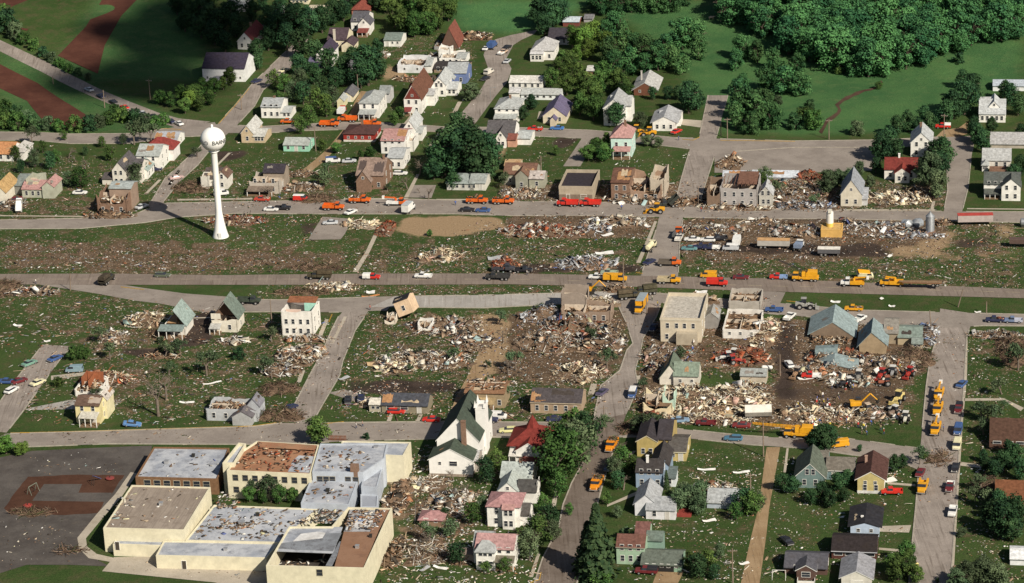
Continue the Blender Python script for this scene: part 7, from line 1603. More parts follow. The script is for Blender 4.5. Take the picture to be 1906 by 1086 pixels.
def tproto(kind, i):
    k = (kind, i)
    if k in TP: return TP[k]
    sd = hash((kind, i)) % 1000 if False else (sum(map(ord, kind)) * 7 + i * 131) % 997
    if kind in ('broad', 'dark', 'wood', 'bright', 'grey'):
        wide = (1.0, 1.25, .85, 1.1)[i % 4]
        cr = crown_broad(kind, sd, 10, wide, (13, 15, 12, 16)[i % 4], 240, .2 if kind != 'wood' else .12)
        tr, _ = trunk_mesh(10, .26, sd)
    elif kind == 'thin':
        cr = crown_broad(('broad', 'grey', 'dark')[i % 3], sd, 10, 1.05, 17, 95, .18, .5); tr, _ = trunk_mesh(10, .26, sd, 3, .6, BARK, 1.0)
    elif kind == 'bush':
        cr = crown_broad(('broad', 'dark', 'grey')[i % 3], sd, 10, 1.9, 12, 150, .06, .8); tr, _ = trunk_mesh(6, .2, sd)
    elif kind == 'conifer':
        random.seed(sd); P_, N_, T_ = [], [], []
        for k2 in range(3400):
            f = random.random() ** .8; z = .8 + 9.3 * f; lay = .75 + .25 * math.sin(z * 6 + 1.5 * math.sin(z * 1.7)); a = random.uniform(0, 6.283)
            rr = 2.6 * (1 - f) ** .85 * lay * (1 + .3 * math.sin(3 * a + 2 * z) * math.sin(5 * a + z)) * math.sqrt(random.uniform(.2, 1)) + .1
            P_.append((rr * math.cos(a), rr * math.sin(a), z - rr * .25)); N_.append((math.cos(a), math.sin(a), .6)); T_.append(random.random())
        cr = leafmesh('crown', P_, N_, .55, LEAF['conifer'], T_); mb = MB(); mb.cyl((0, 0, -.4), (0, 0, 9.6), .26, .04, 8); tr = mb.mesh('trunk', [BARK])
    elif kind == 'torn':
        tr, ends = trunk_mesh(10, .24, sd, 3, .75, GREYBARK, .85); random.seed(sd); P_, N_, T_ = [], [], []
        for e in ends:
            if random.random() < .55:
                for _ in range(16):
                    v = Vector((random.gauss(0, 1), random.gauss(0, 1), random.gauss(0, 1))); P_.append(tuple(e + v * .45)); N_.append(tuple(v.normalized())); T_.append(random.random())
        cr = leafmesh('crown', P_, N_, .5, LEAF['grey'], T_)
    elif kind == 'bare':
        tr, ends = trunk_mesh(10, .24, sd, 3, .8, GREYBARK, .8); cr = None
    TP[k] = (tr, cr); return TP[k]
TN = dict(broad='tree', thin='tree', dark='tree', wood='tree', bright='tree', grey='tree', bush='bush', conifer='conifer', torn='torn_tree', bare='bare_tree')
tcount = 0
def T(kind, px, py, hpx, label, group=None, wide=1.0, lean=0.):
    global tcount
    tcount += 1
    i = tcount % 4
    tr, cr = tproto(kind, i)
    s_, si_, co_ = scale(px, py); h_ = hpx * s_ / co_
    f = h_ / 10.0
    r = thing(TN[kind], P(px, py), random.uniform(0, 6.28), label, 'bush' if kind == 'bush' else 'dead tree' if kind in ('torn', 'bare') else 'tree', group)
    r.scale = (f * wide, f * wide, f)
    if lean: r.rotation_euler.x = R(lean)
    link('trunk', tr, r)
    if cr: link('crown', cr, r)
    return r
def TS(kind, lst, label, group, wide=1.0):
    for q in lst: T(kind, q[0], q[1], q[2], label, group, (q[3] if len(q) > 3 else 1.0) * wide)
# the wood on the hillside
wood = [(1345, -25), (1350, 15), (1362, 55), (1400, 75), (1440, 95), (1500, 112), (1545, 128), (1580, 143), (1615, 150), (1640, 142), (1690, 130), (1750, 112), (1800, 95), (1850, 82), (1915, 66), (1950, -25)]
random.seed(11)
placed = []
tries = 0
while len(placed) < 215 and tries < 9000:
    tries += 1
    x, y = random.uniform(1345, 1945), random.uniform(-25, 150)
    if not inpoly(wood, np.array([x]), np.array([y]))[0]: continue
    if any(abs(x - a) < 19 and abs(y - b_) < 7 for a, b_ in placed): continue
    if 1380 < x < 1500 and 95 > y > 60 and random.random() < .5: continue
    placed.append((x, y))
def mass(name, lst, kinds, label):
    "a far wood that reads as one mass: many crowns and trunks in one object"
    V_, F_, T_, TV, TF = [], [], [], [], []
    off = 0; toff = 0
    src = {}
    for k, (px, py, hpx) in enumerate(lst):
        kd = kinds[k % len(kinds)]; i = k % 4
        if (kd, i) not in src:
            tr, cr = tproto(kd, i)
            v = np.empty(len(cr.vertices) * 3, np.float32); cr.vertices.foreach_get('co', v); v = v.reshape(-1, 4, 3)
            tn = np.empty(len(cr.vertices), np.float32); cr.attributes['tone'].data.foreach_get('value', tn)
            sel = rng.permutation(len(v))[:3600]; c = v[sel].mean(1, keepdims=True)
            tv = np.empty(len(tr.vertices) * 3, np.float32); tr.vertices.foreach_get('co', tv)
            src[(kd, i)] = (c + (v[sel] - c) * .95, tn.reshape(-1, 4)[sel], tv.reshape(-1, 3), [tuple(p.vertices) for p in tr.polygons])
        v, tn, tv, tf = src[(kd, i)]
        s_, si_, co_ = scale(px, py); f = hpx * s_ / co_ / 10.; q = P(px, py); a = random.uniform(0, 6.28); wd = random.uniform(.95, 1.3)
        M_ = np.array([[math.cos(a) * wd, -math.sin(a) * wd, 0], [math.sin(a) * wd, math.cos(a) * wd, 0], [0, 0, 1]]) * f
        V_.append((v.reshape(-1, 3) @ M_.T + np.array(q))); T_.append(np.clip(tn.ravel() * .6 + random.uniform(-.3, .6), 0, 1))
        TV.append(tv @ M_.T + np.array(q)); TF += [tuple(toff + x for x in p) for p in tf]; toff += len(tv)
    v = np.concatenate(V_); me = npmesh(name, v, np.arange(len(v)).reshape(-1, 4))
    me.attributes.new('tone', 'FLOAT', 'POINT').data.foreach_set('value', np.concatenate(T_).astype(np.float32)); me.materials.append(LEAF[kinds[0]])
    o = link(name, me); tag(o, label, 'woodland', kind='stuff')
    tm = bpy.data.meshes.new('trunks'); tm.from_pydata(np.concatenate(TV).tolist(), [], TF); tm.materials.append(BARK); t_ = link('trunks', tm, o); t_['kind'] = 'stuff'
mass('woodland', [(x, y, random.uniform(38, 76)) for x, y in sorted(placed, key=lambda q: q[1])], ['wood'], 'dense leafy wood covering the hillside at the top right')
TS('wood', [(1380, 110, 46), (1410, 118, 44), (1440, 130, 42), (1485, 140, 42), (1370, 130, 40), (1425, 168, 46, 1.4), (1460, 172, 50, 1.4), (1490, 178, 44, 1.3)], 'tree standing free on the meadow below the hillside wood', 'meadow trees below the wood')
TS('bush', [(1507, 205, 20), (1449, 196, 18), (1500, 232, 32), (1515, 240, 36), (1480, 240, 30), (1594, 252, 28), (1636, 166, 14), (1560, 138, 14), (1785, 118, 20)], 'dark bush in the green meadow near the creek', 'meadow bushes')
TS('wood', [(1375, 205, 60), (1390, 225, 66), (1410, 235, 60), (1435, 240, 50), (1370, 240, 50), (1400, 250, 44), (1382, 180, 44), (1425, 215, 50)], 'tree in the clump right of the steep street', 'clump right of the steep street')
mass('woodland', [(1120, 28, 44), (1145, 26, 46), (1175, 24, 40), (1200, 22, 44), (1225, 24, 46), (1250, 22, 44), (1275, 12, 36), (1105, 14, 30), (1160, 8, 30), (1210, 5, 30)], ['wood'], 'far row of trees along the upper meadow edge')
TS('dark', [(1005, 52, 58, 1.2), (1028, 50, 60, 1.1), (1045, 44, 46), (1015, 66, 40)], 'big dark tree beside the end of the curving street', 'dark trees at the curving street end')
TS('bright', [(1066, 92, 44), (1088, 96, 46), (1108, 80, 44), (1095, 112, 40), (1075, 120, 36), (1128, 98, 40)], 'light green tree in the wooded slope behind the houses', 'light green trees on the slope')
TS('wood', [(1128, 80, 44), (1145, 70, 50), (1160, 92, 50), (1135, 118, 52), (1180, 110, 50), (1200, 118, 54), (1225, 132, 56), (1248, 128, 50), (1270, 92, 60, 1.3), (1292, 88, 52, 1.2), (1240, 108, 46), (1175, 138, 52), (1200, 142, 44), (1145, 140, 48), (1300, 112, 48, 1.1), (1270, 138, 40)], 'dark tree in the wooded slope behind the houses', 'dark trees on the slope')
TS('broad', [(1060, 140, 46), (1040, 150, 40), (1075, 160, 44), (1055, 178, 40), (1025, 165, 40), (1090, 178, 46), (1115, 176, 46), (1100, 200, 50), (1125, 160, 48), (1150, 172, 46), (1080, 215, 44), (1105, 225, 48), (1048, 130, 36), (1165, 185, 40)], 'green tree among the houses of the upper slope', 'green trees among the upper houses')
TS('dark', [(1282, 212, 62), (1295, 205, 44), (1215, 186, 24), (1148, 236, 46), (975, 225, 30), (990, 205, 30), (1243, 186, 26), (1262, 186, 28)], 'dark tree beside a white house of the upper slope', 'dark trees beside the upper houses')
TS('broad', [(735, 52, 52), (752, 66, 50), (772, 70, 50), (795, 66, 46), (815, 56, 44), (835, 40, 40), (800, 40, 50), (775, 34, 50), (750, 28, 40), (722, 26, 34), (845, 20, 30), (815, 18, 30)], 'leafy tree in the mass behind the white garage', 'tree mass behind the white garage')
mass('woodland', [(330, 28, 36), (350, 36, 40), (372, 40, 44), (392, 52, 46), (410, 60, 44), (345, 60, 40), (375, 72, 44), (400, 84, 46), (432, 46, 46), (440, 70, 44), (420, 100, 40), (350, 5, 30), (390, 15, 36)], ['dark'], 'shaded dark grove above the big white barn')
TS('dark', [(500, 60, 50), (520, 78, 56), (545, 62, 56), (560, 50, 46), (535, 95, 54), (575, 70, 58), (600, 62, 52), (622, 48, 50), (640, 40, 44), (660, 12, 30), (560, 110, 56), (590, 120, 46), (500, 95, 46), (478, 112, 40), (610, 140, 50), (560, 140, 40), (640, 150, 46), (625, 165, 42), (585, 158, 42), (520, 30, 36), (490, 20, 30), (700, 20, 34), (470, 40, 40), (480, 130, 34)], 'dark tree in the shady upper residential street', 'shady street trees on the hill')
TS('dark', [(686, 160, 78), (700, 150, 60), (672, 165, 56), (655, 120, 34), (702, 105, 34)], 'tall dark tree above the tan driveway', 'tall trees above the tan driveway')
TS('thin', [(510, 165, 36), (530, 172, 36), (545, 190, 40), (565, 195, 44), (590, 215, 50), (608, 218, 44), (560, 165, 38), (600, 185, 44), (575, 240, 44), (560, 250, 36), (620, 200, 40), (640, 160, 30), (520, 195, 26)], 'green tree between the white houses and the orange trucks', 'green trees around the white houses')
TS('broad', [(340, 192, 36), (360, 196, 40), (378, 178, 34), (400, 176, 32), (430, 160, 36), (300, 195, 28), (318, 200, 30), (345, 212, 30), (372, 208, 30), (392, 196, 30), (416, 168, 26)], 'green tree in the overgrown corner before the big barn', 'trees in the corner before the barn'); T('bright', 355, 202, 34, 'lightest green bushy tree before the big white barn')
TS('bush', [(-10, 45, 40), (12, 60, 44), (28, 74, 34), (45, 84, 24), (62, 94, 22), (80, 106, 20), (96, 116, 20), (112, 126, 18), (128, 136, 18), (145, 142, 16), (165, 150, 14)], 'hedge bush along the upper edge of the country road', 'hedge along the country road')
TS('bush', [(10, 240, 30), (35, 243, 34), (60, 244, 30), (88, 242, 26), (110, 246, 24), (140, 246, 30), (165, 244, 30), (185, 238, 26), (205, 232, 26), (228, 228, 28), (250, 232, 30), (272, 236, 26), (290, 240, 24), (12, 215, 30), (30, 222, 26), (50, 228, 24), (215, 214, 20), (305, 232, 22)], 'hedge bush along the back street below the plowed strip', 'hedge along the back street')
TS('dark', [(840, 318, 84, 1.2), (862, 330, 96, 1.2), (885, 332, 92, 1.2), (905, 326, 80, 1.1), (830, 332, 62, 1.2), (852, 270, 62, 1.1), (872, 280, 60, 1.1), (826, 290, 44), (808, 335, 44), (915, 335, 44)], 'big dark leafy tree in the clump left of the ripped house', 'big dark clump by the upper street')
TS('grey', [(878, 188, 34, 1.4), (1180, 262, 22, 1.4), (1205, 272, 20, 1.5), (1225, 275, 20, 1.4), (1192, 236, 28, 1.3)], 'grey green willow like shrub in the upper town', 'grey green shrubs of the upper town')
TS('broad', [(735, 235, 26), (745, 222, 24), (1110, 290, 34, 1.4), (1095, 300, 30, 1.3), (1130, 272, 26), (1125, 300, 34, 1.3), (1035, 290, 20), (625, 285, 20, 1.4), (690, 295, 22, 1.4), (600, 280, 22), (672, 298, 20), (700, 345, 26)], 'low green tree in a lawn of the upper town', 'lawn trees of the upper town')
TS('thin', [(30, 300, 30), (65, 312, 36), (95, 315, 34), (105, 305, 28), (150, 350, 40, 1.3), (130, 348, 30, 1.3), (40, 322, 26), (205, 300, 30), (190, 275, 22), (230, 270, 22), (160, 290, 18), (120, 262, 20), (80, 285, 24), (255, 350, 34), (265, 330, 34)], 'green tree or thicket in the yards left of the tower', 'yard trees left of the tower')
TS('torn', [(250, 270, 56), (282, 268, 50), (60, 270, 40), (255, 345, 50)], 'wind stripped tree in the yards left of the tower', 'stripped trees left of the tower')
TS('dark', [(1640, 300, 54), (1652, 292, 54), (1668, 298, 40), (1630, 322, 30), (1755, 310, 56), (1740, 300, 40), (1748, 330, 50), (1828, 285, 44), (1820, 270, 40), (1812, 262, 34), (1898, 330, 40), (1885, 345, 40), (1900, 260, 30)], 'dark tree beside the houses at the right upper street', 'dark trees of the right upper street')
TS('grey', [(1730, 350, 66), (1720, 345, 46), (1745, 370, 54)], 'broken grey green tree leaning over the red roofed cottage', 'broken trees by the red roofed cottage')
TS('dark', [(1775, 222, 56), (1795, 215, 66), (1760, 230, 44), (1808, 190, 54), (1792, 165, 36), (1880, 195, 40), (1895, 215, 40), (1870, 185, 36), (1845, 248, 30), (1812, 250, 34), (1730, 245, 36), (1710, 250, 30), (1690, 246, 40), (1670, 254, 40), (1720, 225, 30)], 'tree around the white farmhouse at the right edge', 'trees around the white farmhouse')
TS('grey', [(1395, 355, 36), (1540, 362, 46), (1560, 350, 36), (1580, 345, 30), (1600, 330, 30), (1620, 352, 26)], 'battered grey green tree behind the wrecked upper street', 'battered trees behind the wrecked street')
T('dark', 845, 352, 30, 'dark bush before the low grey roofed ranch house', None, 1.3); T('bush', 690, 350, 20, 'bush in front of the brown brick gabled house'); T('torn', 940, 352, 36, 'stripped tree left of the ripped grey green house'); T('bush', 978, 345, 16, 'small bush at the ripped grey green house'); T('broad', 1420, 345, 24, 'small battered tree over the slim grey house')
TS('bare', [(295, 775, 96), (310, 745, 74)], 'tall bare splintered tree left of the grey sided roofless house', 'tall bare trees of the left block')
TS('torn', [(500, 700, 46), (960, 690, 46), (190, 640, 36), (205, 670, 40), (1005, 590, 30), (385, 700, 60), (1130, 690, 46), (1100, 640, 36)], 'wind stripped tree left standing in the wrecked blocks', 'stripped trees of the wrecked blocks')
TS('bush', [(140, 670, 26), (155, 668, 24), (445, 668, 22), (300, 655, 14), (110, 720, 18), (190, 750, 16), (470, 765, 18), (300, 640, 14), (800, 440, 12)], 'ragged bush on the grass of the wrecked blocks', 'ragged bushes of the wrecked blocks')
T('broad', 592, 826, 52, 'green tree on the corner of the lower road', None, 1.3); T('bush', 682, 818, 12, 'small bush behind the grey school hall'); T('bright', 12, 845, 34, 'bright green bush at the left end of the lower road', None, 1.7); T('bright', 40, 846, 22, 'lower bright green bush at the left end of the lower road', None, 1.7)
TS('torn', [(480, 930, 50), (505, 935, 54), (532, 925, 44)], 'half stripped tree in the school courtyard', 'school courtyard trees'); TS('broad', [(465, 935, 30), (520, 938, 36), (545, 935, 28), (490, 938, 30)], 'green bush in the school courtyard', 'school courtyard bushes')
TS('thin', [(1032, 905, 88, 1.1), (1052, 890, 96, 1.1), (1075, 872, 92, 1.0), (1090, 850, 84), (1068, 830, 70), (1045, 860, 80), (1028, 880, 60), (1090, 815, 44), (1040, 928, 50)], 'tall leafy street tree beside the tracked street', 'leafy street trees by the tracked street')
TS('thin', [(1000, 1015, 56, 1.2), (985, 1040, 54, 1.2), (1025, 990, 50, 1.2), (1012, 960, 40), (975, 1020, 40), (1030, 1010, 44), (905, 900, 50), (925, 880, 44), (880, 975, 40, 1.2), (900, 955, 34), (850, 1050, 40, 1.2), (940, 1065, 26, 1.4), (905, 1065, 20, 1.5), (838, 1000, 34, 1.2), (828, 968, 24), (1060, 960, 24)], 'green yard tree between the near white houses', 'yard trees of the near white houses')
T('conifer', 1113, 1078, 136, 'tall dark conifer beside the pale green house', None, 1.15); T('conifer', 1096, 1070, 96, 'lower dark conifer hugging the tallest one', None, 1.3); T('bush', 1165, 1005, 24, 'bush over the brown roof of the pale green house'); T('bush', 1120, 1090, 30, 'bush at the foot of the tall conifer', None, 1.4)
TS('thin', [(1160, 876, 46, 1.1), (1145, 892, 40), (1150, 912, 36), (1178, 880, 34), (1130, 940, 26), (1150, 965, 24)], 'green tree left of the blue house', 'trees left of the blue house')
T('grey', 1215, 812, 42, 'fallen grey green tree crown at the street corner', None, 1.7); T('grey', 1190, 806, 30, 'smaller fallen crown beside the street corner', None, 1.6)
TS('grey', [(1262, 955, 46, 1.2), (1285, 950, 46, 1.3), (1305, 935, 40, 1.2), (1300, 958, 36, 1.2), (1275, 930, 34)], 'grey green tree behind the white cottage', 'trees behind the white cottage'); T('conifer', 1241, 912, 36, 'slim dark evergreen at the corner of the blue house', None, .8)
TS('thin', [(1385, 955, 46, 1.2), (1400, 960, 46, 1.2), (1370, 968, 34), (1412, 950, 36), (1300, 1075, 44, 1.2), (1285, 1062, 36), (1318, 1062, 40, 1.1), (1340, 1040, 30), (1330, 1080, 30)], 'green tree along the tan alley', 'trees along the tan alley')
TS('dark', [(1530, 842, 52, 1.2), (1545, 838, 44), (1516, 838, 40)], 'dark tree over the lower road by the yellow van', 'dark trees over the lower road')
TS('dark', [(1458, 915, 34, 1.3), (1475, 918, 30, 1.3), (1560, 915, 34, 1.3), (1575, 900, 26), (1530, 935, 40), (1545, 945, 34), (1510, 940, 30), (1570, 935, 26), (1665, 880, 34), (1680, 872, 26), (1600, 842, 14)], 'dark bushy tree around the grey green gabled house', 'bushes around the grey green house')
TS('broad', [(1672, 1080, 44, 1.2), (1690, 1072, 50), (1660, 1066, 36), (1685, 1050, 44), (1705, 1085, 34)], 'green tree beside the right street at the bottom edge', 'near trees by the right street')
TS('dark', [(1850, 990, 60, 1.1), (1870, 1000, 66, 1.2), (1890, 985, 60), (1860, 960, 46), (1885, 1010, 46), (1840, 965, 30), (1850, 890, 34), (1870, 880, 40), (1890, 870, 44), (1835, 878, 30), (1900, 895, 40), (1878, 850, 30), (1830, 860, 24)], 'dark tree between the two brown roofs at the right edge', 'dark trees at the right edge')
TS('torn', [(1825, 915, 40), (1815, 935, 40), (1850, 790, 40), (1830, 810, 36), (1895, 690, 60), (1845, 950, 50), (1712, 865, 40)], 'wind stripped tree at the right side lawns', 'stripped trees of the right lawns')
TS('grey', [(1800, 1090, 44, 1.3), (1830, 1088, 50, 1.3), (1860, 1092, 44, 1.3), (1780, 1095, 36, 1.2), (1790, 1000, 18, 1.5)], 'grey green shrub at the bottom right corner', 'shrubs in the bottom right corner')
T('bush', 1720, 855, 14, 'small fallen branch bush at the right street corner'); T('dark', 1745, 1086, 10, 'dark little shrub by the right street')
for k, (x0, x1, y0, y1, n, where) in enumerate(((150, 520, 590, 780, 12, 'left wrecked block'), (680, 1160, 585, 780, 16, 'middle wrecked block'), (1190, 1440, 650, 790, 6, 'cream rubble lots'), (0, 400, 290, 395, 10, 'yards beside the tower'), (430, 830, 310, 372, 10, 'yards of the upper street'), (1320, 1750, 330, 390, 9, 'rubble of the wrecked upper street'), (760, 880, 890, 1060, 6, 'rubble beside the school'), (1790, 1900, 640, 800, 6, 'lawns at the right edge'), (1120, 1180, 780, 960, 5, 'verge of the tracked street'))):
    for _ in range(n): T('bare' if random.random() < .6 else 'torn', random.uniform(x0, x1), random.uniform(y0, y1), random.uniform(16, 42), 'splintered bare tree left in the ' + where, 'bare trees in the ' + where, 1.3, random.uniform(-25, 25))
# clouds high overhead whose shadows lie on the far slopes
def cloud(gx_, gy_, rx, ry, z, label):
    t_ = z / SUN_TO.z; c = Vector((gx_, gy_, 0)) + SUN_TO * t_
    bm = bmesh.new(); random.seed(int(rx))
    mb = MB()
    for k in range(14):
        a = random.uniform(0, 6.28); d = math.sqrt(random.random()) * .75
        x, y, r_ = d * rx * math.cos(a), d * ry * math.sin(a), random.uniform(.3, .5)
        mb.lathe([(max(.5, r_ * rx * math.cos(e)), r_ * 22 * math.sin(e)) for e in [R(-88 + 176 * q / 8) for q in range(9)]], 12, 0, (x, y))
    o = mb.build('cloud', mat((.8, .8, .8), .02, .9, .05, .05, name='cloud_white'), None, True); o.location = c; tag(o, kind='structure')
q = P(330, 60); cloud(q.x, q.y, 40, 40, 900, ''); q = P(250, 150); cloud(q.x, q.y, 34, 18, 900, '')
# ------------------------------------------------------------------ rubble heaps
def inside(poly, n):
    xs = [p[0] for p in poly]; ys = [p[1] for p in poly]
    X, Y = rng.uniform(min(xs), max(xs), n * 5), rng.uniform(min(ys), max(ys), n * 5)
    k = inpoly(poly, X, Y)
    return X[k][:n], Y[k][:n]
def Pv(X, Y):
    d = np.array(FWD)[None] + np.array(RGT)[None] * ((X - 953) / FPX)[:, None] - np.array(UP)[None] * ((Y - 543) / FPX)[:, None]
    t = -CAM.z / d[:, 2]
    for _ in range(8):
        q = np.array(CAM)[None] + d * t[:, None]; t = (terr(q[:, 0], q[:, 1]) - CAM.z) / d[:, 2]
    return np.array(CAM)[None] + d * t[:, None]
nheap = 0
def heap(px, py, rx, ry, hm, pal, label, n=None, big=1.0, earth=(.16, .11, .075), name='rubble_heap', cat='rubble heap', twig=False):
    "a mound of earth and plaster crumbs under a crust of boards"
    global nheap
    nheap += 1
    s_, si_, co_ = scale(px, py); a, b_ = rx * s_, ry * s_ / si_
    hm *= 1.35; q = P(px, py); root = thing(name, q, GRID, label, cat)
    ph = rng.uniform(0, 6.28, 6)
    def prof(x, y):
        r_ = np.sqrt((x / a) ** 2 + (y / b_) ** 2); th = np.arctan2(y / b_, x / a)
        r_ = r_ * (1 + .18 * np.sin(3 * th + ph[0]) + .12 * np.sin(5 * th + ph[1]))
        return hm * np.clip(1 - r_ ** 1.6, 0, 1) * (.62 + .38 * np.sin(x * .9 + ph[2]) * np.sin(y * .8 + ph[3]))
    g = max(6, int(a * 2 / .9)), max(6, int(b_ * 2 / .9))
    X, Y = np.meshgrid(np.linspace(-a * 1.15, a * 1.15, g[0]), np.linspace(-b_ * 1.15, b_ * 1.15, g[1]))
    Zm = prof(X, Y); Zm = Zm + np.where(Zm > .02, rng.normal(0, .14, X.shape), 0) - .12
    i_ = np.arange(X.size).reshape(X.shape)
    me = npmesh('mound', np.stack([X, Y, Zm], -1).reshape(-1, 3), np.stack([i_[:-1, :-1], i_[:-1, 1:], i_[1:, 1:], i_[1:, :-1]], -1).reshape(-1, 4))
    me.materials.append(mat(earth, .35, .95, 1.2, .05, .5, name='rubble_earth')); link('mound', me, root)
    n = n or int(a * b_ * 3.14 * 3.0)
    n = min(n, 2600)
    r_ = np.sqrt(rng.random(n)) * 1.08; th = rng.uniform(0, 6.283, n); x, y = a * r_ * np.cos(th), b_ * r_ * np.sin(th)
    z = prof(x, y) * .96 + rng.uniform(0, .35, n)
    if twig: ln, wd = rng.uniform(1.2, 4.0, n) * big, rng.uniform(.05, .16, n)
    else:
        u = rng.random(n)
        ln = np.where(u < .5, np.minimum(rng.lognormal(.1, .65, n), 5.2), np.where(u < .88, rng.uniform(.2, .6, n), rng.uniform(1.0, 3.2, n))) * big
        wd = np.where(u < .5, rng.uniform(.06, .22, n), np.where(u < .88, rng.uniform(.15, .5, n), rng.uniform(.6, 1.9, n))) * big
    link('broken_branches' if twig else 'broken_boards', pieces(np.stack([x, y, z], -1), ln, np.minimum(wd, ln * .8), pal, .6, .07), root)['kind'] = 'stuff'
H = heap
H(1010, 590, 40, 14, 3.2, PAL_METAL, 'heap of bluish roofing and bricks left of the broken brick building'); H(1070, 612, 62, 20, 2.8, PAL_MIX + PAL_RED, 'great rubble heap in front of the broken brick building')
H(1020, 640, 56, 20, 2.0, PAL_MIX, 'broad brown rubble heap in the middle of the wrecked block'); H(1120, 640, 46, 22, 2.4, PAL_MIX, 'rubble heap along the tracked street below the brick building'); H(1080, 695, 46, 20, 1.8, PAL_CREAM, 'cream rubble heap beside the tracked street')
H(1100, 566, 50, 10, 2.2, PAL_CREAM, 'rubble heap under the yellow excavator', earth=(.22, .16, .11)); H(1150, 540, 30, 6, 1.2, PAL_WOOD, 'low rubble pile between highway and tracked street')
H(830, 610, 70, 16, 1.6, PAL_MIX, 'spread of mixed rubble right of the tilted cabin'); H(790, 672, 90, 16, 1.5, PAL_WHITE, 'long white and orange rubble heap in the middle block'); H(740, 686, 40, 10, 1.4, PAL_CREAM, 'cream wallboard heap above the dark garden plot'); H(880, 640, 40, 16, 1.0, PAL_MIX, 'thin rubble beside the tan dirt alley')
H(560, 662, 44, 18, 1.8, PAL_WHITE, 'white panel heap below the roofless white house'); H(525, 690, 40, 12, 1.4, PAL_MIX, 'mixed rubble left of the lower side street'); H(570, 632, 44, 6, 1.0, PAL_WHITE, 'skirt of plaster rubble at the roofless house foot')
H(268, 598, 36, 14, 2.0, PAL_CREAM, 'pale rubble heap left of the torn house with open attic'); H(210, 632, 26, 12, 2.2, PAL_WHITE, 'rubble of a flattened shed with a pale slab'); H(432, 637, 26, 6, .9, PAL_WHITE, 'flat white sheets before the dark green roofed torn house', big=1.7); H(305, 628, 26, 6, .9, PAL_WOOD, 'broken porch boards before the open attic house')
H(200, 706, 50, 12, 1.6, PAL_RED + PAL_CREAM, 'red and cream rubble behind the roofless bungalow'); H(180, 760, 18, 5, .6, PAL_WHITE, 'white scraps beside the yellow house'); H(60, 545, 50, 8, .9, PAL_MIX, 'scrap pile left below the highway fork'); H(5, 540, 30, 16, 1.8, PAL_BRUSH, 'dark brush pile at the left edge below the highway', twig=True, name='brush_pile', cat='brush pile')
H(1240, 665, 50, 18, 1.8, PAL_MIX, 'rubble heap below the beige corner building'); H(1380, 665, 50, 16, 1.6, PAL_RED, 'red brown heap of broken machines and boards'); H(1420, 620, 30, 26, 2.0, PAL_CREAM, 'pale rubble between the garage shell and dark asphalt'); H(1300, 560, 36, 10, 1.4, PAL_WOOD, 'brown rubble behind the beige corner building')
H(1270, 745, 74, 22, 2.2, PAL_CREAM, 'large cream rubble heap around the crushed cream house'); H(1360, 745, 70, 24, 1.7, PAL_CREAM, 'large cream and white rubble field above the lower road'); H(1310, 782, 90, 9, 1.2, PAL_CREAM, 'low cream rubble bank along the lower road'); H(1225, 692, 30, 8, 1.3, PAL_MIX, 'brown rubble left of the green roofed house'); H(1210, 778, 20, 10, 1.6, PAL_RED, 'reddish rubble in the street corner shadow'); H(1400, 720, 36, 8, .9, PAL_WHITE, 'white scraps around the small pale garage')
H(1560, 668, 60, 14, 1.6, PAL_WOOD + PAL_RED, 'brown lumber tumbled between the green warehouse roofs'); H(1540, 690, 60, 14, 1.6, PAL_WHITE, 'white sheet and lumber heap under the slumped roof'); H(1650, 680, 60, 16, 1.5, PAL_MIX, 'grey rubble before the pale green sheds'); H(1700, 668, 40, 18, 2.0, PAL_BRUSH, 'brush and lumber pile by the right street', twig=True, name='brush_pile', cat='brush pile'); H(1724, 625, 22, 20, 1.8, PAL_METAL, 'tangle of bent metal behind the low tan shed')
H(1530, 775, 80, 14, 1.0, PAL_CREAM, 'low pale rubble across the implement lot'); H(1620, 770, 60, 12, .9, PAL_MIX, 'thin brown rubble on the implement lot floor'); H(1590, 712, 60, 9, .9, PAL_WHITE, 'white scraps between tractors in the implement lot')
H(1890, 655, 34, 26, 2.6, PAL_BRUSH, 'uprooted tree and brush heap at the right edge', twig=True, name='brush_pile', cat='brush pile'); H(1850, 625, 50, 8, 1.0, PAL_MIX, 'scrap along the walk at the right edge')
H(1010, 432, 80, 12, 1.5, PAL_RED + PAL_WHITE, 'long reddish and white rubble heap beside the railway lawn'); H(1150, 415, 60, 9, 1.4, PAL_WHITE, 'white sheet metal rubble beside the upper street'); H(1105, 428, 30, 8, 1.3, PAL_METAL, 'curled white metal in the long rubble heap'); H(718, 428, 17, 14, 1.8, PAL_RED, 'stack of bright red scrap at the parking pad', big=.8)
H(672, 420, 36, 8, 1.2, PAL_CREAM, 'flattened garage rubble beside the red scrap', earth=(.3, .25, .2)); H(1090, 492, 56, 12, 1.8, PAL_METAL, 'grey metal roof wreckage above the highway'); H(820, 478, 40, 10, 1.6, PAL_CREAM, 'heap of pale boards on the railway lawn'); H(940, 495, 26, 8, 1.6, PAL_RED, 'dark and orange wreckage by the highway trucks')
H(1330, 430, 60, 10, 1.2, PAL_MIX, 'scrap behind the row of yard vehicles'); H(1480, 432, 50, 12, 1.3, PAL_MIX, 'rubble left of the yellow feed mill block'); H(1640, 430, 76, 12, 1.8, PAL_METAL + PAL_WHITE, 'white and blue wreckage between the feed mill and silo'); H(1700, 440, 56, 6, .9, PAL_METAL, 'metal scraps before the grain silo'); H(1420, 415, 40, 6, 1.0, PAL_MIX, 'dark scrap under the wrecked street'); H(1755, 415, 24, 5, .8, PAL_WOOD, 'brown scrap right of the silo')
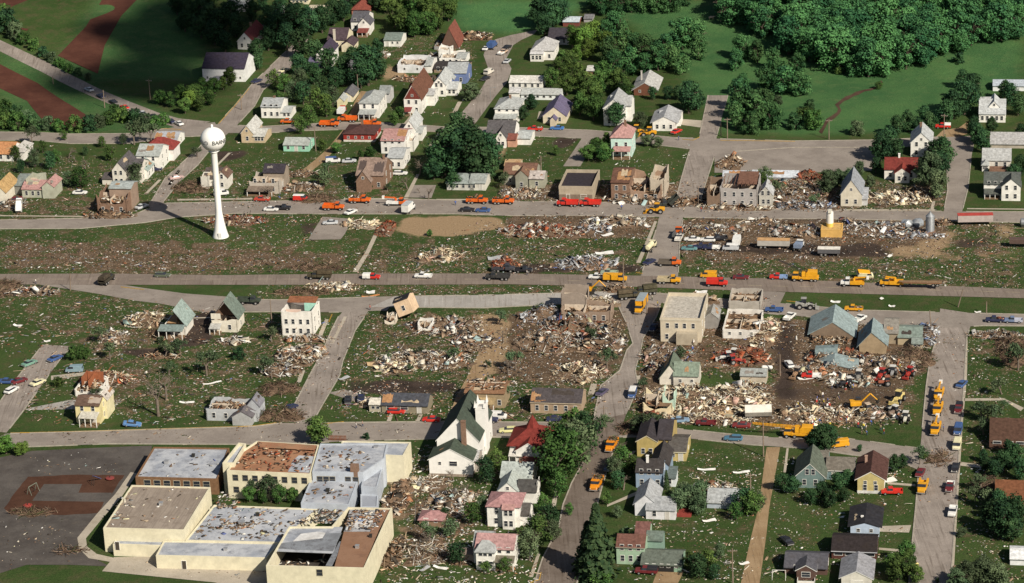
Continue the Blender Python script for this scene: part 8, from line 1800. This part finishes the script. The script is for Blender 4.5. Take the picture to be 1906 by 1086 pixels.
H(1185, 372, 60, 9, 2.0, PAL_MIX + PAL_WOOD, 'rubble spilled from the ruined brick building'); H(1260, 378, 56, 8, 1.2, PAL_WOOD, 'rubble across the end of the steep street'); H(1370, 388, 70, 5, 1.2, PAL_WHITE, 'white scraps before the grey shell'); H(1480, 360, 60, 22, 1.5, PAL_MIX, 'broad dark rubble right of the slim grey house'); H(1500, 385, 50, 8, 1.2, PAL_METAL, 'blue grey scrap along the wrecked street'); H(1360, 305, 26, 12, 2.4, PAL_WOOD, 'orange board heap at the parking lot edge'); H(1500, 330, 30, 8, 1.5, PAL_RED, 'red scrap heap by the parking lot')
H(1670, 370, 60, 12, 1.2, PAL_CREAM, 'pale rubble on the grass before the red roofed cottage'); H(1720, 362, 28, 10, 1.6, PAL_WOOD, 'fallen roof frame by the right upper street', big=1.5); H(970, 360, 40, 8, 1.1, PAL_WHITE, 'scraps before the ripped grey green house'); H(440, 412, 60, 8, 1.4, PAL_WHITE + PAL_RED, 'heap of coloured wreckage behind the tower foot'); H(205, 402, 50, 6, 1.4, PAL_WOOD, 'brick rubble at the shattered brick house'); H(20, 385, 30, 8, 1.4, PAL_MIX, 'wreckage at the left edge of the upper street')
H(590, 372, 40, 7, 1.6, PAL_BRUSH, 'brush pile along the upper street', twig=True, name='brush_pile', cat='brush pile'); H(560, 350, 40, 8, 1.2, PAL_MIX, 'scraps right of the blown off house'); H(360, 350, 36, 10, 1.5, PAL_BRUSH, 'brush pile left of the tower stem', twig=True, name='brush_pile', cat='brush pile'); H(560, 325, 30, 6, 1.0, PAL_WOOD, 'dark planks on the lawn below the mint house'); H(1580, 415, 20, 6, .8, PAL_MIX, 'small scrap right of the feed mill tank')
H(300, 665, 40, 5, .5, PAL_WOOD, 'thin boards on the dug earth of the left block'); H(620, 535, 50, 7, .9, PAL_CREAM, 'pale boards along the highway verge'); H(560, 545, 50, 5, .9, PAL_BRUSH, 'brush along the highway verge', twig=True, name='brush_pile', cat='brush pile'); H(590, 500, 50, 6, 1.0, PAL_BRUSH, 'brush heap on the railway lawn by the highway', twig=True, name='brush_pile', cat='brush pile')
H(840, 940, 46, 24, 1.2, PAL_WHITE, 'rubble field behind the brown shed with pink roof'); H(740, 930, 24, 34, 1.6, PAL_WOOD, 'brick and board rubble along the school wall'); H(800, 900, 40, 12, 1.0, PAL_WHITE, 'slab rubble below the church'); H(800, 1030, 44, 24, 1.3, PAL_BRUSH + PAL_WHITE, 'brush and boards left of the grey bayed house', twig=True, name='brush_pile', cat='brush pile'); H(735, 1030, 18, 30, 1.0, PAL_WOOD, 'boards along the near school wall')
H(860, 1045, 20, 8, .8, PAL_WOOD, 'orange boards by the near white house'); H(900, 775, 50, 8, .9, PAL_WOOD, 'boards before the stripped tan brick house'); H(720, 755, 60, 6, .8, PAL_CREAM, 'scraps around the low tan ranch house'); H(1330, 910, 40, 12, .5, PAL_WHITE, 'white scraps on the lawn above the grey garage'); H(520, 775, 46, 12, 1.4, PAL_BRUSH, 'fallen tree across the lower side street', twig=True, name='brush_pile', cat='brush pile'); H(520, 725, 36, 12, 1.4, PAL_BRUSH, 'brown brush at the left of the lower side street', twig=True, name='brush_pile', cat='brush pile')
H(1172, 800, 26, 10, 1.2, PAL_BRUSH, 'bare branches lying on the tracked street', twig=True, name='brush_pile', cat='brush pile'); H(1835, 905, 26, 16, 1.2, PAL_BRUSH, 'branches beside the rusty brown roof', twig=True, name='brush_pile', cat='brush pile'); H(1750, 855, 26, 14, .5, PAL_BRUSH, 'twigs strewn across the right street', twig=True, name='brush_pile', cat='brush pile', n=90); H(60, 955, 46, 8, .5, PAL_BRUSH, 'twigs and scraps on the playground soil', twig=True, name='brush_pile', cat='brush pile'); H(130, 1025, 34, 9, .3, PAL_BRUSH, 'twigs on the school blacktop', twig=True, name='brush_pile', cat='brush pile', n=60)
H(880, 68, 40, 6, .9, PAL_WOOD, 'scrap right of the ruined A-frame house'); H(710, 105, 14, 6, 1.0, PAL_WHITE, 'scrap heap on the upper lawn'); H(835, 105, 40, 5, 1.2, PAL_RED + PAL_WHITE, 'orange boards on the half wrecked white house'); H(770, 148, 40, 5, .8, PAL_WOOD, 'orange boards behind the brown gabled house')

# ------------------------------------------------------------------ loose litter, too many bits to count
ALLP = []
def scatter(polys, n, pal, label, med=.62, name='debris', big=3.0, wide=.30, lift=.02, heading=None):
    tot = [max(1., abs(sum(p[i][0] * p[(i + 1) % len(p)][1] - p[(i + 1) % len(p)][0] * p[i][1] for i in range(len(p)))) / 2) for p in polys]
    ps = []
    for p, a in zip(polys, tot):
        k = int(n * 1.35 * a / sum(tot)) + 1
        # clumped: most bits gather round random centres
        X, Y = inside(p, k)
        cx, cy = inside(p, max(12, k // 22))
        if not len(X) or not len(cx): continue
        j = rng.integers(0, len(cx), len(X)); m_ = rng.random(len(X)) < .55
        X = np.where(m_, cx[j] + rng.normal(0, 11, len(X)), X); Y = np.where(m_, cy[j] + rng.normal(0, 3.5, len(Y)), Y)
        ps.append(np.stack([X, Y], -1))
    ps = np.concatenate(ps); q = Pv(ps[:, 0], ps[:, 1]); q[:, 2] += lift + rng.uniform(0, .1, len(q))
    ln = np.clip(rng.lognormal(math.log(med * .7), .8, len(q)), .12, big + 1); wd = np.minimum(ln * .9, rng.uniform(.08, wide * 2, len(q)))
    o = link(name, pieces(q, ln, wd, pal, .18, .05, heading)); tag(o, label, 'debris', kind='stuff')
MIXED = [((.60, .58, .53), 3), ((.70, .68, .64), 2), ((.42, .35, .26), 5), ((.27, .19, .13), 8), ((.15, .105, .075), 9), ((.44, .33, .23), 4), ((.32, .13, .07), 2), ((.28, .28, .27), 5), ((.28, .36, .36), .5), ((.12, .15, .30), .5), ((.05, .045, .04), 6), ((.48, .33, .28), 1.5)]
scatter([[(0, 440), (640, 470), (1190, 470), (1190, 510), (0, 506)], [(930, 402), (1210, 402), (1205, 470), (760, 470)]], 3600, MIXED, 'small litter over the railway lawn above the highway', .55)
scatter([[(1265, 405), (1906, 418), (1906, 538), (1270, 512)]], 2800, MIXED, 'small litter over the railway yard at the right', .55)
scatter([[(0, 534), (330, 566), (640, 590), (600, 700), (520, 790), (60, 790), (0, 640)]], 2900, MIXED, 'small litter over the left wrecked blocks', .55, heading=.35)
scatter([[(690, 585), (1170, 580), (1150, 690), (1100, 780), (620, 780), (640, 680)]], 3600, MIXED, 'small litter over the middle wrecked blocks', .62)
scatter([[(1195, 600), (1745, 600), (1715, 705), (1190, 705)], [(1170, 720), (1440, 720), (1440, 800), (1170, 780)], [(1440, 750), (1700, 755), (1690, 800), (1440, 800)]], 2900, MIXED + PAL_WOOD, 'small litter over the right wrecked blocks', .62)
scatter([[(930, 335), (1300, 335), (1300, 378), (930, 376)], [(1310, 335), (1480, 335), (1760, 350), (1755, 395), (1310, 396)]], 2200, MIXED, 'small litter along the wrecked upper street', .6)
scatter([[(0, 300), (270, 310), (560, 335), (760, 345), (760, 372), (0, 408)]], 1300, MIXED, 'small litter in the yards left of the upper street', .55)
scatter([[(330, 400), (640, 404), (560, 460), (300, 440)], [(480, 532), (1180, 534), (1180, 548), (480, 556)], [(1230, 548), (1430, 556), (1430, 590), (1230, 600)]], 900, MIXED, 'small litter near the tower and the highway verges', .5)
scatter([[(735, 830), (800, 830), (990, 890), (1000, 1086), (720, 1086), (760, 960)]], 1700, PAL_WHITE, 'small litter between the school and the near houses', .6)
scatter([[(1260, 835), (1420, 835), (1400, 1080), (1150, 1080), (1180, 960)], [(1450, 850), (1700, 870), (1690, 1086), (1420, 1086)]], 1100, PAL_WHITE, 'small white litter over the near lawns', .42)
scatter([[(1800, 620), (1906, 640), (1906, 1086), (1775, 1086)]], 600, PAL_WHITE + PAL_BRUSH, 'small litter over the right edge lawns', .45)
scatter([[(430, 260), (840, 250), (1280, 270), (1290, 330), (430, 330)], [(0, 265), (330, 265), (300, 340), (0, 330)], [(700, 60), (900, 60), (880, 220), (640, 215)]], 900, PAL_WHITE, 'small litter over the upper town lawns', .42)
scatter([[(640, 585), (690, 585), (580, 790), (520, 790)], [(1150, 565), (1230, 565), (1185, 690), (1110, 800), (1060, 900), (1110, 900), (1190, 700)], [(0, 804), (1100, 790), (1100, 818), (0, 830)], [(1730, 600), (1796, 600), (1780, 940), (1710, 940)], [(300, 378), (1420, 376), (1420, 406), (300, 404)]], 900, PAL_BRUSH + PAL_WOOD, 'twigs and splinters lying on the streets', .4)
scatter([[(60, 850), (240, 840), (230, 880), (60, 885)], [(0, 960), (150, 970), (140, 1045), (0, 1050)], [(210, 1045), (500, 1055), (490, 1080), (240, 1065)]], 160, PAL_BRUSH + PAL_WHITE, 'twigs and scraps on the school blacktop edges', .4)
# single sheets and planks large enough to tell apart
random.seed(5)
BIGM = {'white': mat((.74, .73, .70), .08, .8, 1, .2, .25, name='white_sheet'), 'tan': mat((.50, .36, .21), .2, .9, 1, .1, .3, name='tan_sheet'), 'orange': mat((.50, .22, .09), .2, .9, 1, .1, .3, name='orange_board'), 'grey': mat((.38, .39, .40), .15, .7, 1, .2, .3, name='grey_sheet')}
def sheet(px, py, lpx, wm_, col, rz, label, group=None, bend=.4):
    s_, si_, co_ = scale(px, py); l_ = lpx * s_
    mb = MB(); n = 7; vs = []
    for k in range(n + 1):
        u = k / n - .5
        z = .12 + bend * (u * u * 2 + .15 * math.sin(9 * u))
        for v in (-.5, .5): vs.append((u * l_, v * wm_ * (1 + .2 * math.sin(5 * u)), z + .1 * v))
    fs = [(2 * k, 2 * k + 2, 2 * k + 3, 2 * k + 1) for k in range(n)]
    i0 = len(vs); vs += [(x, y, z - .05) for x, y, z in vs]
    fs += [(i0 + 2 * k + 1, i0 + 2 * k + 3, i0 + 2 * k + 2, i0 + 2 * k) for k in range(n)] + [(2 * k + i0, 2 * k + 2 + i0, 2 * k + 2, 2 * k) for k in range(n)] + [(2 * k + 1, 2 * k + 3, 2 * k + 3 + i0, 2 * k + 1 + i0) for k in range(n)]
    fs += [(0, 1, 1 + i0, i0), (2 * n + 1, 2 * n, 2 * n + i0, 2 * n + 1 + i0)]
    mb.faces(vs, fs); o = mb.build('loose_sheet', BIGM[col]); o.location = P(px, py); o.rotation_euler = (0, 0, R(rz)); tag(o, label, 'sheet', group)
for a in ((33, 607, 18, 1.0, 'white', -25, 'curved white sheet on the grass at the left, below the highway'), (88, 636, 12, .8, 'white', 10, 'white sheet at the top of the short left street'), (432, 635, 40, 3.2, 'white', 10, 'large crumpled white sheet before the torn green roofed house', None, 1.2), (348, 750, 28, .8, 'white', -5, 'white plank left of the grey sided roofless house'),
          (395, 714, 36, .5, 'white', 22, 'long white plank on the grass of the left block'), (535, 655, 32, 4.5, 'white', 20, 'large white wall panel below the roofless white house'), (595, 650, 24, 2.5, 'tan', 10, 'cream panel by the lower side street'), (700, 678, 34, 3.0, 'tan', 8, 'cream wallboard above the dark garden plot'), (745, 690, 30, 2.2, 'tan', -8, 'tan wallboard right of the cream wallboard'),
          (920, 482, 24, 3.2, 'grey', 4, 'pale grey slab on the lawn left of the highway wreckage'), (1125, 472, 34, 2.2, 'white', 6, 'big white roof panel on the grey metal wreckage'), (1150, 408, 20, 1.4, 'white', -20, 'white metal sheet beside the upper street, left of two'), (1165, 420, 26, 1.5, 'white', 12, 'white metal sheet beside the upper street, right of two'), (1205, 422, 14, 1.2, 'white', -60, 'white sheet at the corner of the short street'),
          (1130, 438, 24, 1.4, 'white', 30, 'curled white sheet on the long reddish heap'), (1555, 563, 18, 1.2, 'white', -20, 'white sheet on the verge behind the big warehouse'), (1660, 571, 12, .9, 'white', -20, 'white sheet on the highway verge, middle of three'), (1640, 557, 9, .9, 'white', 40, 'small white sheet on the verge near the highway'), (1655, 478, 14, .9, 'white', 50, 'white plank on the dark yard track'), (1820, 582, 12, .6, 'white', 0, 'white plank by the frontage road at the right'),
          (1305, 545, 22, 2.2, 'white', -10, 'white slab on the rubble behind the corner building'), (1320, 970, 26, .9, 'white', 15, 'white plank behind the grey garage'), (1385, 1050, 20, .8, 'white', 20, 'white scrap beside the tan alley'), (745, 905, 20, 3, 'grey', 10, 'grey slab left of the church'), (815, 925, 22, 3.2, 'grey', 20, 'grey white slab in the rubble right of the school'), (870, 928, 20, 2.4, 'white', -10, 'white slab nearest the pink roofed white house'),
          (790, 1060, 26, .9, 'grey', 50, 'grey plank in the near brush left of the bayed house'), (820, 1058, 30, .9, 'white', -30, 'white plank in the near brush left of the bayed house'), (1012, 985, 40, 1.0, 'grey', 15, 'long pale blue grey plank in the street trees'), (1315, 875, 34, .8, 'white', -5, 'white gutter strip on the lawn above the grey garage, left'), (1380, 880, 32, .8, 'white', 8, 'white gutter strip on the lawn above the grey garage, right'), (1655, 895, 26, 2.0, 'white', 20, 'white panel behind the yellow house'),
          (1410, 760, 30, 1.4, 'white', 8, 'white strip on the cream rubble field'), (1350, 770, 24, 2.6, 'tan', 15, 'cream panel in the cream rubble field'), (1300, 700, 10, 1., 'white', 0, 'small white sheet by the green roofed house'), (1705, 355, 40, 1.0, 'orange', -35, 'long bare roof frame board by the red roofed cottage'), (690, 545, 16, 2, 'white', 0, 'white panel on the highway verge'), (690, 552, 34, .6, 'orange', 12, 'orange plank on the highway verge'), (640, 705, 24, 1.2, 'grey', 40, 'bent grey sheet by the lower side street'), (1500, 705, 30, 1.6, 'white', 10, 'white sheets in the upper implement lot')):
    sheet(*a)
